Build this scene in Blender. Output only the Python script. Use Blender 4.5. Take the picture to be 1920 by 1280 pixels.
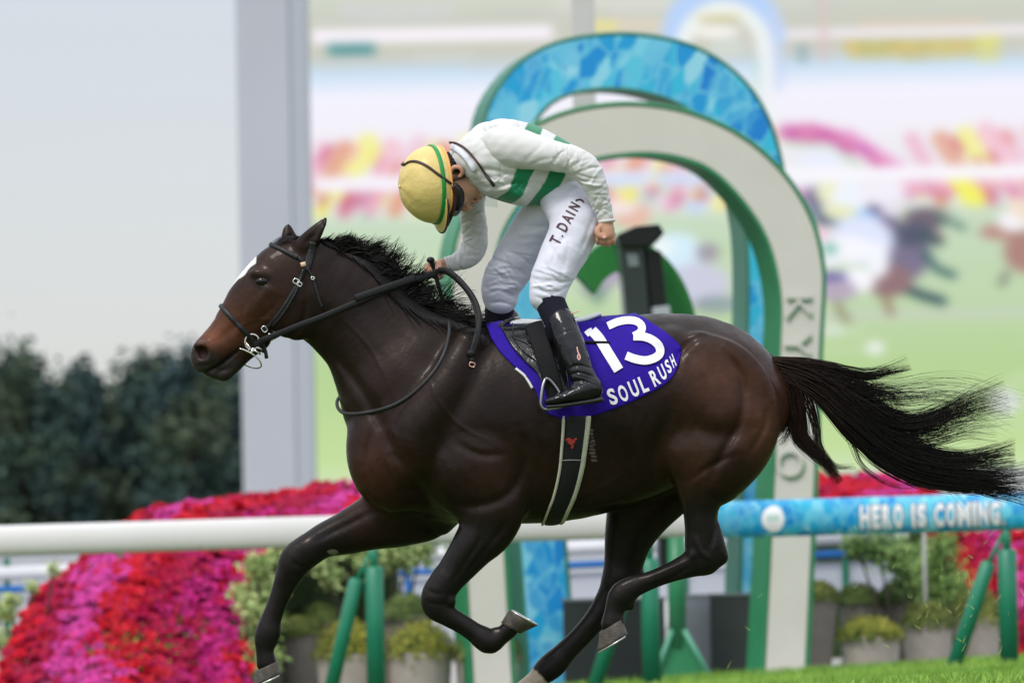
import bpy, bmesh, math, random
import numpy as np
from mathutils import Vector, Matrix
from mathutils.bvhtree import BVHTree

rng = np.random.default_rng(7)
random.seed(7)
for o in list(bpy.data.objects):
    bpy.data.objects.remove(o)
C = bpy.context.scene.collection
SC = bpy.context.scene

# ------------------------------------------------------------------ camera, sky, sun, exposure
FPX = 12000.0                      # focal length in photograph pixels (photo is 1920 wide)
CAMH = 0.40
PITCH = math.atan((1143 - 640) / FPX)
ROLL = math.radians(1.1)
F = np.array([0, math.cos(PITCH), math.sin(PITCH)])
R0 = np.array([1.0, 0, 0])
U0 = np.cross(R0, F)
R = R0 * math.cos(ROLL) - U0 * math.sin(ROLL)
U = U0 * math.cos(ROLL) + R0 * math.sin(ROLL)
CAM = np.array([0, 0, CAMH])
cd = bpy.data.cameras.new('camera')
cam = bpy.data.objects.new('camera', cd)
C.objects.link(cam)
cam.matrix_world = Matrix(((R[0], U[0], -F[0], CAM[0]), (R[1], U[1], -F[1], CAM[1]), (R[2], U[2], -F[2], CAM[2]), (0, 0, 0, 1)))
cd.sensor_width = 36
cd.lens = 36 * FPX / 1920
cd.clip_end = 3000
cd.dof.use_dof = True
cd.dof.focus_distance = 25
cd.dof.aperture_fstop = 4.2
SC.camera = cam

w = bpy.data.worlds.new('World')
SC.world = w
w.use_nodes = True
nt = w.node_tree
nt.nodes.clear()
out = nt.nodes.new('ShaderNodeOutputWorld')
bg = nt.nodes.new('ShaderNodeBackground')
sky = nt.nodes.new('ShaderNodeTexSky')
sky.sky_type = 'NISHITA'
sky.sun_disc = False
SUN_EL, SUN_AZ = math.radians(52), math.radians(215)   # azimuth clockwise from +Y
sky.sun_elevation = SUN_EL
sky.sun_rotation = SUN_AZ
bgc = nt.nodes.new('ShaderNodeBackground')
tc = nt.nodes.new('ShaderNodeTexCoord')
sep = nt.nodes.new('ShaderNodeSeparateXYZ')
ramp = nt.nodes.new('ShaderNodeValToRGB')
ramp.color_ramp.elements[0].position = 0.0
ramp.color_ramp.elements[0].color = (0.360, 0.345, 0.372, 1)
ramp.color_ramp.elements[1].position = 1.0
ramp.color_ramp.elements[1].color = (1.15, 1.18, 1.22, 1)
e = ramp.color_ramp.elements.new(0.12)
e.color = (0.385, 0.368, 0.395, 1)
e = ramp.color_ramp.elements.new(0.45)
e.color = (0.85, 0.88, 0.92, 1)
nz = nt.nodes.new('ShaderNodeTexNoise')
nz.inputs['Scale'].default_value = 2.2
nz.inputs['Detail'].default_value = 3
mul = nt.nodes.new('ShaderNodeMix')
mul.data_type = 'RGBA'
mul.blend_type = 'SOFT_LIGHT'
mul.inputs[0].default_value = 0.25
nt.links.new(tc.outputs['Generated'], sep.inputs[0])
nt.links.new(tc.outputs['Generated'], nz.inputs['Vector'])
nt.links.new(sep.outputs['Z'], ramp.inputs[0])
nt.links.new(ramp.outputs[0], mul.inputs[6])
nt.links.new(nz.outputs['Fac'], mul.inputs[7])
nt.links.new(mul.outputs[2], bgc.inputs[0])
bgc.inputs[1].default_value = 1.0
bg.inputs[1].default_value = 0.05
add = nt.nodes.new('ShaderNodeAddShader')
nt.links.new(sky.outputs[0], bg.inputs[0])
nt.links.new(bg.outputs[0], add.inputs[0])
nt.links.new(bgc.outputs[0], add.inputs[1])
nt.links.new(add.outputs[0], out.inputs[0])

sd = bpy.data.lights.new('sun', 'SUN')
sd.energy = 1.5
sd.angle = math.radians(14)
sd.color = (1.0, 0.95, 0.88)
sun = bpy.data.objects.new('sun', sd)
C.objects.link(sun)
sdir = Vector((math.sin(SUN_AZ) * math.cos(SUN_EL), math.cos(SUN_AZ) * math.cos(SUN_EL), math.sin(SUN_EL)))
sun.rotation_euler = sdir.to_track_quat('Z', 'Y').to_euler()
sun.location = (0, 0, 30)

SC.view_settings.view_transform = 'Standard'
SC.view_settings.look = 'None'
SC.view_settings.gamma = 1
SC.view_settings.use_curve_mapping = False
SC.view_settings.exposure = 0.22
SC.cycles.use_denoising = True
SC.cycles.max_bounces = 8

# ------------------------------------------------------------------ helpers
def Wp(px, py, d):
    """photograph pixel at distance d from the camera -> world"""
    return CAM + F * d + R * ((px - 960) / FPX * d) + U * ((640 - py) / FPX * d)

def pxw(P):
    """horse frame (480 units to the metre: right, down, towards the camera) -> world"""
    P = np.asarray(P, float).reshape(-1, 3)
    o = CAM + F * 25
    return o + np.outer((P[:, 0] - 960) / 480, R) + np.outer((640 - P[:, 1]) / 480, U) - np.outer(P[:, 2] / 480, F)

WL = {}
def tag(o, label=None, cat=None, group=None, kind=None):
    if label: o['label'] = label
    if cat: o['category'] = cat
    if group: o['group'] = group
    if kind: o['kind'] = kind
    return o

def thing(name, label, cat, loc, group=None):
    o = bpy.data.objects.new(name, None)
    C.objects.link(o)
    o.empty_display_size = 0.2
    o.location = loc
    WL[o] = np.array(loc, float)
    return tag(o, label, cat, group)

def obj(name, V, Fc, mat, parent=None, smooth=True, cols=None, kind=None, origin=None):
    V = np.asarray(V, float).reshape(-1, 3)
    c = V.mean(0) if origin is None else np.array(origin, float)
    me = bpy.data.meshes.new(name)
    if isinstance(Fc, np.ndarray):
        Fc = Fc.tolist()
    me.from_pydata((V - c).tolist(), [], Fc)
    me.update()
    if smooth:
        me.polygons.foreach_set('use_smooth', np.ones(len(me.polygons), bool))
    if cols is not None:
        a = me.color_attributes.new('Col', 'FLOAT_COLOR', 'POINT')
        cc = np.ones((len(V), 4), np.float32)
        cc[:, :3] = cols
        a.data.foreach_set('color', cc.ravel())
    o = bpy.data.objects.new(name, me)
    C.objects.link(o)
    mats = mat if isinstance(mat, (list, tuple)) else [mat]
    for m in mats:
        me.materials.append(m)
    o.location = c - (WL[parent] if parent else 0)
    WL[o] = c
    if parent:
        o.parent = parent
    if kind:
        o['kind'] = kind
    return o

def copy_tree(o, shift, parent=None):
    c = o.copy()
    C.objects.link(c)
    if parent is None:
        c.location = o.location + Vector(shift)
        WL[c] = WL[o] + np.array(shift)
    else:
        c.parent = parent
        WL[c] = WL[o]
    for ch in [x for x in C.objects if x.parent == o]:
        copy_tree(ch, shift, c)
    return c

def lin(r, g, b):
    f = lambda c: (c / 255 / 12.92) if c / 255 <= 0.04045 else ((c / 255 + 0.055) / 1.055) ** 2.4
    return np.array([f(r), f(g), f(b)])

def mat(name, col, rough=0.6, spec=0.5, metal=0.0, attr=False, noise=0.0, nscale=8.0, bump=0.0, bscale=40.0, bstretch=None,
        coat=0.0, sheen=0.0, emit=None, trans=0.0, alpha=None, subs=0.0, rvar=0.0):
    m = bpy.data.materials.new(name)
    m.use_nodes = True
    n = m.node_tree
    b = n.nodes['Principled BSDF']
    b.inputs['Roughness'].default_value = rough
    b.inputs['Specular IOR Level'].default_value = spec
    b.inputs['Metallic'].default_value = metal
    if coat:
        b.inputs['Coat Weight'].default_value = coat
        b.inputs['Coat Roughness'].default_value = 0.12
    if sheen:
        b.inputs['Sheen Weight'].default_value = sheen
    if trans:
        b.inputs['Transmission Weight'].default_value = trans
    if subs:
        b.inputs['Subsurface Weight'].default_value = subs
        b.inputs['Subsurface Scale'].default_value = 0.01
    tcn = n.nodes.new('ShaderNodeTexCoord')
    src = None
    if attr:
        a = n.nodes.new('ShaderNodeVertexColor')
        a.layer_name = 'Col'
        src = a.outputs[0]
    else:
        b.inputs['Base Color'].default_value = (*col, 1)
    if noise:
        t = n.nodes.new('ShaderNodeTexNoise')
        t.inputs['Scale'].default_value = nscale
        t.inputs['Detail'].default_value = 5
        mp = n.nodes.new('ShaderNodeMapRange')
        mp.inputs[1].default_value = 0.3
        mp.inputs[2].default_value = 0.7
        mp.inputs[3].default_value = 1 - noise
        mp.inputs[4].default_value = 1 + noise
        n.links.new(tcn.outputs['Object'], t.inputs['Vector'])
        n.links.new(t.outputs['Fac'], mp.inputs[0])
        mx = n.nodes.new('ShaderNodeVectorMath')
        mx.operation = 'SCALE'
        if src:
            n.links.new(src, mx.inputs[0])
        else:
            mx.inputs[0].default_value = col
        n.links.new(mp.outputs[0], mx.inputs[3])
        src = mx.outputs[0]
    if src:
        n.links.new(src, b.inputs['Base Color'])
        if emit:
            n.links.new(src, b.inputs['Emission Color'])
    if emit:
        b.inputs['Emission Strength'].default_value = emit
    if rvar:
        t = n.nodes.new('ShaderNodeTexNoise')
        t.inputs['Scale'].default_value = 5.0
        t.inputs['Detail'].default_value = 6
        t.inputs['Roughness'].default_value = 0.65
        mp = n.nodes.new('ShaderNodeMapRange')
        mp.inputs[1].default_value = 0.36; mp.inputs[2].default_value = 0.64
        mp.inputs[3].default_value = rough - rvar; mp.inputs[4].default_value = rough + rvar
        n.links.new(tcn.outputs['Object'], t.inputs['Vector'])
        n.links.new(t.outputs['Fac'], mp.inputs[0])
        n.links.new(mp.outputs[0], b.inputs['Roughness'])
    if bump:
        t = n.nodes.new('ShaderNodeTexNoise')
        t.inputs['Scale'].default_value = bscale
        t.inputs['Detail'].default_value = 4
        v = tcn.outputs['Object']
        if bstretch:
            mpp = n.nodes.new('ShaderNodeMapping')
            mpp.inputs['Scale'].default_value = bstretch
            n.links.new(v, mpp.inputs[0])
            v = mpp.outputs[0]
        n.links.new(v, t.inputs['Vector'])
        bp = n.nodes.new('ShaderNodeBump')
        bp.inputs['Strength'].default_value = 1.0
        bp.inputs['Distance'].default_value = bump
        n.links.new(t.outputs['Fac'], bp.inputs['Height'])
        n.links.new(bp.outputs[0], b.inputs['Normal'])
    return m

# ---- implicit surfaces: smooth union of tapered elliptical chains on a grid, meshed by surface nets
class Field:
    def __init__(s, lo, hi, h):
        s.lo = np.array(lo, np.float32); s.h = float(h)
        s.n = [int(math.ceil((hi[i] - lo[i]) / h)) + 1 for i in range(3)]
        s.F = np.full(s.n, 60.0, np.float32)
        s.ax = [s.lo[i] + h * np.arange(s.n[i], dtype=np.float32) for i in range(3)]
    def win(s, lo, hi):
        sl = []
        for i in range(3):
            a = max(0, int((lo[i] - s.lo[i]) / s.h)); b = min(s.n[i], int((hi[i] - s.lo[i]) / s.h) + 2)
            if b <= a: return None
            sl.append(slice(a, b))
        g = (s.ax[0][sl[0]][:, None, None], s.ax[1][sl[1]][None, :, None], s.ax[2][sl[2]][None, None, :])
        return tuple(sl), g
    def smin(s, sl, f, k):
        A = s.F[sl]
        hh = np.clip(0.5 + 0.5 * (A - f) / k, 0, 1)
        s.F[sl] = A * (1 - hh) + f * hh - k * hh * (1 - hh)
    def chain(s, st, k=12, step=9, pad=20):
        """st: (x, y, w, ra in the side plane, rb across it)"""
        st = crs(np.array(st, float), step)
        m = pad
        rm = np.maximum(st[:-1, 3:], st[1:, 3:])
        rm = np.c_[rm[:, 0], rm[:, 0], rm[:, 1]] + m
        lo = (np.minimum(st[:-1, :3], st[1:, :3]) - rm).min(0)
        hi = (np.maximum(st[:-1, :3], st[1:, :3]) + rm).max(0)
        r = s.win(lo, hi)
        if r is None: return
        sl, _ = r
        L = np.full([q.stop - q.start for q in sl], 60.0, np.float32)
        for a, b in zip(st[:-1], st[1:]):
            rr = np.array([max(a[3], b[3])] * 2 + [max(a[4], b[4])]) + m
            r2 = s.win(np.minimum(a[:3], b[:3]) - rr, np.maximum(a[:3], b[:3]) + rr)
            if r2 is None: continue
            s2, (gx, gy, gz) = r2
            ab = (b - a)[:3]; l2 = float(ab @ ab) + 1e-6
            t = np.clip(((gx - a[0]) * ab[0] + (gy - a[1]) * ab[1] + (gz - a[2]) * ab[2]) / l2, 0, 1).astype(np.float32)
            dx = gx - a[0] - t * ab[0]; dy = gy - a[1] - t * ab[1]; dz = gz - a[2] - t * ab[2]
            ra = a[3] + t * (b[3] - a[3]); rb = a[4] + t * (b[4] - a[4])
            pl = dx * dx + dy * dy; dz2 = dz * dz
            k0 = np.sqrt(pl / ra ** 2 + dz2 / rb ** 2) + 1e-4
            k1 = np.sqrt(pl / ra ** 4 + dz2 / rb ** 4) + 1e-6
            f = k0 * (k0 - 1) / k1
            f = np.where(k0 < 0.3, -0.7 * np.minimum(ra, rb), f)
            q = tuple(slice(s2[i].start - sl[i].start, s2[i].stop - sl[i].start) for i in range(3))
            L[q] = np.minimum(L[q], f)
        s.smin(sl, L, k)
    def ball(s, c, r, k=10, rot=0.0, sub=False):
        r = np.array(r, float)
        R_ = max(r[0], r[1]) + 20
        q = s.win((c[0] - R_, c[1] - R_, c[2] - r[2] - 20), (c[0] + R_, c[1] + R_, c[2] + r[2] + 20))
        if q is None: return
        sl, (gx, gy, gz) = q
        cs, sn = math.cos(rot), math.sin(rot)
        dx = gx - c[0]; dy = gy - c[1]; dz = gz - c[2]
        u = dx * cs + dy * sn; v = -dx * sn + dy * cs
        k0 = np.sqrt((u / r[0]) ** 2 + (v / r[1]) ** 2 + (dz / r[2]) ** 2) + 1e-4
        k1 = np.sqrt((u / r[0] ** 2) ** 2 + (v / r[1] ** 2) ** 2 + (dz / r[2] ** 2) ** 2) + 1e-6
        f = (k0 * (k0 - 1) / k1).astype(np.float32)
        if sub:
            A = -s.F[sl]
            hh = np.clip(0.5 + 0.5 * (A - f) / k, 0, 1)
            s.F[sl] = -(A * (1 - hh) + f * hh - k * hh * (1 - hh))
        else:
            s.smin(sl, f, k)
    def groove(s, pts, width, depth, side=1, wmin=0, wmax=999):
        """a soft furrow (or ridge, depth < 0) along a side-plane polyline, on one flank"""
        pts = crs(np.array(pts, float), 10)
        lo = pts.min(0) - 3 * width; hi = pts.max(0) + 3 * width
        a, b = (wmin, wmax) if side > 0 else (-wmax, -wmin)
        r = s.win((lo[0], lo[1], a), (hi[0], hi[1], b))
        if r is None: return
        sl, (gx, gy, gz) = r
        gx = gx[:, :, 0]; gy = gy[:, :, 0]
        D = np.full((gx.shape[0], gy.shape[1]), 1e9)
        n = len(pts) - 1
        fade = np.zeros_like(D)
        for i in range(n):
            p, q = pts[i], pts[i + 1]; ab = q - p
            t = np.clip(((gx - p[0]) * ab[0] + (gy - p[1]) * ab[1]) / (ab @ ab + 1e-6), 0, 1)
            d = (gx - p[0] - t * ab[0]) ** 2 + (gy - p[1] - t * ab[1]) ** 2
            u = (i + t) / n
            fd = np.sin(np.pi * np.clip(u, 0.02, 0.98)) ** 0.5
            fade = np.where(d < D, fd, fade); D = np.minimum(D, d)
        g = (depth * fade * np.exp(-D / width ** 2)).astype(np.float32)
        s.F[sl] += g[:, :, None]
    def mesh(s):
        return nets(s.F, s.lo, s.h)

def crs(st, step):
    """Catmull-Rom resampling of stations"""
    P = np.vstack([2 * st[0] - st[1], st, 2 * st[-1] - st[-2]])
    o = []
    for i in range(1, len(P) - 2):
        p0, p1, p2, p3 = P[i - 1:i + 3]
        dd = np.linalg.norm((p2 - p1)[:min(3, len(p1))])
        n = max(1, int(round(dd / step)))
        for j in range(n):
            t = j / n
            o.append(0.5 * (2 * p1 + (p2 - p0) * t + (2 * p0 - 5 * p1 + 4 * p2 - p3) * t * t + (-p0 + 3 * p1 - 3 * p2 + p3) * t ** 3))
    o.append(P[-2])
    o = np.array(o)
    if o.shape[1] == 5:
        o[:, 3:] = np.maximum(o[:, 3:], 1.0)
    return o

def nets(Fv, lo, h):
    S = Fv < 0
    n = np.zeros([d - 1 for d in Fv.shape], np.int8)
    corners = [(i, j, k) for i in (0, 1) for j in (0, 1) for k in (0, 1)]
    sh = n.shape
    for (i, j, k) in corners:
        n += S[i:i + sh[0], j:j + sh[1], k:k + sh[2]]
    act = (n > 0) & (n < 8)
    ci = np.argwhere(act)
    idx = np.full(sh, -1, np.int64)
    idx[act] = np.arange(len(ci))
    pos = np.zeros((len(ci), 3)); cnt = np.zeros(len(ci))
    for a in corners:
        for ax in range(3):
            if a[ax] == 1: continue
            b = list(a); b[ax] = 1
            fa = Fv[ci[:, 0] + a[0], ci[:, 1] + a[1], ci[:, 2] + a[2]]
            fb = Fv[ci[:, 0] + b[0], ci[:, 1] + b[1], ci[:, 2] + b[2]]
            m = (fa < 0) != (fb < 0)
            t = np.where(m, fa / np.where(m, fa - fb, 1), 0)
            p = np.tile(np.array(a, float), (len(ci), 1)); p[:, ax] += t
            pos[m] += p[m]; cnt[m] += 1
    V = (ci + pos / cnt[:, None]) * h + lo
    quads = []
    for ax in range(3):
        a1, a2 = [x for x in range(3) if x != ax]
        sa = [slice(None)] * 3; sb = [slice(None)] * 3
        sa[ax] = slice(0, -1); sb[ax] = slice(1, None)
        A = S[tuple(sa)]; B = S[tuple(sb)]
        e = np.argwhere(A != B)
        e = e[(e[:, a1] > 0) & (e[:, a2] > 0) & (e[:, a1] < sh[a1]) & (e[:, a2] < sh[a2])]
        sgn = A[e[:, 0], e[:, 1], e[:, 2]]
        def cell(d1, d2):
            q = e.copy(); q[:, a1] -= d1; q[:, a2] -= d2
            return idx[q[:, 0], q[:, 1], q[:, 2]]
        q = np.stack([cell(1, 1), cell(0, 1), cell(0, 0), cell(1, 0)], 1)
        fl = sgn if ax != 1 else ~sgn
        q[~fl] = q[~fl][:, ::-1]
        quads.append(q)
    Q = np.vstack(quads)
    Q = Q[(Q >= 0).all(1)]
    return V, Q

def vnoise(P, f, seed=0):
    """cheap smooth value noise: a sum of rotated sines"""
    r = np.random.default_rng(seed)
    o = np.zeros(len(P))
    for i in range(9):
        d = r.normal(size=3); d /= np.linalg.norm(d)
        o += np.sin((P @ d) * f * (0.6 + 1.4 * r.random()) + r.random() * 6.28 + 1.5 * np.sin((P @ r.normal(size=3)) * f * 0.4))
    return o / 4.5

def tube(pts, rad, n=8, cap=True, flat=1.0, up=None, closed=False):
    """swept tube; flat < 1 squashes it along `up`"""
    P = np.asarray(pts, float); m = len(P)
    rad = np.broadcast_to(np.asarray(rad, float), (m,))
    if closed:
        T = np.roll(P, -1, 0) - np.roll(P, 1, 0)
    else:
        T = np.gradient(P, axis=0)
    T /= np.linalg.norm(T, axis=1)[:, None] + 1e-12
    if up is None:
        u = np.array([0, 0, 1.0]) if abs(T[0][2]) < 0.9 else np.array([1.0, 0, 0])
        N = np.zeros_like(P)
        for i in range(m):
            u = u - (u @ T[i]) * T[i]; u /= np.linalg.norm(u) + 1e-12
            N[i] = u
    else:
        N = np.broadcast_to(np.asarray(up, float), P.shape).copy()
        N -= (N * T).sum(1)[:, None] * T
        N /= np.linalg.norm(N, axis=1)[:, None] + 1e-12
    B = np.cross(T, N)
    a = np.arange(n) * 2 * math.pi / n
    V = (P[:, None] + rad[:, None, None] * (np.cos(a)[None, :, None] * B[:, None] + flat * np.sin(a)[None, :, None] * N[:, None])).reshape(-1, 3)
    Fc = []
    for i in range(m if closed else m - 1):
        j2 = (i + 1) % m
        for j in range(n):
            Fc.append((i * n + j, j2 * n + j, j2 * n + (j + 1) % n, i * n + (j + 1) % n))
    if cap and not closed:
        Fc.append(tuple(range(n))); Fc.append(tuple((m - 1) * n + j for j in reversed(range(n))))
    return V, Fc

def join(parts):
    V = []; Fc = []; k = 0
    for v, f in parts:
        v = np.asarray(v, float).reshape(-1, 3)
        V.append(v); Fc += [tuple(int(i) + k for i in q) for q in f]; k += len(v)
    return np.vstack(V), Fc

def box(c, sx, sy, sz, ax=None, bev=0.0):
    """box about c; ax = 3 axis vectors"""
    A = np.eye(3) if ax is None else np.array(ax, float)
    b = min(bev, sx / 2.01, sy / 2.01, sz / 2.01)
    if b <= 0:
        v = [(x, y, z) for x in (-1, 1) for y in (-1, 1) for z in (-1, 1)]
        V = np.array(v) * np.array([sx, sy, sz]) / 2
        Fc = [(0, 1, 3, 2), (4, 6, 7, 5), (0, 4, 5, 1), (2, 3, 7, 6), (0, 2, 6, 4), (1, 5, 7, 3)]
    else:
        bm = bmesh.new()
        bmesh.ops.create_cube(bm, size=1)
        for q in bm.verts:
            q.co = Vector((q.co.x * sx, q.co.y * sy, q.co.z * sz))
        bmesh.ops.bevel(bm, geom=bm.edges[:], offset=b, segments=2, affect='EDGES', profile=0.6)
        bm.verts.index_update()
        V = np.array([q.co[:] for q in bm.verts]); Fc = [tuple(x.index for x in f.verts) for f in bm.faces]
        bm.free()
    return V @ A + np.asarray(c, float), Fc

def strands(G, r0, n=3):
    """G: (S, m, 3) poly-lines -> tapered three-sided hairs"""
    S, m, _ = G.shape
    T = np.gradient(G, axis=1); T /= np.linalg.norm(T, axis=2)[..., None] + 1e-9
    up = -F
    B = np.cross(T, up); B /= np.linalg.norm(B, axis=2)[..., None] + 1e-9
    N = np.cross(B, T)
    tt = np.linspace(0, 1, m)
    rad = (np.asarray(r0).reshape(-1, 1) * (1.0 - 0.85 * tt ** 1.6)[None])[:, :, None, None]
    a = np.arange(n) * 2 * math.pi / n
    V = G[:, :, None] + rad * (np.cos(a)[None, None, :, None] * B[:, :, None] + np.sin(a)[None, None, :, None] * N[:, :, None])
    base = (np.arange(S) * m * n)[:, None, None]
    i = np.arange(m - 1)[None, :, None] * n
    j = np.arange(n)[None, None, :]
    j1 = (j + 1) % n
    Q = np.stack([base + i + j, base + i + n + j, base + i + n + j1, base + i + j1], -1).reshape(-1, 4)
    return V.reshape(-1, 3), Q

def leaves(P, N, size, aspect=0.55, jit=0.7, seed=1, bend=True):
    """a cloud of small pointed leaves (4 corners, folded) at P facing roughly N"""
    r = np.random.default_rng(seed)
    m = len(P)
    n = N + jit * r.normal(size=(m, 3)); n /= np.linalg.norm(n, axis=1)[:, None]
    t = np.cross(n, r.normal(size=(m, 3))); t /= np.linalg.norm(t, axis=1)[:, None]
    b = np.cross(n, t)
    s = (np.asarray(size) * (0.7 + 0.6 * r.random(m)))[:, None]
    V = np.stack([P - t * s * 0.5, P - b * s * aspect * 0.5 + n * s * 0.08, P + t * s * 0.5 - n * s * 0.1, P + b * s * aspect * 0.5 + n * s * 0.08], 1).reshape(-1, 3)
    Q = (np.arange(m)[:, None] * 4 + np.arange(4)[None])
    return V, Q

def font_mesh(txt, bold=0.0, grid=0.08):
    cu = bpy.data.curves.new('t', 'FONT')
    cu.body = txt
    cu.offset = bold
    cu.resolution_u = 6
    o = bpy.data.objects.new('t', cu)
    C.objects.link(o)
    dg = bpy.context.evaluated_depsgraph_get()
    me = bpy.data.meshes.new_from_object(o.evaluated_get(dg))
    bm = bmesh.new(); bm.from_mesh(me)
    bmesh.ops.remove_doubles(bm, verts=bm.verts[:], dist=1e-5)
    xs = [v.co.x for v in bm.verts]; ys = [v.co.y for v in bm.verts]
    if grid:
        x = min(xs) + grid
        while x < max(xs):
            bmesh.ops.bisect_plane(bm, geom=bm.verts[:] + bm.edges[:] + bm.faces[:], plane_co=(x, 0, 0), plane_no=(1, 0, 0)); x += grid
        y = min(ys) + grid
        while y < max(ys):
            bmesh.ops.bisect_plane(bm, geom=bm.verts[:] + bm.edges[:] + bm.faces[:], plane_co=(0, y, 0), plane_no=(0, 1, 0)); y += grid
    bm.verts.index_update()
    V = np.array([v.co[:] for v in bm.verts]); Fc = [tuple(v.index for v in f.verts) for f in bm.faces]
    bm.free()
    bpy.data.objects.remove(o); bpy.data.curves.remove(cu); bpy.data.meshes.remove(me)
    return V, Fc

def stroke2d(pts, wd, step=4):
    """flat ribbon of quads, five across, round ends, along a 2-D polyline"""
    P = crs(np.array(pts, float), step)
    T = np.gradient(P, axis=0); T /= np.linalg.norm(T, axis=1)[:, None]
    N = np.c_[-T[:, 1], T[:, 0]]
    a = np.linspace(-1, 1, 5)
    V = (P[:, None] + N[:, None] * a[None, :, None] * wd / 2).reshape(-1, 2)
    Fc = [(i * 5 + j, i * 5 + j + 1, (i + 1) * 5 + j + 1, (i + 1) * 5 + j) for i in range(len(P) - 1) for j in range(4)]
    return V, Fc

def ground_z(x, y=45.0):
    x = np.clip(x, -8, 8)
    t = np.clip((np.asarray(y, float) - 26) / 14, 0, 1); t = t * t * (3 - 2 * t)
    return 0.022 * x * (1 - t) + (0.048 * x - 0.20) * t

def sphere_mesh(c, r, nu=20, nv=14, scale=(1, 1, 1)):
    u = np.linspace(0, 2 * math.pi, nu, endpoint=False); v = np.linspace(0, math.pi, nv)
    P = np.stack([np.outer(np.sin(v), np.cos(u)), np.outer(np.sin(v), np.sin(u)), np.outer(np.cos(v), np.ones(nu))], -1).reshape(-1, 3)
    P = P * r * np.array(scale) + np.array(c)
    Q = [(i * nu + j, (i + 1) * nu + j, (i + 1) * nu + (j + 1) % nu, i * nu + (j + 1) % nu) for i in range(nv - 1) for j in range(nu)]
    return P, Q
# ================================================================== GROUND
def rectpts(x0, x1, y0, y1, nx, ny):
    X, Y = np.meshgrid(np.linspace(x0, x1, nx), np.linspace(y0, y1, ny), indexing='ij')
    V = np.c_[X.ravel(), Y.ravel(), np.zeros(X.size)]
    Q = [(i * ny + j, (i + 1) * ny + j, (i + 1) * ny + j + 1, i * ny + j + 1) for i in range(nx - 1) for j in range(ny - 1)]
    return V, Q
M_soil = mat('turf_soil', tuple(lin(84, 100, 56)), rough=0.95, spec=0.1, noise=0.35, nscale=1.5, bump=0.01, bscale=8)
M_far = mat('far_ground', tuple(lin(126, 128, 112)), rough=0.95, spec=0.1, noise=0.2, nscale=0.3)
V, Q = rectpts(-1500, 1500, -60, 2500, 41, 41)
V[:, 2] = -0.012 - 0.0 * V[:, 0]
V[:, 2] += np.where(np.abs(V[:, 0]) > 60, -0.9, -0.65)
obj('ground', V, Q, M_far, kind='structure', smooth=True)
V, Q = rectpts(-90, 90, -20, 47.2, 181, 90)
V[:, 2] = ground_z(V[:, 0], V[:, 1]) + 0.012 * vnoise(V, 1.3, 71)
obj('turf_track', V, Q, M_soil, kind='structure')
M_paving = mat('paving', (0.30, 0.29, 0.27), rough=0.9, noise=0.15, nscale=3)
V, Q = rectpts(-90, 90, 47.2, 240, 181, 60)
V[:, 2] = ground_z(V[:, 0]) - 0.03
obj('path', V, Q, M_paving, kind='structure')

M_grass = mat('grass_blade', (0, 0, 0), rough=0.6, spec=0.25, attr=True)
def grass(name, n, x0, x1, y0, y1, h0, h1, seed):
    r = np.random.default_rng(seed)
    x = r.uniform(x0, x1, n); y = r.uniform(y0, y1, n)
    z = ground_z(x, y) - 0.005
    P = np.c_[x, y, z]
    h = r.uniform(h0, h1, n) * (1 + 0.25 * vnoise(P, 2.0, 9))
    a = r.uniform(0, 6.28, n); wd = r.uniform(0.003, 0.006, n)
    lean = r.uniform(0.0, 0.6, n) * h; la = r.uniform(0, 6.28, n)
    dx = np.cos(a) * wd; dy = np.sin(a) * wd
    lx = np.cos(la) * lean; ly = np.sin(la) * lean
    V = np.stack([P + np.c_[-dx, -dy, 0 * x], P + np.c_[dx, dy, 0 * x],
                  P + np.c_[dx * .6 + lx * .4, dy * .6 + ly * .4, h * .6], P + np.c_[-dx * .6 + lx * .4, -dy * .6 + ly * .4, h * .6],
                  P + np.c_[lx, ly, h]], 1)
    b = (np.arange(n) * 5)[:, None]
    Q = (b + np.array([0, 1, 2, 3])).tolist() + (b + np.array([3, 2, 4])).tolist()
    c0 = lin(124, 168, 62); c1 = lin(172, 204, 96); c2 = lin(88, 134, 46)
    t = r.random(n)[:, None]; u = (0.5 + 0.5 * vnoise(P, 0.9, 13)).clip(0, 1)[:, None]
    c = (c0 * (1 - t) + c1 * t) * u + (c2 * (1 - t) + c0 * t) * (1 - u)
    return obj(name, V.reshape(-1, 3), Q, M_grass, smooth=False, cols=np.repeat(c, 5, 0), kind='stuff')
g1 = grass('grass', 95000, -6.5, 6.5, 30, 47.3, 0.03, 0.075, 1)
g2 = grass('grass', 45000, -4.5, 4.5, 22.5, 30, 0.03, 0.06, 2)
# clippings thrown up by the hooves
G = []
for i in range(70):
    px_, py_ = (rng.normal(1810, 70), rng.normal(1150, 70)) if i < 55 else (rng.uniform(1300, 1900), rng.uniform(950, 1250))
    d = rng.uniform(26.5, 30)
    p = Wp(px_, min(py_, 1245), d); a = rng.uniform(0.6, 2.6)
    L = rng.uniform(0.012, 0.045)
    v_ = R * math.cos(a) + U * math.sin(a)
    s = np.linspace(-0.5, 0.5, 5)[:, None]
    G.append(p + v_ * L * s + F * rng.normal() * 0.01 * s)
V, Q = strands(np.array(G), np.full(len(G), 0.0018))
obj('grass_clippings', V, Q, mat('clipping', tuple(lin(176, 190, 110)), rough=0.7), kind='stuff')

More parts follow.
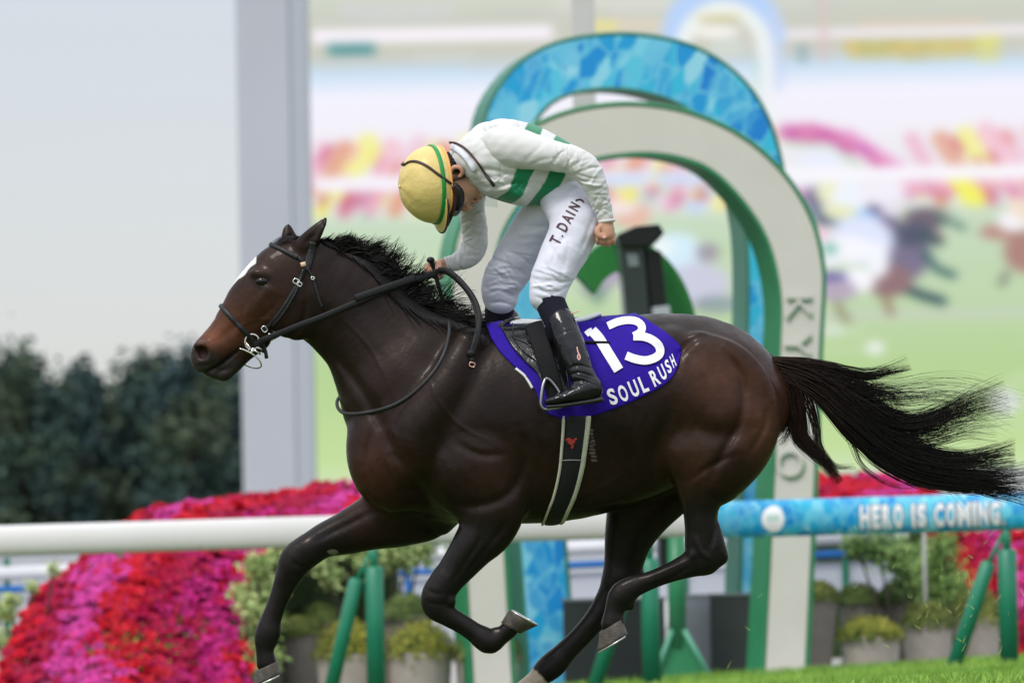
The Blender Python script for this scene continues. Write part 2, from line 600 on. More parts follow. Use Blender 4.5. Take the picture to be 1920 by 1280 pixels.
# ================================================================== VIDEO SCREEN
SD = 120.0
sc = SD / FPX                                                     # metres per photo pixel there
def screen_picture():
    x0, x1, y0, y1, st = 590, 2320, -420, 898, 5
    xs = np.arange(x0, x1 + 1, st); ys = np.arange(y0, y1 + 1, st)
    X, Y = np.meshgrid(xs, ys, indexing='ij')
    X = X.astype(float); Y = Y.astype(float)
    r = np.random.default_rng(5)
    I = np.zeros(X.shape + (3,))
    def base(y, c): pass
    ky = [-420, -200, -20, 30, 95, 130, 175, 250, 395, 420, 560, 700, 850, 898]
    kc = [(214, 216, 208), (222, 224, 216), (214, 218, 205), (205, 208, 196), (205, 204, 190), (202, 225, 245), (244, 243, 255), (244, 241, 250), (228, 232, 230), (200, 220, 194), (194, 216, 178), (184, 212, 152), (196, 222, 158), (206, 228, 178)]
    for k in range(3):
        I[..., k] = np.interp(Y, ky, [c[k] for c in kc])
    def put(m, c, a=1.0):
        m = np.clip(m, 0, 1)[..., None] * a
        I[...] = I * (1 - m) + np.array(c, float) * m
    def rect(a, b, c, d, col, al=1.0, s=5):
        put(np.clip((X - a) / s, 0, 1) * np.clip((b - X) / s, 0, 1) * np.clip((Y - c) / s, 0, 1) * np.clip((d - Y) / s, 0, 1), col, al)
    def ell(cx, cy, rx, ry, col, al=1.0, rot=0.0, s=0.3):
        c_, s_ = math.cos(rot), math.sin(rot)
        u = (X - cx) * c_ + (Y - cy) * s_; v = -(X - cx) * s_ + (Y - cy) * c_
        put((1.15 - np.hypot(u / rx, v / ry)) / s, col, al)
    def line(pts, wd, col, al=1.0):
        D = np.full(X.shape, 1e9)
        for (a, b), (c, d) in zip(pts[:-1], pts[1:]):
            l = (c - a) ** 2 + (d - b) ** 2 + 1e-6
            t = np.clip(((X - a) * (c - a) + (Y - b) * (d - b)) / l, 0, 1)
            D = np.minimum(D, np.hypot(X - a - t * (c - a), Y - b - t * (d - b)))
        put((wd / 2 - D) / 5 + 0.5, col, al)
    # stands, banners and lettering streaked by the panning camera
    for i in range(170):
        y = r.uniform(-400, 122); a = r.uniform(590, 2300); L = r.uniform(30, 240)
        rect(a, a + L, y, y + r.uniform(6, 16), r.choice([(228, 226, 224), (196, 198, 190), (214, 205, 208), (190, 205, 202), (232, 230, 236)]), 0.45)
    for k in range(14):
        a = 655 + k * 15 + r.uniform(-3, 3)
        line([(a, 4), (a + r.uniform(-6, 6), 36)], 5, (206, 208, 220), 0.7)
        line([(a - 5, r.uniform(4, 30)), (a + 8, r.uniform(4, 30))], 4, (228, 226, 240), 0.7)
    rect(590, 1050, 45, 77, (250, 244, 252)); rect(1455, 2330, 62, 84, (244, 238, 244)); rect(1050, 1300, 2, 14, (240, 238, 240), .7)
    rect(622, 716, 72, 100, (96, 156, 158)); rect(1504, 1528, 92, 130, (140, 172, 184)); rect(1110, 1300, 36, 66, (226, 214, 196), .8)
    rect(1120, 1170, 40, 62, (240, 232, 130), .8); rect(1600, 1880, 88, 126, (212, 200, 120)); rect(1620, 1860, 50, 62, (236, 206, 176), .8); rect(1840, 1890, 80, 132, (222, 222, 140))
    rect(1548, 1566, -420, 132, (222, 196, 196), .8)
    for i in range(26): ell(r.uniform(1600, 1830), r.uniform(92, 122), 10, 8, r.choice([(226, 190, 110), (190, 184, 110), (214, 206, 130)]), .7)
    rect(590, 2330, 104, 124, (202, 204, 198), .5)
    # the arch repeated small in the picture
    def arch(cx, top, rx, ry, wd, col, legs):
        th = np.linspace(math.pi, 2 * math.pi, 24)
        pts = [(cx + rx * math.cos(t), top + ry + ry * math.sin(t)) for t in th]
        pts = [(cx - rx * 0.96, legs)] + pts + [(cx + rx * 0.96, legs)]
        line(pts, wd, col)
    arch(1368, -14, 96, 92, 40, (186, 212, 252), 60)
    line([(1463, 40), (1466, 120), (1464, 170)], 26, (200, 214, 246), .8)
    arch(1368, 22, 78, 82, 28, (240, 246, 244), 100)
    line([(1447, 100), (1452, 200), (1450, 360)], 26, (240, 244, 248)); line([(1428, 120), (1432, 300)], 6, (180, 220, 196))
    ell(1355, 66, 44, 12, (250, 246, 240)); ell(1360, 40, 46, 8, (220, 206, 150), .7); ell(1375, 95, 34, 20, (214, 222, 214), .8)
    # flower banks and sloping colour stripes
    cols = [(246, 246, 160), (240, 176, 150), (250, 200, 216), (246, 214, 196)]
    for i in range(30):
        a = 600 + i * 47
        if 1450 < a < 1700: continue
        col = [(240, 190, 210), (228, 150, 120), (246, 244, 150), (246, 200, 214)][i % 4]
        sgn = -1 if a < 1500 else 1
        line([(a + sgn * r.uniform(-12, 0), 268 + r.uniform(-8, 10)), (a + sgn * r.uniform(20, 50), 350)], r.uniform(24, 44), col, r.uniform(.6, .95))
        col = [(228, 150, 120), (246, 244, 130), (214, 120, 150), (236, 170, 190)][i % 4]
        line([(a + sgn * 22, 350), (a + sgn * 44, 392)], 26, col, .85)
    line([(1478, 256), (1560, 262), (1640, 300), (1720, 352)], 30, (226, 160, 200));
    for i in range(46):
        t_ = r.random(); a = 1478 + t_ * 240; b = np.interp(a, [1478, 1560, 1640, 1720], [254, 262, 300, 350]) + r.uniform(-16, 16)
        line([(a, b), (a + 22, b + (3 if a < 1560 else 14))], r.uniform(7, 12), r.choice([(198, 76, 150), (214, 110, 180), (236, 180, 214), (190, 90, 186), (222, 130, 176)]), .85)
    for i in range(60):
        a = r.uniform(600, 2300); b = r.uniform(262, 322)
        if 1450 < a < 1730: continue
        line([(a, b), (a + (14 if a > 1500 else -14), b + 22)], r.uniform(8, 14), r.choice([(206, 90, 120), (222, 130, 110), (240, 230, 110), (244, 180, 206), (214, 110, 160)]), .7)
    for i in range(60):
        a = r.uniform(600, 2300); b = r.uniform(356, 380)
        line([(a, b), (a + (12 if a > 1500 else -12), b + 16)], r.uniform(8, 14), r.choice([(200, 90, 120), (216, 120, 110), (236, 230, 100), (230, 160, 190), (196, 110, 150)]), .7)
    line([(1600, 258), (1690, 320), (1760, 350)], 12, (242, 180, 220))
    line([(1480, 278), (1560, 286), (1630, 330), (1660, 380)], 12, (206, 224, 206)); ell(1545, 310, 40, 22, (236, 240, 255)); ell(1510, 350, 60, 26, (226, 236, 248), .8)
    rect(1640, 1700, 340, 365, (240, 180, 200), .7); line([(1490, 375), (1800, 368)], 24, (230, 140, 190), .7); rect(1700, 1920, 352, 372, (246, 190, 210), .8)
    line([(1800, 352), (1838, 390)], 34, (246, 244, 110))
    rect(590, 1220, 322, 356, (248, 244, 254)); rect(1452, 2330, 322, 356, (250, 248, 255)); rect(1130, 1452, 326, 356, (208, 224, 252), .9)
    for i in range(12): ell(r.uniform(1130, 1450), r.uniform(300, 400), 14, 8, r.choice([(246, 190, 226), (250, 236, 196), (180, 220, 230), (206, 226, 206)]), .8)
    rect(1290, 1330, 380, 410, (200, 218, 255)); rect(1150, 1230, 385, 420, (238, 214, 214), .8); ell(1190, 410, 36, 18, (244, 176, 160)); ell(1170, 395, 26, 14, (250, 230, 234))
    # grass bands
    for i in range(60):
        y = r.uniform(400, 890); a = r.uniform(590, 2300)
        rect(a, a + r.uniform(60, 300), y, y + r.uniform(10, 30), r.choice([(190, 216, 172), (212, 228, 196), (206, 222, 190)]), 0.35)
    rect(590, 2330, 396, 418, (206, 222, 196), .4)
    rect(1500, 2330, 590, 618, (204, 208, 204), .5)
    ell(1640, 665, 18, 12, (236, 242, 240)); ell(1880, 770, 34, 26, (226, 228, 240), .7); ell(1560, 630, 26, 10, (222, 230, 226), .8)
    # horses and riders on the screen
    navy = (88, 96, 128); dk = (70, 88, 92); br = (168, 132, 128); pur = (160, 150, 178)
    ell(1640, 425, 60, 30, (110, 96, 128), 1, 0.5); ell(1740, 425, 42, 22, (120, 108, 122)); line([(1760, 420), (1812, 444)], 10, (96, 130, 118)); line([(1745, 450), (1770, 462)], 14, (150, 126, 116))
    ell(1700, 490, 48, 50, (128, 120, 146)); ell(1715, 455, 44, 22, (92, 96, 118)); line([(1730, 455), (1765, 470)], 16, (80, 98, 104)); line([(1738, 490), (1760, 520), (1790, 532)], 14, (70, 106, 108))
    line([(1700, 555), (1730, 568), (1768, 580)], 18, (66, 92, 100)); ell(1670, 540, 44, 30, (150, 120, 124)); line([(1660, 570), (1672, 600)], 12, (150, 120, 104)); line([(1566, 560), (1578, 600), (1590, 612)], 12, (130, 120, 90), .8)
    line([(1740, 352), (1810, 440)], 0, dk); line([(1520, 380), (1545, 425), (1590, 424)], 16, navy); ell(1535, 380, 16, 20, (120, 116, 150))
    ell(1560, 372, 26, 20, (240, 240, 200)); ell(1600, 386, 36, 34, (240, 246, 255)); ell(1610, 420, 44, 14, (150, 200, 250)); ell(1580, 410, 30, 14, (236, 236, 190))
    ell(1545, 450, 16, 16, (246, 206, 222)); ell(1620, 462, 60, 46, (226, 232, 255)); ell(1590, 480, 54, 26, (248, 248, 255)); ell(1560, 478, 14, 10, (120, 190, 170)); ell(1560, 500, 24, 12, (240, 242, 250))
    ell(1610, 538, 34, 24, (250, 250, 255)); ell(1562, 532, 30, 10, (104, 96, 170)); ell(1570, 556, 40, 20, (186, 172, 192)); ell(1650, 500, 20, 34, (246, 248, 255))
    ell(1660, 372, 46, 26, (244, 240, 250)); ell(1676, 406, 20, 14, (232, 226, 240))
    ell(1270, 480, 50, 38, (216, 240, 252)); ell(1240, 468, 26, 16, (240, 250, 252)); ell(1310, 540, 60, 42, (206, 208, 226)); ell(1330, 480, 22, 18, (166, 160, 172)); ell(1345, 578, 44, 16, (150, 158, 168)); line([(1330, 580), (1370, 574)], 14, (150, 176, 168))
    ell(1130, 520, 44, 22, (176, 164, 190)); ell(1110, 520, 30, 12, (200, 206, 200)); ell(1118, 545, 26, 16, (146, 154, 160)); ell(1120, 560, 14, 12, (120, 152, 132)); line([(1100, 590), (1110, 560)], 8, (190, 214, 170))
    ell(1880, 452, 40, 16, (190, 150, 140)); ell(1930, 490, 44, 40, (176, 136, 128)); line([(1890, 530), (1880, 550)], 12, (130, 130, 118)); ell(1905, 432, 30, 20, (246, 244, 250)); line([(1912, 400), (1920, 420)], 24, (250, 226, 206))
    ell(2010, 470, 60, 40, (150, 120, 122)); ell(2010, 420, 40, 34, (236, 236, 246)); line([(2050, 460), (2110, 500)], 14, dk)
    rect(680, 700, 392, 410, (150, 190, 190), .6)
    # soften like a panning shot
    for _ in range(2):
        I[1:-1] = (I[:-2] + 2 * I[1:-1] + I[2:]) / 4
        I[:, 1:-1] = (I[:, :-2] + 2 * I[:, 1:-1] + I[:, 2:]) / 4
    for _ in range(2): I[1:-1] = (I[:-2] + I[1:-1] + I[2:]) / 3
    for _ in range(1): I[:, 1:-1] = (I[:, :-2] + I[:, 1:-1] + I[:, 2:]) / 3
    c = I / 255
    L = np.where(c <= 0.04045, c / 12.92, ((c + 0.055) / 1.055) ** 2.4)
    nx, ny = len(xs), len(ys)
    # a flat upright sheet
    o = Wp(960, 640, SD)
    V = np.stack([o[0] + (X - 960) * sc, np.full(X.shape, o[1]), o[2] + (640 - Y) * sc], -1).reshape(-1, 3)
    i = np.arange(nx - 1)[:, None]; j = np.arange(ny - 1)[None]
    a = i * ny + j
    Q = np.stack([a, a + 1, a + ny + 1, a + ny], -1).reshape(-1, 4)
    return V, Q, L.reshape(-1, 3)
M_screen = bpy.data.materials.new('screen_light'); M_screen.use_nodes = True
n_ = M_screen.node_tree; n_.nodes.clear()
o_ = n_.nodes.new('ShaderNodeOutputMaterial'); e_ = n_.nodes.new('ShaderNodeEmission'); a_ = n_.nodes.new('ShaderNodeVertexColor'); a_.layer_name = 'Col'
n_.links.new(a_.outputs[0], e_.inputs[0]); e_.inputs[1].default_value = 0.86; n_.links.new(e_.outputs[0], o_.inputs[0])
so = Wp(960, 640, SD)
screen = thing('video_screen', 'giant lit video screen showing racing horses, behind the finish arches', 'video screen', (so[0] + 5, so[1], 0))
V, Q, L = screen_picture()
obj('display', V, Q, M_screen, screen, cols=L, smooth=False)
M_frame = mat('screen_frame', tuple(lin(172, 176, 183)), rough=0.6, noise=0.03, nscale=0.5)
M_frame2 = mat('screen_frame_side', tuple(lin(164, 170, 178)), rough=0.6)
def sb(x0, x1, y0, y1, d0, d1, m, name, parent=screen, bev=0.05):
    """upright box by the pixels of its front face at distance d0"""
    a = so[0] + (x0 - 960) * sc; b = so[0] + (x1 - 960) * sc
    z1 = so[2] + (640 - y0) * sc; z0 = so[2] + (640 - y1) * sc
    v, q = box(((a + b) / 2, so[1] + (d0 + d1) / 2, (z0 + z1) / 2), b - a, d1 - d0, z1 - z0, bev=bev)
    return obj(name, v, q, m, parent, smooth=False)
sb(455, 556, -700, 1182, -0.8, 1.2, M_frame, 'tower')
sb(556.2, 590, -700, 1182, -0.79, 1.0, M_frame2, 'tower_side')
sb(590.5, 2340, 903, 1180, -0.25, 1.0, mat('screen_plinth', tuple(lin(214, 216, 214)), rough=0.7), 'plinth')
sb(590.5, 2340, -460, -424, -0.3, 1.0, M_frame, 'top_frame')
sb(590.5, 2340, 897, 903, -0.3, 0.2, M_frame, 'bottom_frame')

# low pale boundary wall and the trees beyond it
M_wall = mat('pale_concrete', tuple(lin(176, 180, 184)), rough=0.85, noise=0.1, nscale=0.6)
bw = thing('boundary_wall', 'low pale concrete wall in front of the dark trees', 'wall', (-6.5, 103, 0))
for i in range(9):
    v, q = box((-15.5 + 2.0 * i - 0.0, 103, 0.74 + 0.011 * 0), 1.985, 0.3, 1.9, bev=0.02)
    obj('panel', v, q, M_wall, bw, smooth=False)
v, q = box((-7.5, 103, 1.75), 18.2, 0.42, 0.10, bev=0.02); obj('coping', v, q, mat('coping', tuple(lin(214, 216, 216)), rough=0.7), bw, smooth=False)

M_leafd = mat('dark_leaves', (0, 0, 0), rough=0.7, spec=0.2, attr=True)
M_bark = mat('bark', (0.06, 0.05, 0.04), rough=0.9, noise=0.3, nscale=6)
def tree(x, y, hgt, rad, label, seed, n=5200):
    r = np.random.default_rng(seed)
    t = thing('tree', label, 'tree', (x, y, 0), 'trees behind the pale wall')
    parts = []
    tr = np.array([(x, y, 0), (x + 0.1, y, hgt * 0.3), (x - 0.1, y, hgt * 0.6), (x, y, hgt * 0.92)])
    parts.append(tube(crs(tr, 0.6), np.linspace(0.28, 0.05, len(crs(tr, 0.6))), 8))
    cl = []
    for k in range(34):
        z = hgt * r.uniform(0.10, 0.93)
        rr = rad * math.sin(min(1, (1 - z / hgt) * 1.9 + 0.12) * math.pi / 2) * r.uniform(0.35, 0.85)
        a = r.uniform(0, 6.28)
        c = np.array([x + rr * math.cos(a), y + rr * math.sin(a), z])
        cl.append((c, rad * r.uniform(0.28, 0.5)))
        st = np.array([x, y, z * 0.75])
        parts.append(tube(np.array([st, (st + c) / 2 + [0, 0, 0.2], c]), [0.09, 0.06, 0.02], 5))
    v, q = join(parts)
    obj('trunk', v, q, M_bark, t)
    cl.append((np.array([x, y, hgt * 0.93]), rad * 0.3))
    P = []; N = []; Cc = []
    for c, cr in cl:
        m = int(n / len(cl))
        d = r.normal(size=(m, 3)); d /= np.linalg.norm(d, axis=1)[:, None]
        rr = cr * np.abs(r.normal(0.80, 0.38, m))
        P.append(c + d * rr[:, None] * [0.9, 0.9, 1.15]); N.append(d)
        base = np.array(lin(*r.choice([(58, 78, 74), (62, 82, 70), (50, 70, 72), (74, 88, 68)])))  # bluish tint stands in for distance haze over the leaves
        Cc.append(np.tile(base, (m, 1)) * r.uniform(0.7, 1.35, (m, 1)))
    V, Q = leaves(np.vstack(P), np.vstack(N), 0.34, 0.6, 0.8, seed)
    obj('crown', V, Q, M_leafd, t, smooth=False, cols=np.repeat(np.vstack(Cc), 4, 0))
TD = 190.0
tl_ = [('tree with a broad rounded top at the left edge of the photo', 36, 670, 2.3), ('narrow pointed tree between the two broad ones', 152, 684, 1.6), ('broad tree rising just right of the pointed tree', 275, 672, 2.2),
       ('tall tree behind the horse\'s muzzle', 352, 662, 2.1), ('rightmost tree, half hidden by the grey screen tower', 430, 676, 2.0), ('low tree filling the dip beside the pointed one', 210, 748, 1.6), ('low tree in front of the dip at the far left', 98, 722, 1.6)]
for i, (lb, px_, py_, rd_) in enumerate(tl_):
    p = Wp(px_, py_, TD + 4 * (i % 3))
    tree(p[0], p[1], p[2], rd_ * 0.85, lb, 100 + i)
# dark understorey closing the foot of the trees
P = np.c_[rng.uniform(-18, -7.0, 9000), rng.uniform(196, 204, 9000), rng.uniform(0, 4.9, 9000)]
P[:, 2] *= 0.75 + 0.25 * np.sin(P[:, 0] * 1.3) ** 2
V, Q = leaves(P, np.tile([0, -1, 0.4], (9000, 1)), 0.42, 0.6, 0.8, 5)
obj('far_thicket', V, Q, M_leafd, smooth=False, cols=np.repeat(np.array(lin(54, 72, 68)) * rng.uniform(0.6, 1.3, (9000, 1)), 4, 0), kind='stuff')  # blue-green leaf colour carries the same painted haze

# ================================================================== FINISH ARCHES
def poly_along(P, t):
    L = np.r_[0, np.cumsum(np.linalg.norm(np.diff(P, axis=0), axis=1))]; L /= L[-1]
    return np.stack([np.interp(t, L, P[:, k]) for k in range(P.shape[1])], 1)
def arch(outer, inner, d, back, frame_m, face_m, root, n=120, rim=0.03, face_name='face_panel'):
    """horseshoe traced at distance d: extruded body, proud face sheet, rims"""
    O = poly_along(crs(np.array(outer, float), 15), np.linspace(0, 1, n)); I = poly_along(crs(np.array(inner, float), 15), np.linspace(0, 1, n))
    A = np.array([Wp(p[0], p[1], d) for p in O]); B = np.array([Wp(p[0], p[1], d) for p in I])
    back = np.array(back)
    V = np.vstack([A, B, A + back, B + back])
    Q = []
    for i in range(n - 1):
        Q += [(i, i + 1, n + i + 1, n + i), (2 * n + i, 3 * n + i, 3 * n + i + 1, 2 * n + i + 1), (i, 2 * n + i, 2 * n + i + 1, i + 1), (n + i, n + i + 1, 3 * n + i + 1, 3 * n + i)]
    Q += [(0, n, 3 * n, 2 * n), (n - 1, 3 * n - 1, 4 * n - 1, 2 * n - 1)]
    obj('frame', V, Q, frame_m, root, smooth=False)
    fo = np.cross(R, U) * 0.012
    A2 = A + (B - A) * rim / np.linalg.norm(B - A, axis=1)[:, None] + fo; B2 = B - (B - A) * rim / np.linalg.norm(B - A, axis=1)[:, None] + fo
    k = 5
    V = np.stack([A2 * (1 - j / (k - 1)) + B2 * j / (k - 1) for j in range(k)], 1).reshape(-1, 3)
    Q = [(i * k + j, i * k + j + 1, (i + 1) * k + j + 1, (i + 1) * k + j) for i in range(n - 1) for j in range(k - 1)]
    fp = obj(face_name, V, Q, face_m, root, smooth=False)
    mm = fp.modifiers.new('t', 'SOLIDIFY'); mm.thickness = 0.012; mm.offset = 0
    for E in (A, B):
        v, q = tube(E + fo * 0.6, 0.018, 8); obj('rim', v, q, frame_m, root)
    return fp
M_green = mat('green_paint', tuple(lin(44, 128, 84)), rough=0.4, noise=0.08, nscale=4)
M_beige = mat('arch_beige', tuple(lin(206, 203, 194)), rough=0.65, noise=0.03, nscale=3)
def petal_mat(name, scale=1.0, sx=8.0, sz=4.2, ang=0.45):
    """flat print of leaf-shaped patches in three blues with pale gaps"""
    m = bpy.data.materials.new(name); m.use_nodes = True; n = m.node_tree
    b = n.nodes['Principled BSDF']; b.inputs['Roughness'].default_value = 0.4
    t = n.nodes.new('ShaderNodeTexCoord')
    def layer(sx_, sz_, an, off):
        mp = n.nodes.new('ShaderNodeMapping'); mp.vector_type = 'TEXTURE'
        mp.inputs['Rotation'].default_value = (0, an, 0)
        mp.inputs['Location'].default_value = (off, 0, off)
        mp.inputs['Scale'].default_value = (1 / (sx_ * scale), 1000.0, 1 / (sz_ * scale))
        n.links.new(t.outputs['Object'], mp.inputs[0])
        wn = n.nodes.new('ShaderNodeTexNoise'); wn.inputs['Scale'].default_value = 1.3; wn.inputs['Detail'].default_value = 1.5
        n.links.new(mp.outputs[0], wn.inputs['Vector'])
        wa = n.nodes.new('ShaderNodeVectorMath'); wa.operation = 'MULTIPLY_ADD'; wa.inputs[1].default_value = (0.8, 0.0, 0.8)
        n.links.new(wn.outputs['Color'], wa.inputs[0]); n.links.new(mp.outputs[0], wa.inputs[2])
        v = n.nodes.new('ShaderNodeTexVoronoi'); v.feature = 'SMOOTH_F1'; v.inputs['Scale'].default_value = 1.0; v.inputs['Smoothness'].default_value = 0.25
        ve = n.nodes.new('ShaderNodeTexVoronoi'); ve.feature = 'DISTANCE_TO_EDGE'; ve.inputs['Scale'].default_value = 1.0
        n.links.new(wa.outputs[0], v.inputs['Vector']); n.links.new(wa.outputs[0], ve.inputs['Vector'])
        sp = n.nodes.new('ShaderNodeSeparateColor'); n.links.new(v.outputs['Color'], sp.inputs[0])
        return sp, ve
    sp, ve = layer(sx, sz, ang, 0.0)
    sp2, ve2 = layer(sx * 0.8, sz * 0.9, -ang, 3.3)
    cr = n.nodes.new('ShaderNodeValToRGB'); el = cr.color_ramp.elements
    el[0].position = 0.0; el[0].color = (*lin(10, 128, 208), 1)
    el[1].position = 1.0; el[1].color = (*lin(150, 212, 232), 1)
    for p_, c_ in ((0.25, (16, 150, 214)), (0.45, (28, 170, 218)), (0.65, (56, 188, 220)), (0.82, (112, 204, 228))):
        e = el.new(p_); e.color = (*lin(*c_), 1)
    n.links.new(sp.outputs[0], cr.inputs[0])
    cr2 = n.nodes.new('ShaderNodeValToRGB'); cr2.color_ramp.elements[0].color = (*lin(20, 146, 212), 1); cr2.color_ramp.elements[1].color = (*lin(110, 200, 228), 1)
    n.links.new(sp2.outputs[1], cr2.inputs[0])
    th = n.nodes.new('ShaderNodeMath'); th.operation = 'GREATER_THAN'; th.inputs[1].default_value = 0.58
    n.links.new(sp2.outputs[0], th.inputs[0])
    mA = n.nodes.new('ShaderNodeMix'); mA.data_type = 'RGBA'
    sc_ = n.nodes.new('ShaderNodeMath'); sc_.operation = 'MULTIPLY'; sc_.inputs[1].default_value = 0.75
    n.links.new(th.outputs[0], sc_.inputs[0]); n.links.new(sc_.outputs[0], mA.inputs[0])
    n.links.new(cr.outputs[0], mA.inputs[6]); n.links.new(cr2.outputs[0], mA.inputs[7])
    mr = n.nodes.new('ShaderNodeMapRange'); mr.inputs[1].default_value = 0.0; mr.inputs[2].default_value = 0.07
    mx = n.nodes.new('ShaderNodeMix'); mx.data_type = 'RGBA'; mx.inputs[6].default_value = (*lin(110, 196, 226), 1)
    n.links.new(ve.outputs['Distance'], mr.inputs[0]); n.links.new(mr.outputs[0], mx.inputs[0]); n.links.new(mA.outputs[2], mx.inputs[7])
    n.links.new(mx.outputs[2], b.inputs['Base Color'])
    return m
M_petal = petal_mat('blue_petal_print')
bd = 50.0
back_arch = thing('finish_arch', 'tall horseshoe arch covered in blue leaf pattern, behind the cream arch', 'arch', Wp(1200, 1235, bd))
outer = [(995, 1310), (972, 1000), (935, 600), (915, 450), (903, 330), (908, 230), (932, 168), (985, 110), (1060, 76), (1170, 64), (1270, 78), (1340, 108), (1400, 158), (1440, 222), (1464, 300), (1478, 400), (1487, 520), (1482, 700), (1469, 1310)]
inner = [(1080, 1310), (1058, 1000), (1020, 600), (1000, 450), (988, 340), (996, 250), (1012, 215), (1045, 186), (1095, 170), (1165, 167), (1235, 180), (1290, 205), (1340, 250), (1372, 310), (1390, 380), (1401, 460), (1402, 600), (1393, 900), (1384, 1310)]
arch(outer, inner, bd, (-0.11, 0.42, 0), mat('teal_frame', tuple(lin(52, 118, 96)), rough=0.5, noise=0.1, nscale=3), M_petal, back_arch, rim=0.012)

fd = 47.5
front_arch = thing('finish_arch', 'cream horseshoe finish arch with green edges and green lettering', 'arch', Wp(1190, 1240, fd))
outer = [(886, 1310), (868, 1000), (850, 640), (846, 520), (860, 430), (905, 335), (965, 262), (1030, 222), (1110, 200), (1200, 195), (1300, 213), (1395, 258), (1470, 325), (1520, 405), (1541, 480), (1545, 540), (1540, 640), (1528, 950), (1511, 1310)]
inner = [(967, 1310), (950, 1050), (930, 640), (926, 520), (942, 440), (985, 372), (1040, 330), (1110, 302), (1200, 290), (1275, 298), (1335, 322), (1392, 378), (1435, 445), (1456, 515), (1463, 580), (1460, 660), (1446, 950), (1427, 1310)]
arch(outer, inner, fd, (-0.11, 0.36, 0), M_green, M_beige, front_arch, rim=0.022)
# raised letters on the right leg: cream faces on green backs, reading downwards
M_lgreen = mat('letter_green', tuple(lin(86, 150, 112)), rough=0.5)
for ch, cx, cy, ww, hh in [('K', 1500, 580, 46, 46), ('Y', 1497, 650, 46, 48), ('O', 1493, 722, 52, 50), ('T', 1489, 795, 46, 48), ('O', 1484, 872, 52, 50)]:
    v, f = font_mesh(ch, 0.0, 0)
    lo = v.min(0)[:2]; hi = v.max(0)[:2]
    q = (v[:, :2] - (lo + hi) / 2) / (hi - lo)
    # rotated clockwise: the letter's right is down, its top is right
    for k, (nm, m_, dx, dy, fw) in enumerate((('letter_back', M_lgreen, 0, 0, 0.026), ('letter_face', M_beige, -3.0, -4.5, 0.040))):
        P = np.array([Wp(cx + b * hh + dx, cy + a * ww + dy, fd - fw) for a, b in q])
        V = P
        o = obj(nm, V, f, m_, front_arch, smooth=False)
        mm = o.modifiers.new('t', 'SOLIDIFY'); mm.thickness = 0.012; mm.offset = 0
# tall pole behind the hoops, bracketed to the back of the cream arch
pw = Wp(1097, 285, 51.6); pt = Wp(1090, -160, 51.6)
pm = mat('pole_grey', tuple(lin(200, 198, 194)), rough=0.6)
v, q = box((pw + pt) / 2, 0.185, 0.16, np.linalg.norm(pt - pw), ax=[R, F, (pt - pw) / np.linalg.norm(pt - pw)], bev=0.01)
obj('pole', v, q, pm, front_arch, smooth=False)
v, q = tube(np.array([Wp(1097, 262, 47.8), Wp(1097, 262, 51.6)]), 0.05, 10); obj('pole_bracket', v, q, pm, front_arch)

# ================================================================== RUNNING RAIL
rail = thing('running_rail', 'white plastic running rail on green legs with a blue printed sleeve', 'rail', Wp(1215, 1240, 44.6))
P0 = Wp(-260, 1021, 46.4); P1 = Wp(2180, 950, 43.2)
P0, P1 = P0 - (P1 - P0) * 0.9, P1 + (P1 - P0) * 0.9
M_rail = mat('white_pvc', (0.68, 0.665, 0.65), rough=0.35, spec=0.4, noise=0.02, nscale=2)
def on_rail(px_):
    lo, hi = 0.0, 1.0
    for _ in range(60):
        t = (lo + hi) / 2; p = P0 + (P1 - P0) * t - CAM
        x = 960 + FPX * (p @ R) / (p @ F)
        if x < px_: lo = t
        else: hi = t
    return P0 + (P1 - P0) * lo
rd_ = (P1 - P0) / np.linalg.norm(P1 - P0)
Nf = np.cross(rd_, [0, 0, 1.0]); Nf /= np.linalg.norm(Nf)
if Nf @ F > 0: Nf = -Nf
Uz = np.cross(Nf, rd_); Uz = Uz if Uz[2] > 0 else -Uz
# the rail is a flat-backed hood: rounded front and top
def rail_sec(r):
    a = np.linspace(-math.pi / 2, math.pi * 1.5, 33)[:-1]
    return [(math.cos(t) * (r * 0.55), math.sin(t) * r) for t in a]
def sweep(A, B, r, name, m, parent, nseg=2, wob=0.0):
    S = rail_sec(r); k = len(S)
    V = []
    for i in range(nseg):
        c = A + (B - A) * i / (nseg - 1)
        V += [c + Nf * x + Uz * y for x, y in S]
    Q = [(i * k + j, i * k + (j + 1) % k, (i + 1) * k + (j + 1) % k, (i + 1) * k + j) for i in range(nseg - 1) for j in range(k)]
    Q += [tuple(range(k)), tuple((nseg - 1) * k + j for j in reversed(range(k)))]
    return obj(name, V, Q, m, parent)
js = [-2300, 1352, 4300]
for a, b in zip(js[:-1], js[1:]):
    sweep(on_rail(a), on_rail(b) - rd_ * 0.006, 0.110, 'rail_length', M_rail, rail)
M_sleeve = petal_mat('blue_sleeve_print', 1.0, 15.0, 12.0, 0.5)
slv = sweep(on_rail(1348), on_rail(2600), 0.127, 'sleeve', M_sleeve, rail)
def on_sleeve(px_, h, off):
    """point on the front of the sleeve: photo column, height about its axis"""
    c = on_rail(px_)
    s = np.clip(h / (0.127 + off), -0.999, 0.999)
    return c + Nf * (0.127 * 0.55 + off) * math.sqrt(1 - s * s) + Uz * h
M_outl = mat('teal_outline', tuple(lin(38, 110, 140)), rough=0.5)
M_wtxt = mat('white_vinyl', (0.76, 0.76, 0.78), rough=0.5)
HB = 0.155 / 1.0
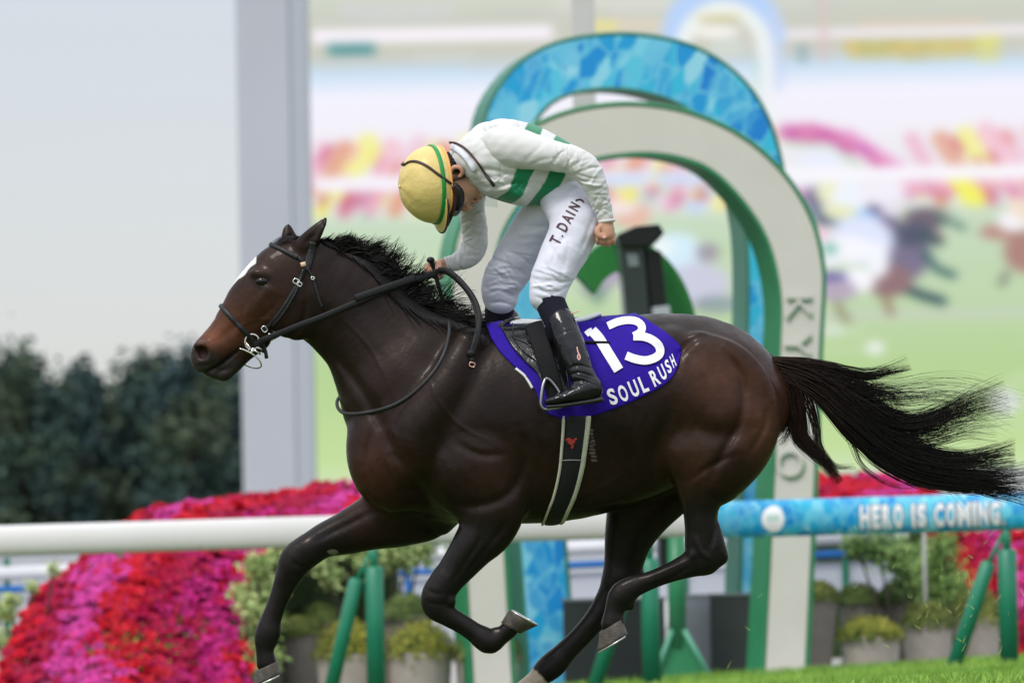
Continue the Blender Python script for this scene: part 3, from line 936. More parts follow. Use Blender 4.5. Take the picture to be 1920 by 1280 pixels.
def rail_text(txt, xa, xb, h, hc):
    """letters stretched tall, spanning photo columns xa..xb"""
    mpp = 43.8 / FPX
    total = (xb - xa)
    widths = {'H': 26, 'E': 22, 'R': 25, 'O': 25, ' ': 14, 'I': 12.5, 'S': 24, 'C': 25, 'M': 33, 'N': 26, 'G': 25, '.': 10}
    sw = sum(widths[c] for c in txt); k = total / sw
    x = xa
    for ch in txt:
        wd = widths[ch] * k
        if ch != ' ':
            for nm, m_, gr, off in (('letter_outline', M_outl, 1.0, 0.0025), ('letter', M_wtxt, 0.0, 0.005)):
                v, f = font_mesh(ch, 0.055, 0.10)
                lo = v.min(0)[:2]; hi = v.max(0)[:2]
                q = (v[:, :2] - (lo + hi) / 2) / (hi - lo)
                hh = h * (0.2 if ch == '.' else 1); cy = hc - (h * 0.4 if ch == '.' else 0)
                ex = 2.2 * gr
                P = np.array([on_sleeve(x + wd / 2 + a * (wd - 3.5 + 2 * ex), cy + b * (hh + 2 * ex * mpp), off) for a, b in q])
                obj(nm, P, f, m_, slv, smooth=False)
        x += wd
rail_text('HERO IS COMING.', 1616, 1890, 0.165, -0.012)
a = np.linspace(0, 2 * math.pi, 36, endpoint=False)
for nm, r_, off, m_ in (('badge', 21, 0.0025, M_wtxt),):
    V = [on_sleeve(1455, -0.004, off)]
    for rr in (0.33, 0.66, 1.0):
        V += [on_sleeve(1455 + r_ * rr * math.cos(t), -0.004 + r_ * rr * math.sin(t) * 43.8 / FPX * 1.18, off) for t in a]
    Q = [(0, 1 + j, 1 + (j + 1) % 36) for j in range(36)] + [(1 + k * 36 + j, 1 + (k + 1) * 36 + j, 1 + (k + 1) * 36 + (j + 1) % 36, 1 + k * 36 + (j + 1) % 36) for k in (0, 1) for j in range(36)]
    obj(nm, V, Q, m_, slv)
for k, (x_, w_) in enumerate(((1448, 6), (1456, 5), (1463, 5))):
    for y_ in (0.016, -0.008):
        V = [on_sleeve(x_ - w_ / 2, y_ - 0.006, 0.005), on_sleeve(x_ + w_ / 2, y_ - 0.006, 0.005), on_sleeve(x_ + w_ / 2, y_ + 0.006, 0.005), on_sleeve(x_ - w_ / 2, y_ + 0.006, 0.005)]
        obj('badge_mark', V, [(0, 1, 2, 3)], mat('mark_green', tuple(lin(120, 190, 170)), rough=0.5), slv, smooth=False)
# green legs: an upright and a raking strut each
M_leg = mat('rail_leg_green', tuple(lin(26, 122, 92)), rough=0.38, noise=0.06, nscale=6)
for k, (px_, dx) in enumerate(((700, -0.36), (1216, -0.42), (1886, -0.40))):
    c = on_rail(px_)
    gz = float(ground_z(c[0])) - 0.05
    top = c - Uz * 0.09
    leg = thing('rail_leg', ['green rail leg with raking strut, left of the folded forelegs', 'green rail leg seen between the hind legs', 'green rail leg under the COMING lettering at the right'][k], 'rail leg', (top[0], top[1], gz), 'green legs of the running rail')
    v, q = tube(np.array([top, top - [0, 0, 0.20]]), 0.030, 12); obj('neck', v, q, M_leg, leg)
    v, q = tube(np.array([top - [0, 0, 0.165], top - [0, 0, 0.18], (top[0], top[1], gz)]), [0.050, 0.066, 0.066], 18); obj('upright', v, q, M_leg, leg)
    s0 = top + np.array([-0.125, 0.0, -0.25]); s1 = np.array([top[0] + dx, top[1] - 0.05, gz])
    v, q = tube(np.array([top + [-0.015, 0, -0.05], s0 + (s1 - s0) * 0.03]), 0.017, 10); obj('strut_neck', v, q, M_leg, leg)
    v, q = tube(np.array([s0, s0 + (s1 - s0) * 0.03, s1]), [0.040, 0.052, 0.052], 16); obj('strut', v, q, M_leg, leg)

# ================================================================== BARRIER, BOXES, CAMERA TOWER BEHIND THE RAIL
bar = thing('barrier', 'white and blue two-rail barrier with pale boards behind the running rail', 'barrier', Wp(960, 1230, 54))
B0 = Wp(-120, 1110, 56); B1 = Wp(1700, 1032, 53)
def bar_pt(x_):
    t = (x_ + 120) / 1820
    return B0 + (B1 - B0) * t
M_blue_r = mat('rail_blue', tuple(lin(20, 110, 190)), rough=0.4)
M_wpaint = mat('white_paint', tuple(lin(220, 220, 226)), rough=0.5)
M_board = mat('pale_board', tuple(lin(192, 196, 208)), rough=0.6, noise=0.03, nscale=2)
v, q = tube(np.array([B0, B1]), 0.032, 12); obj('blue_rail', v, q, M_blue_r, bar)
up = np.array([0, 0, 1.0])
v, q = tube(np.array([B0 + up * 0.14, B1 + up * 0.14]), 0.062, 14); obj('white_rail', v, q, M_wpaint, bar)
v, q = tube(np.array([B0 + up * 0.30, B1 + up * 0.30]), 0.03, 12); obj('grey_rail', v, q, M_board, bar)
for i in range(8):
    a = bar_pt(-110 + 225 * i); b = bar_pt(-110 + 225 * (i + 1) - 4)
    m_ = (a + b) / 2 + np.array([0, 0.06, -0.20])
    d_ = (b - a); Ln = np.linalg.norm(d_); d_ /= Ln
    v, q = box(m_, Ln, 0.02, 0.26, ax=[d_, np.cross(up, d_), up], bev=0.005); obj('board', v, q, M_board, bar, smooth=False)
for x_ in (20, 250, 390, 585, 790, 1060, 1300, 1590):
    a = bar_pt(x_); g = ground_z(a[0]) - 0.03
    v, q = box(((a[0]), a[1] + 0.03, (a[2] + 0.32 + g) / 2), 0.05, 0.05, a[2] + 0.32 - g, bev=0.006)
    obj('post', v, q, M_leg if x_ != 790 else M_blue_r, bar, smooth=False)

def pbox(name, label, cat, x0, x1, y0, y1, d, depth, m, bev=0.01, group=None, top_m=None):
    a = Wp(x0, y1, d); b = Wp(x1, y0, d)
    z0 = ground_z(a[0]) - 0.03 
    c = ((a[0] + b[0]) / 2, a[1] + depth / 2, (z0 + b[2]) / 2)
    t = thing(name, label, cat, (c[0], c[1], z0), group)
    v, q = box(c, abs(b[0] - a[0]), depth, b[2] - z0, bev=bev); obj('body', v, q, m, t, smooth=False)
    v, q = box((c[0], c[1], b[2] + 0.012), abs(b[0] - a[0]) + 0.02, depth + 0.02, 0.024, bev=0.006); obj('lid', v, q, top_m or m, t, smooth=False)
    return t, c, b[2], z0
M_dark = mat('dark_plastic', tuple(lin(48, 55, 52)), rough=0.55, spec=0.3, noise=0.1, nscale=5)
M_lgrey = mat('light_grey_metal', tuple(lin(158, 164, 170)), rough=0.5)
pbox('equipment_box', 'dark grey equipment box beside the right leg of the cream arch', 'box', 1336, 1424, 1116, 1240, 48.8, 0.5, M_dark, top_m=mat('lid_grey', tuple(lin(96, 106, 106)), rough=0.5))
pbox('equipment_box', 'long dark equipment box behind the hind hooves', 'box', 1058, 1246, 1124, 1244, 49.2, 0.5, M_dark, top_m=mat('lid_grey2', tuple(lin(110, 118, 118)), rough=0.5))
pbox('cabinet', 'small light grey cabinet left of the dark box by the arch', 'cabinet', 1288, 1332, 1118, 1206, 49.4, 0.4, M_lgrey)
# finish camera tower: dark slanted housing under a hood on a green stand
td = 48.3
tw = thing('camera_tower', 'dark finish camera housing under a hood on a green stand', 'camera', Wp(1270, 1240, td))
M_hous = mat('housing_dark', tuple(lin(60, 72, 72)), rough=0.3, noise=0.1, nscale=6, coat=0.2)
M_black = mat('housing_black', tuple(lin(18, 22, 22)), rough=0.35)
def quadbox(c4, d, depth, m, name, parent):
    A = [Wp(x, y, d) for x, y in c4]; B = [p + np.array([-0.02, depth, 0]) for p in A]
    n = len(A)
    Q = [tuple(range(n)), tuple(2 * n - 1 - i for i in range(n))] + [(i, n + i, n + (i + 1) % n, (i + 1) % n) for i in range(n)]
    bm = bmesh.new()
    vs = [bm.verts.new(p) for p in A + B]
    for q in Q: bm.faces.new([vs[i] for i in q])
    bmesh.ops.recalc_face_normals(bm, faces=bm.faces[:])
    bmesh.ops.bevel(bm, geom=bm.edges[:], offset=0.012, segments=2, affect='EDGES', profile=0.6)
    bm.verts.index_update()
    V = [v.co[:] for v in bm.verts]; Fq = [tuple(v.index for v in f.verts) for f in bm.faces]
    bm.free()
    return obj(name, V, Fq, m, parent, smooth=False)
quadbox([(1160, 448), (1206, 452), (1222, 640), (1178, 640)], td, 0.5, M_hous, 'housing', tw)
quadbox([(1208, 466), (1240, 470), (1258, 640), (1224, 640)], td + 0.1, 0.4, M_black, 'side_unit', tw)
quadbox([(1156, 440), (1192, 424), (1236, 420), (1246, 436), (1238, 446), (1216, 462), (1162, 462)], td - 0.15, 0.75, M_black, 'hood', tw)
quadbox([(1178, 474), (1196, 474), (1199, 500), (1182, 500)], td - 0.03, 0.04, mat('glass_pale', tuple(lin(170, 180, 186)), rough=0.15), 'window', tw)
quadbox([(1224, 576), (1256, 572), (1262, 640), (1228, 640)], td - 0.02, 0.1, M_wpaint, 'junction_box', tw)
quadbox([(1170, 640), (1262, 640), (1262, 1000), (1190, 1000)], td + 0.05, 0.35, M_hous, 'lower_housing', tw)
quadbox([(1236, 1000), (1262, 1000), (1264, 1090), (1238, 1090)], td, 0.3, M_black, 'cable_box', tw)
v, q = tube(np.array([Wp(1268, 990, td), Wp(1270, 1212, td)]), 0.068, 16); obj('post', v, q, M_green, tw)
g_ = [(1222, 1288), (1262, 1182), (1280, 1182), (1342, 1288)]
quadbox(g_, td - 0.05, 0.12, M_green, 'foot', tw)
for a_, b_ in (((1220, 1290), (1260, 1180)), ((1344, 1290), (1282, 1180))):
    v, q = tube(np.array([Wp(*a_, td - 0.08), Wp(*b_, td - 0.08)]), 0.02, 8); obj('lit_edge', v, q, mat('green_lit_edge', tuple(lin(86, 160, 130)), rough=0.4), tw)  # paler green tubes: light along the foot's edges put into the colour
# green hoop behind it, carried by the same stand
n = 64
A = []; B = []
for t in np.linspace(math.radians(219), math.radians(428), n):
    A.append(Wp(1184 + 124 * math.cos(t) + 14 * math.sin(t), 622 + 176 * math.sin(t), td + 0.75)); B.append(Wp(1184 + 78 * math.cos(t) + 10 * math.sin(t), 625 + 118 * math.sin(t), td + 0.75))
A = np.array(A); B = np.array(B); bk = np.array([-0.03, 0.12, 0])
V = np.vstack([A, B, A + bk, B + bk]); Q = []
for i in range(n - 1):
    k = i + 1
    Q += [(i, k, n + k, n + i), (2 * n + i, 3 * n + i, 3 * n + k, 2 * n + k), (i, 2 * n + i, 2 * n + k, k), (n + i, n + k, 3 * n + k, 3 * n + i)]
Q += [(0, n, 3 * n, 2 * n), (n - 1, 3 * n - 1, 4 * n - 1, 2 * n - 1)]
obj('hoop', V, Q, mat('bright_green', tuple(lin(40, 126, 56)), rough=0.5, noise=0.15, nscale=4), tw, smooth=False)
v, q = tube(np.array([Wp(1225, 780, td + 0.8), Wp(1225, 800, td + 0.3)]), 0.05, 10); obj('hoop_bracket', v, q, M_green, tw)

# ================================================================== POTTED SHRUBS
M_pot = mat('stone_pot', tuple(lin(160, 152, 142)), rough=0.8, noise=0.08, nscale=12, bump=0.003, bscale=50)
M_potd = mat('dark_stone_pot', tuple(lin(118, 112, 104)), rough=0.8, noise=0.08, nscale=12)
M_leafy = mat('shrub_leaves', (0, 0, 0), rough=0.6, spec=0.25, attr=True)
def potted(label, x0, x1, yrim, ytop, d, hue, dark=False, seed=0, taper=0.86, n=2600, base=None):
    r = np.random.default_rng(seed)
    a = Wp(x0, yrim, d); b = Wp(x1, yrim, d)
    c = (a + b) / 2; rad = (b[0] - a[0]) / 2
    g = ground_z(c[0]) - 0.03 if base is None else Wp(x0, base, d)[2]
    t = thing('potted_shrub', label, 'potted plant', (c[0], c[1] + rad, g), 'potted shrubs behind the running rail')
    n_ = 32; aa = np.arange(n_) * 2 * math.pi / n_
    prof = [(taper, g), (taper + 0.03, g + 0.03), (0.97, c[2] - 0.06), (1.0, c[2] - 0.015), (0.99, c[2]), (0.93, c[2]), (0.90, c[2] - 0.05), (0.0, c[2] - 0.06)]
    V = np.vstack([np.c_[c[0] + rad * p * np.cos(aa), c[1] + rad + rad * p * np.sin(aa), np.full(n_, z)] for p, z in prof])
    Q = [(i * n_ + j, i * n_ + (j + 1) % n_, (i + 1) * n_ + (j + 1) % n_, (i + 1) * n_ + j) for i in range(len(prof) - 1) for j in range(n_)] + [tuple(reversed(range(n_)))]
    obj('pot', V, Q, M_potd if dark else M_pot, t)
    hh = (Wp(x0, ytop, d)[2] - c[2])
    m = n
    dd = r.normal(size=(m, 3)); dd[:, 2] = np.abs(dd[:, 2]) * 0.9 - 0.12; dd /= np.linalg.norm(dd, axis=1)[:, None]
    lump = 1 + 0.10 * vnoise(dd * 3, 1.6, seed + 5) + 0.05 * vnoise(dd * 8, 1.6, seed + 6)
    k = (0.78 + 0.30 * r.random(m) ** 1.5) * lump
    P = np.array([c[0], c[1] + rad, c[2] - 0.02]) + dd * k[:, None] * np.array([rad * 1.08, rad * 1.08, hh * 1.0])
    V, Q = leaves(P, dd + [0, 0, 0.4], 0.036, 0.5, 0.7, seed)
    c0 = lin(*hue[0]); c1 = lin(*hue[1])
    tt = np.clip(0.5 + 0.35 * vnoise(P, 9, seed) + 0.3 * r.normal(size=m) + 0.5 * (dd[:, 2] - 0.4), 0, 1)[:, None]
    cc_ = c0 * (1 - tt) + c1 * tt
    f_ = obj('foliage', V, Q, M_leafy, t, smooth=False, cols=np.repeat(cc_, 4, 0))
    # leafy core so the ground does not show through
    u, q = sphere_mesh((c[0], c[1] + rad, c[2] - 0.03), 1.0, 18, 12, scale=(rad * 0.88, rad * 0.88, hh * 0.80))
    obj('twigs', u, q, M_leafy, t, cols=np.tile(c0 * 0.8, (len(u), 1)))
    return t
yel = ((84, 98, 38), (164, 160, 64)); grn = ((70, 92, 48), (120, 138, 74)); olive = ((76, 94, 46), (140, 146, 72)); brt = ((68, 90, 38), (160, 158, 64))
potted('squat shrub in a pale pot, frontmost of the right-hand group', 1577, 1692, 1192, 1150, 47.6, brt, seed=1)
potted('tall dark pot with a low green bush hard against the cream arch', 1490, 1572, 1118, 1084, 49.6, olive, True, seed=2, taper=0.62)
potted('wide pot at the back with a dark green bush, left of the white pole', 1574, 1652, 1124, 1090, 50.6, grn, True, seed=3)
potted('back-row pot with a dark green bush, just left of the white pole', 1648, 1712, 1124, 1086, 50.9, grn, True, seed=4)
potted('pot with a yellow-green bush between the frontmost pot and the raking strut', 1694, 1790, 1168, 1124, 48.4, olive, seed=5)
potted('tall pot behind the raking strut at the right', 1790, 1884, 1158, 1096, 48.9, olive, seed=6)
potted('dark rounded pot right behind the reaching forehoof', 524, 602, 1182, 1150, 48.6, olive, True, seed=7)
potted('pale pot with yellow bush behind the left rail leg strut', 590, 716, 1226, 1158, 47.7, yel, seed=8)
potted('pale pot with a rounded green bush right of the left rail leg', 724, 848, 1224, 1160, 47.6, brt, seed=9)
potted('pale pot with a green bush below the folded forehoof', 852, 974, 1228, 1170, 47.6, olive, seed=10)
potted('back-row pot with a dark bush above the row of pale pots', 712, 812, 1152, 1108, 49.4, grn, True, seed=11)
potted('back-row pot with a dark bush behind the left strut', 566, 642, 1158, 1128, 49.8, grn, True, seed=12)
potted('pot with a yellowish bush left of the hind hoof', 470, 530, 1190, 1160, 49.8, yel, True, seed=14)

# loose leafy shrubs and a thin pole
def shrub(label, blobs, d, hue, size, seed, n=3000):
    r = np.random.default_rng(seed)
    xs = [b[0] for b in blobs]
    c0_ = Wp(sum(xs) / len(xs), 1235, d)
    t = thing('leafy_shrub', label, 'shrub', (c0_[0], c0_[1], -0.2), 'loose leafy shrubs')
    P = []; N = []; parts = []
    for (bx, by, br) in blobs:
        c = Wp(bx, by, d + r.uniform(-0.25, 0.4)); rr = br * d / FPX
        m = int(n * br * br / sum(b[2] ** 2 for b in blobs))
        dd = r.normal(size=(m, 3)); dd /= np.linalg.norm(dd, axis=1)[:, None]
        P.append(c + dd * rr * np.abs(r.normal(0.85, 0.42, (m, 1)))); N.append(dd)
        foot = np.array([c0_[0] + (c[0] - c0_[0]) * 0.3, c0_[1], -0.2])
        parts.append(tube(crs(np.array([foot, (foot + c) / 2 + [0.02, 0, 0.05], c]), 0.2), 0.010, 5))
    v, q = join(parts); obj('stems', v, q, M_bark, t)
    P = np.vstack(P); N = np.vstack(N)
    V, Q = leaves(P, N + [0, -0.5, 0.4], size, 0.55, 0.6, seed)
    tt = np.clip(0.5 + 0.3 * vnoise(P, 7, seed) + 0.35 * r.normal(size=len(P)), 0, 1)[:, None]
    obj('foliage', V, Q, M_leafy, t, smooth=False, cols=np.repeat(lin(*hue[0]) * (1 - tt) + lin(*hue[1]) * tt, 4, 0))
pale = ((112, 142, 74), (200, 212, 146)); mid = ((62, 96, 48), (146, 174, 104))
shrub('loose green shrub left of the thin white pole at the right', [(1606, 1022, 20), (1645, 1030, 26), (1688, 1042, 32), (1722, 1072, 30), (1702, 1095, 22), (1748, 1060, 30), (1745, 1100, 26)], 50.3, mid, 0.055, 21)
shrub('pale shrub behind the white pole, next to the red flowers', [(1760, 1060, 34), (1790, 1100, 30), (1750, 1120, 26), (1770, 1020, 26)], 50.0, ((80, 116, 56), (150, 178, 100)), 0.05, 22, 1600)
shrub('pale leafy shrub hanging under the rail between the forelegs', [(640, 1030, 26), (690, 1040, 30), (740, 1025, 30), (790, 1030, 28), (600, 1055, 20), (620, 1080, 22), (715, 1062, 18), (760, 1050, 20)], 49.9, pale, 0.06, 23, 1800)
shrub('pale greenery along the right side of the flower bank', [(480, 1060, 22), (500, 1100, 24), (476, 1140, 24), (470, 1190, 26), (490, 1235, 30), (510, 1160, 20), (512, 1045, 16), (448, 1110, 16), (470, 1262, 26)], 48.2, pale, 0.05, 24, 2600)
shrub('pale greenery along the left side of the flower bank', [(4, 1150, 22), (20, 1128, 16), (60, 1100, 12), (100, 1066, 12), (0, 1200, 20)], 48.6, pale, 0.045, 25, 700)
sp_ = thing('marker_pole', 'thin pale pole standing among the potted shrubs', 'pole', Wp(1736, 1235, 49.4))
v, q = tube(np.array([Wp(1732, 985, 49.4), Wp(1737, 1256, 49.4)]), 0.016, 10); obj('shaft', v, q, mat('pole_pale', tuple(lin(176, 174, 168)), rough=0.5), sp_)
v, q = box(Wp(1737, 1255, 49.4), 0.16, 0.16, 0.05, bev=0.01); obj('foot', v, q, M_dark, sp_)

# ================================================================== FLOWER BANKS
M_petals = mat('petals', (0, 0, 0), rough=0.6, spec=0.2, attr=True, subs=0.0)
M_bankg = mat('bank_foliage', tuple(lin(60, 84, 40)), rough=0.9, noise=0.4, nscale=8, bump=0.02, bscale=10)
def blossoms(P, N, rad, col, seed):
    """five-petalled trumpets: a dished ring of ten points round a sunken heart"""
    r = np.random.default_rng(seed)
    m = len(P)
    n = N + 0.35 * r.normal(size=(m, 3)); n /= np.linalg.norm(n, axis=1)[:, None]
    t = np.cross(n, r.normal(size=(m, 3))); t /= np.linalg.norm(t, axis=1)[:, None]
    b = np.cross(n, t)
    rr = rad * (0.75 + 0.5 * r.random(m))
    V = [P - n * (rr * 0.35)[:, None]]
    C_ = [col * 0.35]
    for k in range(10):
        a = k * math.pi / 5
        q = rr * (1.0 if k % 2 == 0 else 0.82)
        z = rr * (0.10 if k % 2 == 0 else 0.0) + rr * 0.12 * r.normal(size=m)
        V.append(P + t * (q * math.cos(a))[:, None] + b * (q * math.sin(a))[:, None] + n * z[:, None])
        C_.append(col * r.uniform(0.85, 1.12, (m, 1)))
    V = np.stack(V, 1).reshape(-1, 3); C_ = np.stack(C_, 1).reshape(-1, 3)
    base = (np.arange(m) * 11)[:, None]
    Q = np.concatenate([base + np.array([0, 1 + k, 1 + (k + 1) % 10]) for k in range(10)], 0)
    return V, Q, C_
red = lin(206, 14, 42); crim = lin(176, 6, 66); mag = lin(200, 34, 128); pink = lin(212, 66, 158)
def flower_bank(left, right, dl, depth_top, name, seed, n, sw, label_):
    """bank between two traced edges (bottom to top); distance grows upwards"""
    k = 40; mcols = 30
    Lp = poly_along(crs(np.array(left, float), 10), np.linspace(0, 1, k)); Rp = poly_along(crs(np.array(right, float), 10), np.linspace(0, 1, k))
    r = np.random.default_rng(seed)
    def pt(u, v):
        i = v * (k - 1); a = np.stack([np.interp(i, np.arange(k), Lp[:, j]) for j in (0, 1)], -1); b = np.stack([np.interp(i, np.arange(k), Rp[:, j]) for j in (0, 1)], -1)
        p = a * (1 - u)[:, None] + b * u[:, None]
        bul = np.sin(np.pi * u) * 0.35
        d = dl + (depth_top - dl) * v - bul + 0.25
        w_ = CAM + F * d[:, None] + R * ((p[:, 0] - 960) / FPX * d)[:, None] + U * ((640 - p[:, 1]) / FPX * d)[:, None]
        return w_, p
    U_, V_ = np.meshgrid(np.linspace(0, 1, mcols), np.linspace(0, 1, k), indexing='ij')
    W_, _ = pt(U_.ravel(), V_.ravel())
    A = W_ + [0, 0.10, -0.03]
    Q = [(i * k + j, (i + 1) * k + j, (i + 1) * k + j + 1, i * k + j + 1) for i in range(mcols - 1) for j in range(k - 1)]
    # closed down to the ground behind
    Bk = A.copy(); Bk[:, 1] += 0.5; Bk[:, 2] = -0.5
    nA = len(A)
    edge = [i * k for i in range(mcols)] + [(mcols - 1) * k + j for j in range(1, k)] + [i * k + k - 1 for i in range(mcols - 2, -1, -1)] + [j for j in range(k - 2, 0, -1)]
    Vv = np.vstack([A, Bk])
    for a, b in zip(edge, edge[1:] + edge[:1]): Q.append((a, b, nA + b, nA + a))
    bank = obj('flower_bed', Vv, Q, M_bankg)
    bank['kind'] = 'structure'
    u = r.random(n); v = r.random(n)
    P, pp = pt(u, v)
    e = 1e-3
    Pu, _ = pt(np.clip(u + e, 0, 1.01), v); Pv, _ = pt(u, np.clip(v + e, 0, 1.01))
    N = np.cross(Pu - P, Pv - P); N /= np.linalg.norm(N, axis=1)[:, None] + 1e-12
    N[N[:, 1] > 0] *= -1
    P = P + N * r.uniform(-0.02, 0.05, n)[:, None] + 0.03 * vnoise(P, 3, seed)[:, None] * N
    s = sw(pp, u, v) + 0.28 * r.normal(size=n)
    cols = np.zeros((n, 3))
    pal = [red, crim, pink, red, crim, mag, red, crim]
    idx = np.floor(s * 1.0).astype(int) % 8
    pal = np.array(pal)
    cols = pal[idx] * r.uniform(0.75, 1.15, (n, 1))
    Vb, Qb, Cb = blossoms(P, N + [0, -0.4, 0.25], 0.050, cols, seed)
    o = obj('petunia_blossoms', Vb, Qb, M_petals, smooth=False, cols=Cb, kind='stuff')
    o['label'] = label_
    Pl, _ = pt(r.random(n // 2), r.random(n // 2))
    V, Q = leaves(Pl + [0, -0.0, 0.01], np.tile([0, -1, 0.5], (len(Pl), 1)), 0.045, 0.55, 0.7, seed)
    t_ = r.random((len(Pl), 1))
    obj('bank_leaves', V, Q, M_leafy, smooth=False, cols=np.repeat(lin(50, 76, 32) * (1 - t_) + lin(120, 150, 70) * t_, 4, 0), kind='stuff')
def sw1(p, u, v):
    # stripes run diagonally up the slope, drifting to the bank's edges as they climb
    vv = np.clip(v / 0.6, 0, 1.3)
    s0 = np.interp(u, [0, 0.22, 0.45, 0.58, 0.80, 1.0], [0.0, 1.9, 3.0, 3.6, 5.0, 6.4])
    s1 = np.interp(u, [0, 0.10, 0.28, 0.62, 0.80, 1.0], [0.4, 1.9, 3.0, 5.0, 5.2, 6.2])
    return s0 * (1 - vv) + s1 * vv + 0.25 * np.sin(p[:, 1] * 0.045 + p[:, 0] * 0.02)
flower_bank([(-14, 1330), (4, 1250), (38, 1170), (90, 1100), (150, 1055), (215, 1010), (262, 968), (330, 955)], [(476, 1330), (470, 1270), (458, 1190), (452, 1120), (478, 1060), (540, 1015), (640, 985), (735, 975)], 47.3, 50.6, 'a', 31, 4700, sw1, 'red, crimson and magenta petunias covering the left bank')
flower_bank([(262, 985), (268, 976), (275, 968), (282, 962)], [(740, 985), (745, 960), (738, 930), (725, 905)], 50.2, 52.0, 'b', 32, 2200, lambda p, u, v: p[:, 0] / 62 + 0.6 * np.sin(p[:, 1] * 0.1), 'upper edge of the left petunia bank above the white rail')
flower_bank([(1528, 950), (1528, 935), (1528, 915), (1530, 895)], [(1760, 950), (1752, 935), (1735, 920), (1705, 902)], 57.5, 58.5, 'c', 33, 1300, lambda p, u, v: p[:, 0] / 50 + 1 + 0.6 * np.sin(p[:, 1] * 0.1), 'strip of red and pink petunias right of the cream arch')
flower_bank([(1925, 1250), (1895, 1180), (1840, 1120), (1780, 1070), (1745, 1030), (1742, 1000)], [(2120, 1250), (2100, 1180), (2080, 1120), (2060, 1070), (2040, 1030), (2030, 1000)], 49.6, 51.5, 'd', 34, 2600, lambda p, u, v: (p[:, 0] - p[:, 1] * 0.5) / 42 + 2, 'petunia bank at the right edge below the rail')
# ================================================================== THE HORSE
HG = pxw([[1000, 1335, 0]])[0]
horse = thing('horse', 'dark bay racehorse galloping to the left past the finish with a narrow white blaze', 'horse', HG)

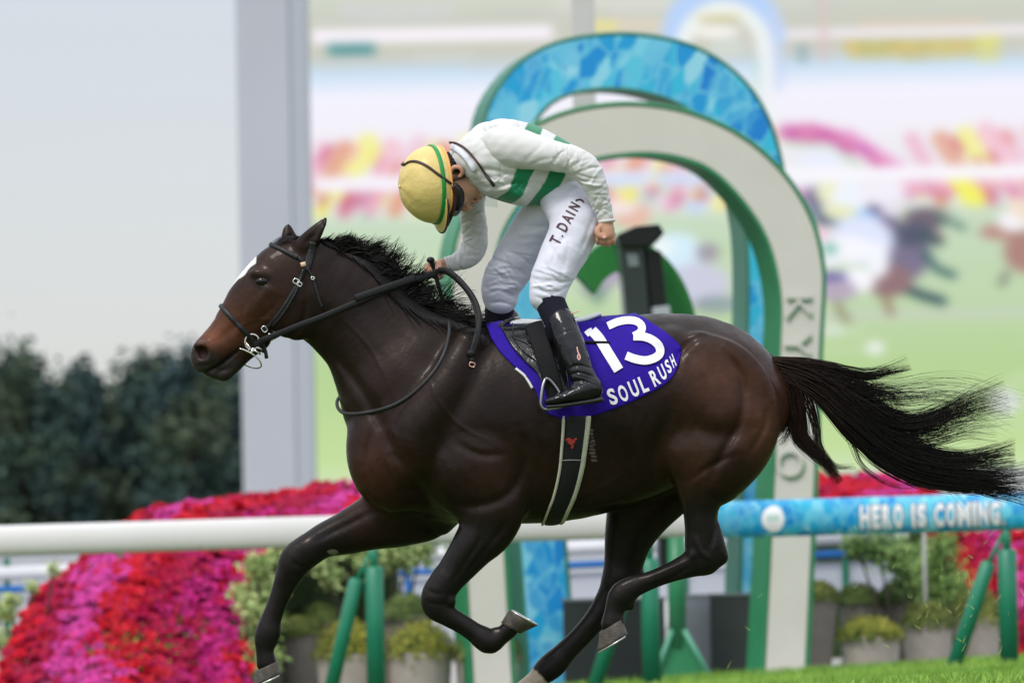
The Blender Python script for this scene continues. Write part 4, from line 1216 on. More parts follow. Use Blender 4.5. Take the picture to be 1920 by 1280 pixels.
def build_horse_field():
    f = Field((345, 400, -170), (1492, 1345, 170), 3.3)
    # barrel and quarters
    f.chain([(735, 850, 0, 84, 84), (790, 830, 0, 128, 104), (865, 806, 0, 172, 118), (940, 794, 0, 187, 124), (1030, 790, 0, 189, 128),
             (1110, 780, 0, 182, 129), (1180, 765, 0, 172, 126), (1250, 745, 0, 158, 122), (1320, 738, 0, 140, 116), (1385, 752, 0, 98, 96)], 10, 24)
    # neck
    f.chain([(588, 520, 0, 74, 40), (603, 550, 0, 88, 44), (650, 577, 0, 98, 48), (703, 632, 0, 103, 56), (754, 694, 0, 128, 72), (800, 750, 0, 160, 96)], 18, 18)
    # chest, pectorals
    f.chain([(712, 830, 34, 58, 44), (716, 890, 40, 52, 44), (738, 918, 30, 42, 38)], 24)
    f.chain([(712, 830, -34, 58, 44), (720, 890, -40, 52, 44)], 16)
    # shoulder blades and triceps
    f.chain([(880, 650, 66, 36, 34), (840, 730, 88, 44, 32), (790, 810, 90, 50, 34), (785, 860, 78, 50, 38)], 14)
    f.ball((893, 870, 96), (80, 66, 34), 14, -0.5)
    f.chain([(880, 650, -66, 36, 34), (820, 760, -88, 44, 32)], 14)
    # near foreleg (folded)
    f.chain([(890, 880, 66, 92, 52), (918, 935, 76, 70, 46), (914, 985, 80, 53, 38), (888, 1022, 82, 41, 32), (862, 1056, 82, 34, 27), (838, 1086, 82, 29, 24)], 22)
    f.chain([(838, 1084, 82, 29, 24), (822, 1110, 82, 30, 25), (820, 1131, 82, 27, 21), (842, 1151, 81, 20, 16), (866, 1165, 80, 18.5, 14), (890, 1181, 80, 19, 14), (908, 1193, 80, 23, 17), (920, 1199, 80, 22, 18),
             (938, 1189, 80, 17, 14), (954, 1176, 80, 17, 15)], 6, 8)
    # far foreleg (reaching)
    f.chain([(790, 935, -50, 82, 52), (745, 965, -62, 62, 46), (692, 983, -66, 50, 38), (650, 1000, -68, 41, 33), (608, 1014, -68, 33, 28), (575, 1034, -68, 30, 26)], 28)
    f.chain([(575, 1034, -68, 30, 25), (555, 1050, -68, 32, 26), (541, 1076, -68, 26, 22), (528, 1106, -68, 20.5, 16), (515, 1139, -68, 18.5, 14), (505, 1166, -68, 20, 15), (500, 1188, -68, 24, 18), (496, 1202, -68, 22, 17),
             (494, 1222, -68, 17, 14), (497, 1246, -68, 19, 16)], 6, 8)
    f.ball((508, 1206, -68), (9, 7, 8), 5)
    f.ball((929, 1178, 80), (7, 7, 8), 5)
    # near hind leg
    f.chain([(1330, 720, 44, 100, 76), (1352, 790, 56, 108, 74), (1335, 860, 62, 82, 62), (1318, 905, 66, 52, 46), (1312, 945, 70, 35, 32), (1315, 985, 72, 33, 26), (1319, 1018, 72, 37, 25), (1318, 1042, 72, 33, 23)], 14)
    f.chain([(1333, 1028, 72, 27, 19), (1345, 1040, 72, 18.5, 15)], 8)
    f.chain([(1318, 1044, 72, 30, 22), (1280, 1060, 72, 22, 18), (1245, 1074, 72, 17.5, 14), (1212, 1087, 70, 17.5, 14), (1186, 1097, 68, 21, 16), (1167, 1111, 66, 25, 19), (1158, 1124, 66, 22, 17),
             (1151, 1142, 66, 18.5, 15), (1148, 1166, 66, 22, 18)], 6, 8)
    f.ball((1180, 1132, 66), (9, 9, 8), 6)
    # far hind leg (on the ground)
    f.chain([(1290, 800, -50, 120, 66), (1240, 880, -60, 92, 54), (1204, 950, -68, 64, 42), (1182, 1005, -70, 47, 31), (1172, 1050, -70, 38, 26), (1164, 1088, -70, 33, 24)], 14)
    f.chain([(1164, 1088, -70, 33, 24), (1146, 1122, -70, 27, 18), (1120, 1160, -70, 22, 15), (1090, 1195, -70, 20, 14), (1060, 1225, -70, 21, 15), (1040, 1246, -70, 25, 18), (1026, 1258, -70, 24, 18),
             (1004, 1278, -70, 18, 15), (984, 1297, -70, 20, 17)], 8, 8)
    f.ball((1195, 1082, -70), (16, 14, 12), 12)
    # stifle, hip and haunch relief
    f.chain([(1310, 655, 84, 34, 20), (1370, 690, 92, 44, 22), (1415, 750, 82, 40, 24), (1412, 820, 74, 34, 24), (1370, 868, 70, 30, 24)], 10)
    f.ball((1285, 845, 82), (44, 52, 36), 12)
    f.ball((1255, 640, 70), (34, 22, 24), 16)
    # head
    f.chain([(572, 506, 0, 62, 34), (545, 522, 0, 73, 41), (515, 546, 0, 70, 40), (487, 567, 0, 61, 37), (466, 590, 0, 53, 33), (447, 610, 0, 46, 29), (428, 634, 0, 42, 27), (412, 650, 0, 40, 27), (397, 664, 0, 38, 27)], 8, 10)
    f.chain([(395, 666, 0, 35, 27), (386, 676, 0, 27, 24), (392, 686, 0, 12, 18)], 7, 8)
    f.ball((556, 570, 22), (62, 68, 22), 8)
    f.ball((556, 570, -22), (62, 68, 22), 8)
    f.chain([(480, 630, 0, 30, 20), (452, 655, 0, 26, 18), (428, 680, 0, 25, 18), (419, 696, 0, 19, 17), (422, 700, 0, 13, 14)], 6, 8)
    f.chain([(392, 690, 0, 13, 18), (402, 698, 0, 13, 17)], 5)
    # brow, zygomatic ridge, nasal bone
    f.ball((492, 514, 28), (21, 9, 9), 9, 0.15)
    f.ball((492, 514, -28), (21, 9, 9), 9, 0.15)
    f.chain([(505, 545, 36, 7, 5), (480, 575, 31, 6, 4), (455, 600, 27, 5, 3)], 9)
    f.ball((493, 528, 45), (15, 9, 9), 3, 0.1, sub=True)
    f.ball((493, 528, -45), (15, 9, 9), 3, 0.1, sub=True)
    # nostrils and mouth
    for sd_ in (1, -1):
        f.chain([(371, 648, 20 * sd_, 7, 8), (388, 646, 24 * sd_, 7, 7), (397, 658, 26 * sd_, 6, 6), (392, 674, 24 * sd_, 6, 6), (377, 678, 19 * sd_, 6, 6)], 4, 6)
        f.ball((380, 661, 27 * sd_), (11, 12, 12), 3, -0.3, sub=True)
        f.groove([(370, 703), (385, 697), (400, 691), (414, 683), (432, 669), (456, 649)], 3.0, 6.0, sd_)
        f.groove([(365, 690), (380, 684), (396, 684), (412, 676)], 4.5, 2.0, sd_)
        f.groove([(404, 700), (418, 694), (436, 690)], 4, 3.0, sd_)
        f.groove([(440, 640), (455, 612), (466, 580), (470, 562)], 2.6, -1.6, sd_, 8)
        f.groove([(455, 612), (480, 600), (510, 600)], 2.6, -1.4, sd_, 8)
        f.groove([(800, 700), (830, 760), (870, 800), (930, 830)], 3.2, -1.6, sd_, 60)
        f.groove([(720, 830), (735, 880), (770, 930)], 3.2, -1.8, sd_, 30)
        f.groove([(990, 940), (1080, 930), (1160, 890), (1200, 850)], 3.2, -1.6, sd_, 60)
        f.groove([(560, 505), (575, 545), (570, 600), (545, 632), (515, 645)], 5, 3.0, sd_, 10)
        f.groove([(470, 610), (505, 585), (525, 560)], 6, 2.0, sd_, 10)
        f.groove([(410, 640), (435, 618), (462, 592)], 6, 2.2, sd_, 8)
    # ears
    f.chain([(573, 462, 25, 21, 12), (583, 448, 28, 17, 10), (594, 434, 30, 13, 8), (605, 420, 31, 8, 5), (613, 409, 31, 2.5, 2)], 6, 6)
    f.chain([(594, 452, 38, 6, 6), (603, 434, 38, 5, 5), (612, 415, 36, 2, 3)], 3, 6)
    f.ball((580, 450, 42), (5, 17, 7), 3, 0.75, sub=True)
    f.chain([(542, 452, -22, 17, 11), (540, 440, -25, 13, 8), (539, 430, -26, 9, 5), (540, 421, -26, 3, 2)], 6, 6)
    f.ball((545, 447, -14), (6, 14, 6), 3, 0, sub=True)
    # furrows: jugular, shoulder, ribs, flank, leg tendons
    for sd_ in (1, -1):
        f.groove([(600, 640), (650, 690), (700, 765), (735, 850)], 11, 6, sd_, 15)
        f.groove([(640, 520), (700, 585), (770, 660), (830, 700)], 22, 3.5, sd_, 15)
        f.groove([(900, 660), (870, 740), (835, 800), (830, 860)], 18, 2.5, sd_, 15)
        f.groove([(835, 920), (880, 945), (950, 925), (985, 860), (975, 800)], 10, 5, sd_, 30)
        f.groove([(725, 800), (760, 870), (800, 930), (805, 985)], 12, 6, sd_, 15)
        f.groove([(1258, 760), (1240, 810), (1222, 850), (1215, 900)], 16, 7, sd_, 30)
        f.groove([(1345, 650), (1385, 705), (1385, 780), (1350, 850), (1325, 900)], 9, 8, sd_, 40)
        f.groove([(1430, 720), (1432, 790), (1400, 850)], 6, 4, sd_, 30)
        f.groove([(1290, 900), (1330, 870), (1375, 850)], 6, 4, sd_, 30)
        f.groove([(860, 830), (900, 850), (945, 850)], 7, 4, sd_, 30)
        f.groove([(700, 800), (690, 860), (700, 920)], 7, 4, sd_, 10)
        f.groove([(1180, 640), (1240, 660), (1262, 700)], 9, 4, sd_, 30)
        f.groove([(650, 600), (700, 660), (740, 740)], 3, -1.6, sd_, 20)
        f.groove([(1240, 900), (1200, 860), (1190, 810), (1210, 770)], 2.8, -1.8, sd_, 60)
        f.groove([(880, 910), (900, 960), (890, 1000)], 2.6, -1.8, sd_, 60)
        f.groove([(1262, 700), (1275, 660), (1310, 632), (1350, 640)], 7, 4, sd_, 40)
        f.groove([(1290, 790), (1340, 812), (1405, 800)], 20, 9, sd_, 40)
        f.groove([(1230, 925), (1130, 945), (1040, 955)], 12, -3, sd_, 20)
        for k in range(5):
            x = 1010 + 42 * k
            f.groove([(x, 740), (x + 12, 800), (x + 4, 870), (x - 14, 920)], 9, 1.5, sd_, 60)
    f.groove([(800, 1100), (815, 1108), (838, 1108)], 3, 2.0, 1, 50)
    f.groove([(802, 1122), (820, 1128), (842, 1126)], 3, 2.0, 1, 50)
    f.ball((846, 1122, 84), (10, 13, 18), 6)
    f.groove([(545, 1052), (560, 1062), (578, 1062)], 3, 2.0, 1, -60)
    f.groove([(540, 1078), (552, 1082), (566, 1080)], 3, 1.8, 1, -60)
    f.ball((1300, 1036, 84), (12, 10, 10), 6)
    f.groove([(905, 1000), (875, 1048), (850, 1085)], 4.5, 3.2, 1, 85)
    f.groove([(930, 1000), (900, 1040), (868, 1078)], 4, 2.6, 1, 85)
    f.groove([(950, 975), (925, 1010)], 7, 3, 1, 60)
    f.groove([(838, 1160), (870, 1180), (900, 1203)], 3, 2.2, 1, 60)
    f.groove([(1300, 1040), (1250, 1063), (1205, 1082)], 3, -2.0, 1, 60)
    f.groove([(1295, 1058), (1250, 1082), (1205, 1098)], 3.2, 3.2, 1, 60)
    f.groove([(1345, 960), (1335, 1000), (1330, 1025)], 5, 4.5, 1, 60)
    f.groove([(1300, 1000), (1310, 1030), (1330, 1045)], 5, -3, 1, 60)
    f.groove([(1312, 890), (1305, 930), (1312, 975)], 5, 2.5, 1, 60)
    f.groove([(700, 960), (650, 985), (590, 1015)], 6, 3.2, 1, -60)
    return f

hf = build_horse_field()
HV, HQ = hf.mesh()
del hf
# fine irregularity of skin over muscle
HV[:, 2] += 0.5 * vnoise(HV, 0.05, 3) + 0.25 * vnoise(HV, 0.12, 4)
HBVH = BVHTree.FromPolygons(HV.tolist(), HQ.tolist())

def gb(P, c, r):
    d = ((P[:, 0] - c[0]) / r[0]) ** 2 + ((P[:, 1] - c[1]) / r[1]) ** 2
    return np.exp(-d)[:, None]
def segd(P, a, b):
    a = np.array(a, float); b = np.array(b, float); ab = b - a
    t = np.clip(((P[:, :2] - a) @ ab) / (ab @ ab), 0, 1)
    return np.linalg.norm(P[:, :2] - a - t[:, None] * ab, axis=1)
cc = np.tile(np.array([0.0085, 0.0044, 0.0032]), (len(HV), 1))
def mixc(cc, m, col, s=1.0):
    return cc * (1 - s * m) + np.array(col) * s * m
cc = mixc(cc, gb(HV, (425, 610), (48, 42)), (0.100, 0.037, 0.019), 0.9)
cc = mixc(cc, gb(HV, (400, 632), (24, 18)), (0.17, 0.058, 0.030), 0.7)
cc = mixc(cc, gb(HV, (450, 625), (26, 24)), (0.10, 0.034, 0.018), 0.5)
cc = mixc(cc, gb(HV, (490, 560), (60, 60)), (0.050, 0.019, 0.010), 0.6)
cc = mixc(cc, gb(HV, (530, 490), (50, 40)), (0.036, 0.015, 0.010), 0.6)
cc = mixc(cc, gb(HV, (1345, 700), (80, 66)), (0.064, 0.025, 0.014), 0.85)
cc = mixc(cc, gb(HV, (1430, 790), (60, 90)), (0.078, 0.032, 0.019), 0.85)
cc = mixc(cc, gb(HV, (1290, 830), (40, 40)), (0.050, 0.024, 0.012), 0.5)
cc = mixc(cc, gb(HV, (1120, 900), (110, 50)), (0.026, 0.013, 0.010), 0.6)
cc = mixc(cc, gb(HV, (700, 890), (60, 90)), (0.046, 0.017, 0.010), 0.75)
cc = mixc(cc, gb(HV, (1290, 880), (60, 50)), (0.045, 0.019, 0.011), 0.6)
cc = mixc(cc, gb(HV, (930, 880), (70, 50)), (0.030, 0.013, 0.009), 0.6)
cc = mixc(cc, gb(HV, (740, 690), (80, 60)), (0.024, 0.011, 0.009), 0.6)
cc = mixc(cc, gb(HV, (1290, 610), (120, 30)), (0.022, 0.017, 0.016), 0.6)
# black points: lower legs
for a, b, r in [((838, 1060), (830, 1160), 70), ((870, 1165), (960, 1180), 60), ((590, 1015), (500, 1250), 60), ((1318, 980), (1330, 1050), 60), ((1300, 1060), (1150, 1170), 70), ((1170, 1040), (990, 1300), 75), ((900, 1020), (860, 1060), 50)]:
    m = np.clip(1.4 - segd(HV, a, b) / r, 0, 1)[:, None]
    cc = mixc(cc, m, (0.0075, 0.0068, 0.0068), 0.95)
# grey-black muzzle skin, lips, nostril
mz = np.clip(1.15 - np.hypot((HV[:, 0] - 382) / 34, (HV[:, 1] - 684) / 30) ** 2, 0, 1)[:, None]
cc = mixc(cc, np.clip(mz * 1.5, 0, 1), (0.026, 0.020, 0.019), 1)
m = np.clip(1.2 - segd(HV, (400, 705), (440, 690)) / 22, 0, 1)[:, None]
cc = mixc(cc, m, (0.024, 0.019, 0.018), 1)
m = np.clip(1.3 - np.hypot(HV[:, 0] - 380, HV[:, 1] - 661) / 12, 0, 1) * (np.abs(HV[:, 2]) < 29)
cc = mixc(cc, m[:, None], (0.035, 0.008, 0.008), 0.9)
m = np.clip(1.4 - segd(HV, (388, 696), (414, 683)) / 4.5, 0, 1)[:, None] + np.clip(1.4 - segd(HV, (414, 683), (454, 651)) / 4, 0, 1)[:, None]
cc = mixc(cc, np.clip(m, 0, 1) * (np.abs(HV[:, 2])[:, None] > 6), (0.006, 0.005, 0.005), 0.9)  # shade in the parting of the lips, painted near-black along the groove
# around the eye
m = np.clip(1.5 - np.hypot((HV[:, 0] - 493) / 20, (HV[:, 1] - 528) / 13), 0, 1)[:, None] * (np.abs(HV[:, 2])[:, None] > 15)
cc = mixc(cc, m, (0.008, 0.006, 0.006), 0.85)
# mottling of the coat
cc *= (1 + 0.16 * vnoise(HV, 0.045, 11) + 0.07 * vnoise(HV, 0.2, 12))[:, None]
# the blaze: a white strip down the front of the face
u = np.clip(((HV[:, 0] - 484) * -0.47 + (HV[:, 1] - 482) * 0.88) / 78, 0, 1)
dd = segd(HV, (481, 484), (432, 562))
mid = np.interp(u, [0, 0.15, 0.5, 1], [6, 20, 18, 3])
tt = (HV[:, 0] - 484) * -0.47 + (HV[:, 1] - 482) * 0.88
face = (tt > 0) & (tt < 78) & (dd < 27)
m = face * np.clip((mid * (1 + 0.15 * vnoise(HV, 0.2, 5)) - np.abs(HV[:, 2])) / 3 + 0.5, 0, 1)
cc = mixc(cc, m[:, None], (0.80, 0.78, 0.76), 1)
m = face * 0
m2 = np.clip((12 - np.hypot(HV[:, 0] - 400, HV[:, 1] - 596)) / 10, 0, 1) * (np.abs(HV[:, 2]) < 7) * (HV[:, 0] < 405)
cc = mixc(cc, m2[:, None], (0.62, 0.55, 0.52), 0.8)
sp = (HV[:, 2] > 60) * (np.abs(HV[:, 0] - 1109 - (HV[:, 1] - 835) * 0.12) < 5) * (np.abs(HV[:, 1] - 834) < 30) * (np.sin(HV[:, 1] * 0.9 + 2 * np.sin(HV[:, 0])) > 0.2)
cc = mixc(cc, sp[:, None] * 1.0, (0.30, 0.26, 0.24), 0.45)
# chestnut on the far foreleg, sock on the far hind pastern, scar specks
m = (np.hypot((HV[:, 0] - 623) / 10, (HV[:, 1] - 1036) / 5.5) < 1) & (HV[:, 2] > -64)
cc = mixc(cc, m[:, None] * 1.0, (0.22, 0.20, 0.17), 0.9)
tt = (HV[:, 0] - 1012) * -0.72 + (HV[:, 1] - 1268) * 0.69
m = np.clip((tt + 2 + 2 * vnoise(HV, 0.3, 6)) / 4, 0, 1) * (HV[:, 2] < -30) * (HV[:, 0] < 1040) * (HV[:, 0] > 900) * (HV[:, 1] > 1240)
cc = mixc(cc, m[:, None], (0.50, 0.40, 0.32), 0.95)

M_coat = mat('horse_coat', (0, 0, 0), rough=0.42, spec=0.17, attr=True, bump=0.0012, bscale=55, coat=0.10, noise=0.16, nscale=26, rvar=0.14)
M_coat.node_tree.nodes['Principled BSDF'].inputs['Specular Tint'].default_value = (1.0, 0.86, 0.78, 1)
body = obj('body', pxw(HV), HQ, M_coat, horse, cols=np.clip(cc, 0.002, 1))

# eyes
M_eye = mat('eye_dark', (0.006, 0.004, 0.003), rough=0.12, spec=0.4)
for s_ in (1, -1):
    V, Q = sphere_mesh((493, 528, 31.5 * s_), 11, scale=(1.2, 0.85, 0.85))
    obj('eye', pxw(V), Q, M_eye, horse)

# hooves with their plates
M_hoof = mat('hoof_horn', (0.075, 0.062, 0.05), rough=0.55, noise=0.5, nscale=25, bump=0.004, bscale=60, bstretch=(1, 1, 6))
M_plate = mat('shoe_alloy', (0.62, 0.62, 0.62), rough=0.3, metal=1.0)
def hoof(top, sole, w0, r_top, r_toe, fwd, sole_n):
    """top: coronet centre, sole: sole centre, fwd: toe direction, sole_n: up from the sole"""
    fwd = np.array([*fwd, 0.0]); fwd /= np.linalg.norm(fwd)
    n = 22; rings = 6
    a = np.arange(n) * 2 * math.pi / n
    V = []
    up = np.array([*sole_n, 0.0]); up /= np.linalg.norm(up)
    f2 = fwd - (fwd @ up) * up; f2 /= np.linalg.norm(f2)
    topn = np.array([top[0] - sole[0], top[1] - sole[1], 0.0]); topn /= np.linalg.norm(topn)
    for i in range(rings):
        t = i / (rings - 1)
        c = np.array([top[0], top[1], w0]) * (1 - t) + np.array([sole[0], sole[1], w0]) * t
        r = r_top * (1 - t) + r_toe * t
        if i == 0: r *= 1.03
        x = np.cos(a) * r * np.where(np.cos(a) > 0, 1.1, 0.85)
        V.append(c + x[:, None] * f2 + (np.sin(a) * r * 0.88)[:, None] * np.array([0, 0, 1.0]))
    V = np.vstack(V)
    Q = [(i * n + j, (i + 1) * n + j, (i + 1) * n + (j + 1) % n, i * n + (j + 1) % n) for i in range(rings - 1) for j in range(n)]
    Q += [tuple(range(n)), tuple((rings - 1) * n + j for j in reversed(range(n)))]
    h = obj('hoof', pxw(V), Q, M_hoof, horse)
    c = np.array([sole[0], sole[1], w0], float) - up * 1.5
    aa = np.linspace(-2.45, 2.45, 24)
    x = np.cos(aa) * (r_toe - 2.5) * np.where(np.cos(aa) > 0, 1.1, 0.85)
    P = c + x[:, None] * f2 + (np.sin(aa) * (r_toe - 2.5) * 0.88)[:, None] * np.array([0, 0, 1.0])
    v, q = tube(pxw(P), 4.2 / 480, 6, flat=0.5, up=(U * -up[1] + R * up[0]))
    s = obj('horseshoe', v, q, M_plate, h)
hoof((499, 1250), (502, 1276), -68, 24, 29, (-0.9, 0.4), (-0.42, -0.9))
hoof((950, 1172), (984, 1160), 80, 21, 27, (0.45, 1), (-1, 0.42)) if False else hoof((955, 1172), (977, 1152), 80, 21, 31, (1, 0.55), (-0.5, 0.88))
hoof((1147, 1167), (1151, 1199), 66, 25, 34, (-0.75, 0.8), (-0.55, -0.9))
hoof((978, 1300), (964, 1324), -70, 22, 29, (-1, 0.05), (0, -1))

# ------------------------------------------------------------------ mane and tail
M_hair = mat('horse_hair', (0.007, 0.0055, 0.005), rough=0.45, spec=0.25, attr=True)
M_hair2 = mat('mane_hair', (0.0065, 0.005, 0.0045), rough=0.45, spec=0.22)
def mane_strands():
    root = np.array([(598, 452), (630, 462), (668, 486), (712, 528), (752, 566), (800, 590), (850, 604), (893, 614)], float)
    rr = crs(root, 3)
    G = []
    m = 14
    s = np.linspace(0, 1, m)
    for lk in range(190):
        t = rng.random()
        if lk % 3 == 0: t = rng.random() * 0.6
        p = rr[int(t * (len(rr) - 1))]; x = p[0]
        ang = np.interp(x, [600, 650, 700, 750, 800, 890], [12, 36, 40, 32, 16, 6]) + rng.normal() * 13
        L = np.interp(x, [600, 640, 680, 740, 800, 890], [30, 50, 70, 82, 92, 44]) * (0.65 + 0.5 * rng.random())
        bend = -0.3 - 0.7 * rng.random(); wav = rng.random() * 6.28; wa = 0.35 * rng.random()
        side = rng.normal() * 6; zs = rng.normal() * 10
        flip = rng.random() < 0.12
        for i in range(17):
            r0 = rng.normal(size=2) * [6.5, 2.5]
            q0 = rr[int(np.clip(t * (len(rr) - 1) + r0[0] / 3, 0, len(rr) - 1))] + [0, r0[1] + 4 * rng.random()]
            a = math.radians(ang + rng.normal() * 5)
            l = L * (0.7 + 0.38 * rng.random())
            curl = a + bend * s ** 1.5 + wa * np.sin(s * 5 + wav) * s + rng.normal() * 0.18 * s
            if flip: curl = a + 0.5 * s + wa * np.sin(s * 4 + wav)
            X = np.cumsum(np.cos(curl)) * l / m; Y = -np.cumsum(np.sin(curl)) * l / m
            conv = s ** 1.2 * 0.55                                  # the lock gathers towards its tip
            X = q0[0] + X + (p[0] - q0[0]) * conv; Y = q0[1] + Y + (p[1] - q0[1]) * conv
            Z = side + zs * s + rng.normal() * 3 * (1 - conv)
            G.append(np.c_[X, Y, Z])
    # hairs lying flat on the near side of the neck, below the crest
    for i in range(1700):
        t = rng.random()
        p = rr[int(t * (len(rr) - 1))]
        x = p[0]
        s = np.linspace(0, 1, m)
        L = np.interp(x, [600, 660, 720, 800, 890], [30, 60, 75, 60, 32]) * (0.5 + 0.6 * rng.random())
        a = math.radians(np.interp(x, [600, 720, 800, 890], [-25, -35, -22, -28]) + rng.normal() * 9)
        X = p[0] + np.cos(a) * L * s
        Y = p[1] - np.sin(a) * L * s - 3
        Z = np.zeros(m)
        for k in range(m):
            h = HBVH.ray_cast(Vector((X[k], Y[k], 300)), Vector((0, 0, -1)))
            Z[k] = (h[0].z if h[0] else 6) + 1.2 + 2.5 * math.sin(3.0 * s[k])
        if Z.min() > 0:
            G.append(np.c_[X, Y, Z])
    return np.array(G)
G = mane_strands()
V, Q = strands(pxw(G.reshape(-1, 3)).reshape(G.shape), np.full(len(G), 1.15 / 480) * (0.6 + 0.8 * rng.random(len(G))))
obj('mane', V, Q, M_hair2, horse)
# forelock wisps behind the browband
G = []
for i in range(120):
    s = np.linspace(0, 1, 8)
    p = (548 + rng.normal() * 8, 444 + rng.normal() * 2, rng.normal() * 9)
    L = 22 + 14 * rng.random(); a = math.radians(185 + rng.normal() * 14)
    X = p[0] + np.cos(a) * L * s; Y = p[1] + 0.42 * L * s + 6 * s * s
    G.append(np.c_[X, Y, p[2] + 2 * s])
G = np.array(G)
V, Q = strands(pxw(G.reshape(-1, 3)).reshape(G.shape), np.full(len(G), 1.0 / 480))
obj('forelock', V, Q, M_hair2, horse)

def tail_strands():
    guides = [
        # points, spread at each point, count, radius
        ([(1446, 676), (1500, 682), (1560, 690), (1620, 700), (1665, 692), (1705, 680)], [8, 14, 14, 14, 12, 16], 150, 0.9),
        ([(1446, 680), (1510, 694), (1575, 712), (1630, 732), (1672, 742), (1690, 770)], [10, 16, 18, 20, 16, 22], 170, 0.9),
        ([(1448, 684), (1520, 706), (1585, 752), (1640, 810), (1700, 850), (1790, 872), (1905, 868)], [10, 18, 30, 34, 28, 26, 42], 620, 1.1),
        ([(1450, 690), (1530, 728), (1600, 792), (1660, 850), (1730, 888), (1820, 902), (1935, 905)], [12, 20, 30, 30, 24, 18, 34], 620, 1.1),
        ([(1450, 684), (1540, 716), (1620, 762), (1690, 796), (1750, 792), (1820, 770), (1892, 752)], [10, 18, 26, 26, 26, 34, 44], 300, 0.9),
        ([(1450, 684), (1540, 720), (1620, 776), (1690, 810), (1750, 812), (1810, 792), (1870, 790)], [10, 18, 26, 26, 26, 26, 34], 180, 0.8),
        ([(1560, 720), (1640, 775), (1700, 795), (1755, 772), (1800, 742), (1835, 708)], [8, 10, 8, 6, 5, 3], 16, 0.7),
        ([(1452, 694), (1482, 730), (1492, 775), (1502, 822), (1545, 865), (1574, 905)], [12, 22, 22, 18, 12, 7], 300, 1.0),
        ([(1450, 696), (1474, 735), (1478, 785), (1466, 815), (1455, 826)], [10, 16, 18, 14, 16], 150, 0.9),
        ([(1454, 694), (1500, 730), (1520, 780), (1530, 840), (1560, 880), (1605, 884)], [12, 20, 16, 14, 12, 12], 60, 0.7),
        ([(1540, 745), (1590, 810), (1615, 872), (1660, 905), (1705, 913), (1750, 902)], [10, 8, 6, 6, 6, 6], 12, 0.7),
        ([(1600, 800), (1680, 870), (1760, 905), (1800, 935), (1822, 962)], [12, 12, 10, 6, 6], 10, 0.7),
        ([(1455, 684), (1540, 715), (1600, 745), (1690, 752), (1790, 760), (1900, 800)], [10, 14, 30, 50, 60, 60], 60, 0.6),
        ([(1640, 830), (1740, 880), (1820, 912), (1880, 928), (1930, 930)], [20, 16, 14, 14, 14], 60, 0.8),
    ]
    out_ = []; rad = []
    m = 22
    for g, sp, n, r in guides:
        P = np.array(g, float)
        c = crs(P, 6)
        ci = np.linspace(0, len(c) - 1, m)
        line = np.stack([np.interp(ci, np.arange(len(c)), c[:, k]) for k in (0, 1)], 1)
        sp_ = np.interp(np.linspace(0, 1, m), np.linspace(0, 1, len(sp)), sp)
        T = np.gradient(line, axis=0); T /= np.linalg.norm(T, axis=1)[:, None]
        Nn = np.c_[-T[:, 1], T[:, 0]]
        nl = max(3, n // 22)                                     # locks
        lock = rng.uniform(-1, 1, nl)
        lockw = rng.uniform(-1, 1, nl)
        for i in range(int(n * 1.6)):
            k = rng.integers(nl)
            s = np.linspace(0, 1, m)
            a0 = rng.uniform(-1, 1)
            e = a0 * (1 - s) + (lock[k] + 0.24 * rng.normal()) * s + 0.09 * np.sin(s * 7 + k) * s
            wz = rng.normal() * 0.5 * (1 - s) + (lockw[k] * 0.6 + 0.14 * rng.normal()) * s
            cut = 0.58 + 0.46 * rng.random() ** 0.7
            L = line + Nn * (e * sp_)[:, None]
            q = np.linspace(0, cut, m) * (m - 1)
            L3 = np.c_[L, wz * sp_ * 1.1]
            if cut > 1: q = np.minimum(q, m - 1.001)
            L3 = np.stack([np.interp(q, np.arange(m), L3[:, j]) for j in range(3)], 1)
            L3[:, :2] += (Nn * (rng.normal() * 3.5 * np.sin(s * (3 + 3 * rng.random())) * s)[:, None])
            out_.append(L3); rad.append(r * (0.6 + 0.7 * rng.random()))
    return np.array(out_), np.array(rad)
G, rd = tail_strands()
V, Q = strands(pxw(G.reshape(-1, 3)).reshape(G.shape), rd / 480 * 0.92)
tc_ = np.clip(1 - (G.reshape(-1, 3)[:, 0] - 1450) / 170, 0, 1)[:, None]
tc_ = np.array([0.0080, 0.0055, 0.0047]) * (1 - tc_) + np.array([0.030, 0.013, 0.009]) * tc_
tl = obj('tail', V, Q, M_hair, horse, cols=np.repeat(tc_ * rng.uniform(0.8, 1.25, (len(tc_), 1)), 3, 0))
V, Q = tube(pxw([(1425, 668, 0), (1450, 682, 0), (1480, 695, 0), (1510, 708, 0), (1540, 726, 0)]), np.array([16, 13, 11, 9, 3]) / 480, 10)
obj('dock', V, Q, M_hair, tl, cols=np.tile([0.03, 0.013, 0.009], (len(V), 1)))

# ------------------------------------------------------------------ wrapping things round the horse
def near_w(px, py, tree=None, default=None, off=0.0):
    h = (tree or HBVH).ray_cast(Vector((px, py, 400)), Vector((0, 0, -1)))
    if h[0] is None:
        return default
    return h[0].z + off
def drape(pts, off=1.5, tree=None, side=1, step=5):
    """a polyline in the side plane laid on the flank -> (x, y, w) points"""
    P = crs(np.array(pts, float)[:, :2], step)
    o = []
    last = 0
    for p in P:
        if side > 0:
            h = (tree or HBVH).ray_cast(Vector((p[0], p[1], 400)), Vector((0, 0, -1)))
        else:
            h = (tree or HBVH).ray_cast(Vector((p[0], p[1], -400)), Vector((0, 0, 1)))
        z = h[0].z if h[0] else last
        last = z
        o.append((p[0], p[1], z + off * side))
    o = np.array(o)
    for _ in range(3):
        o[1:-1, 2] = np.maximum(o[1:-1, 2] * side, (o[:-2, 2] + o[2:, 2]) / 2 * side) * side
    return o
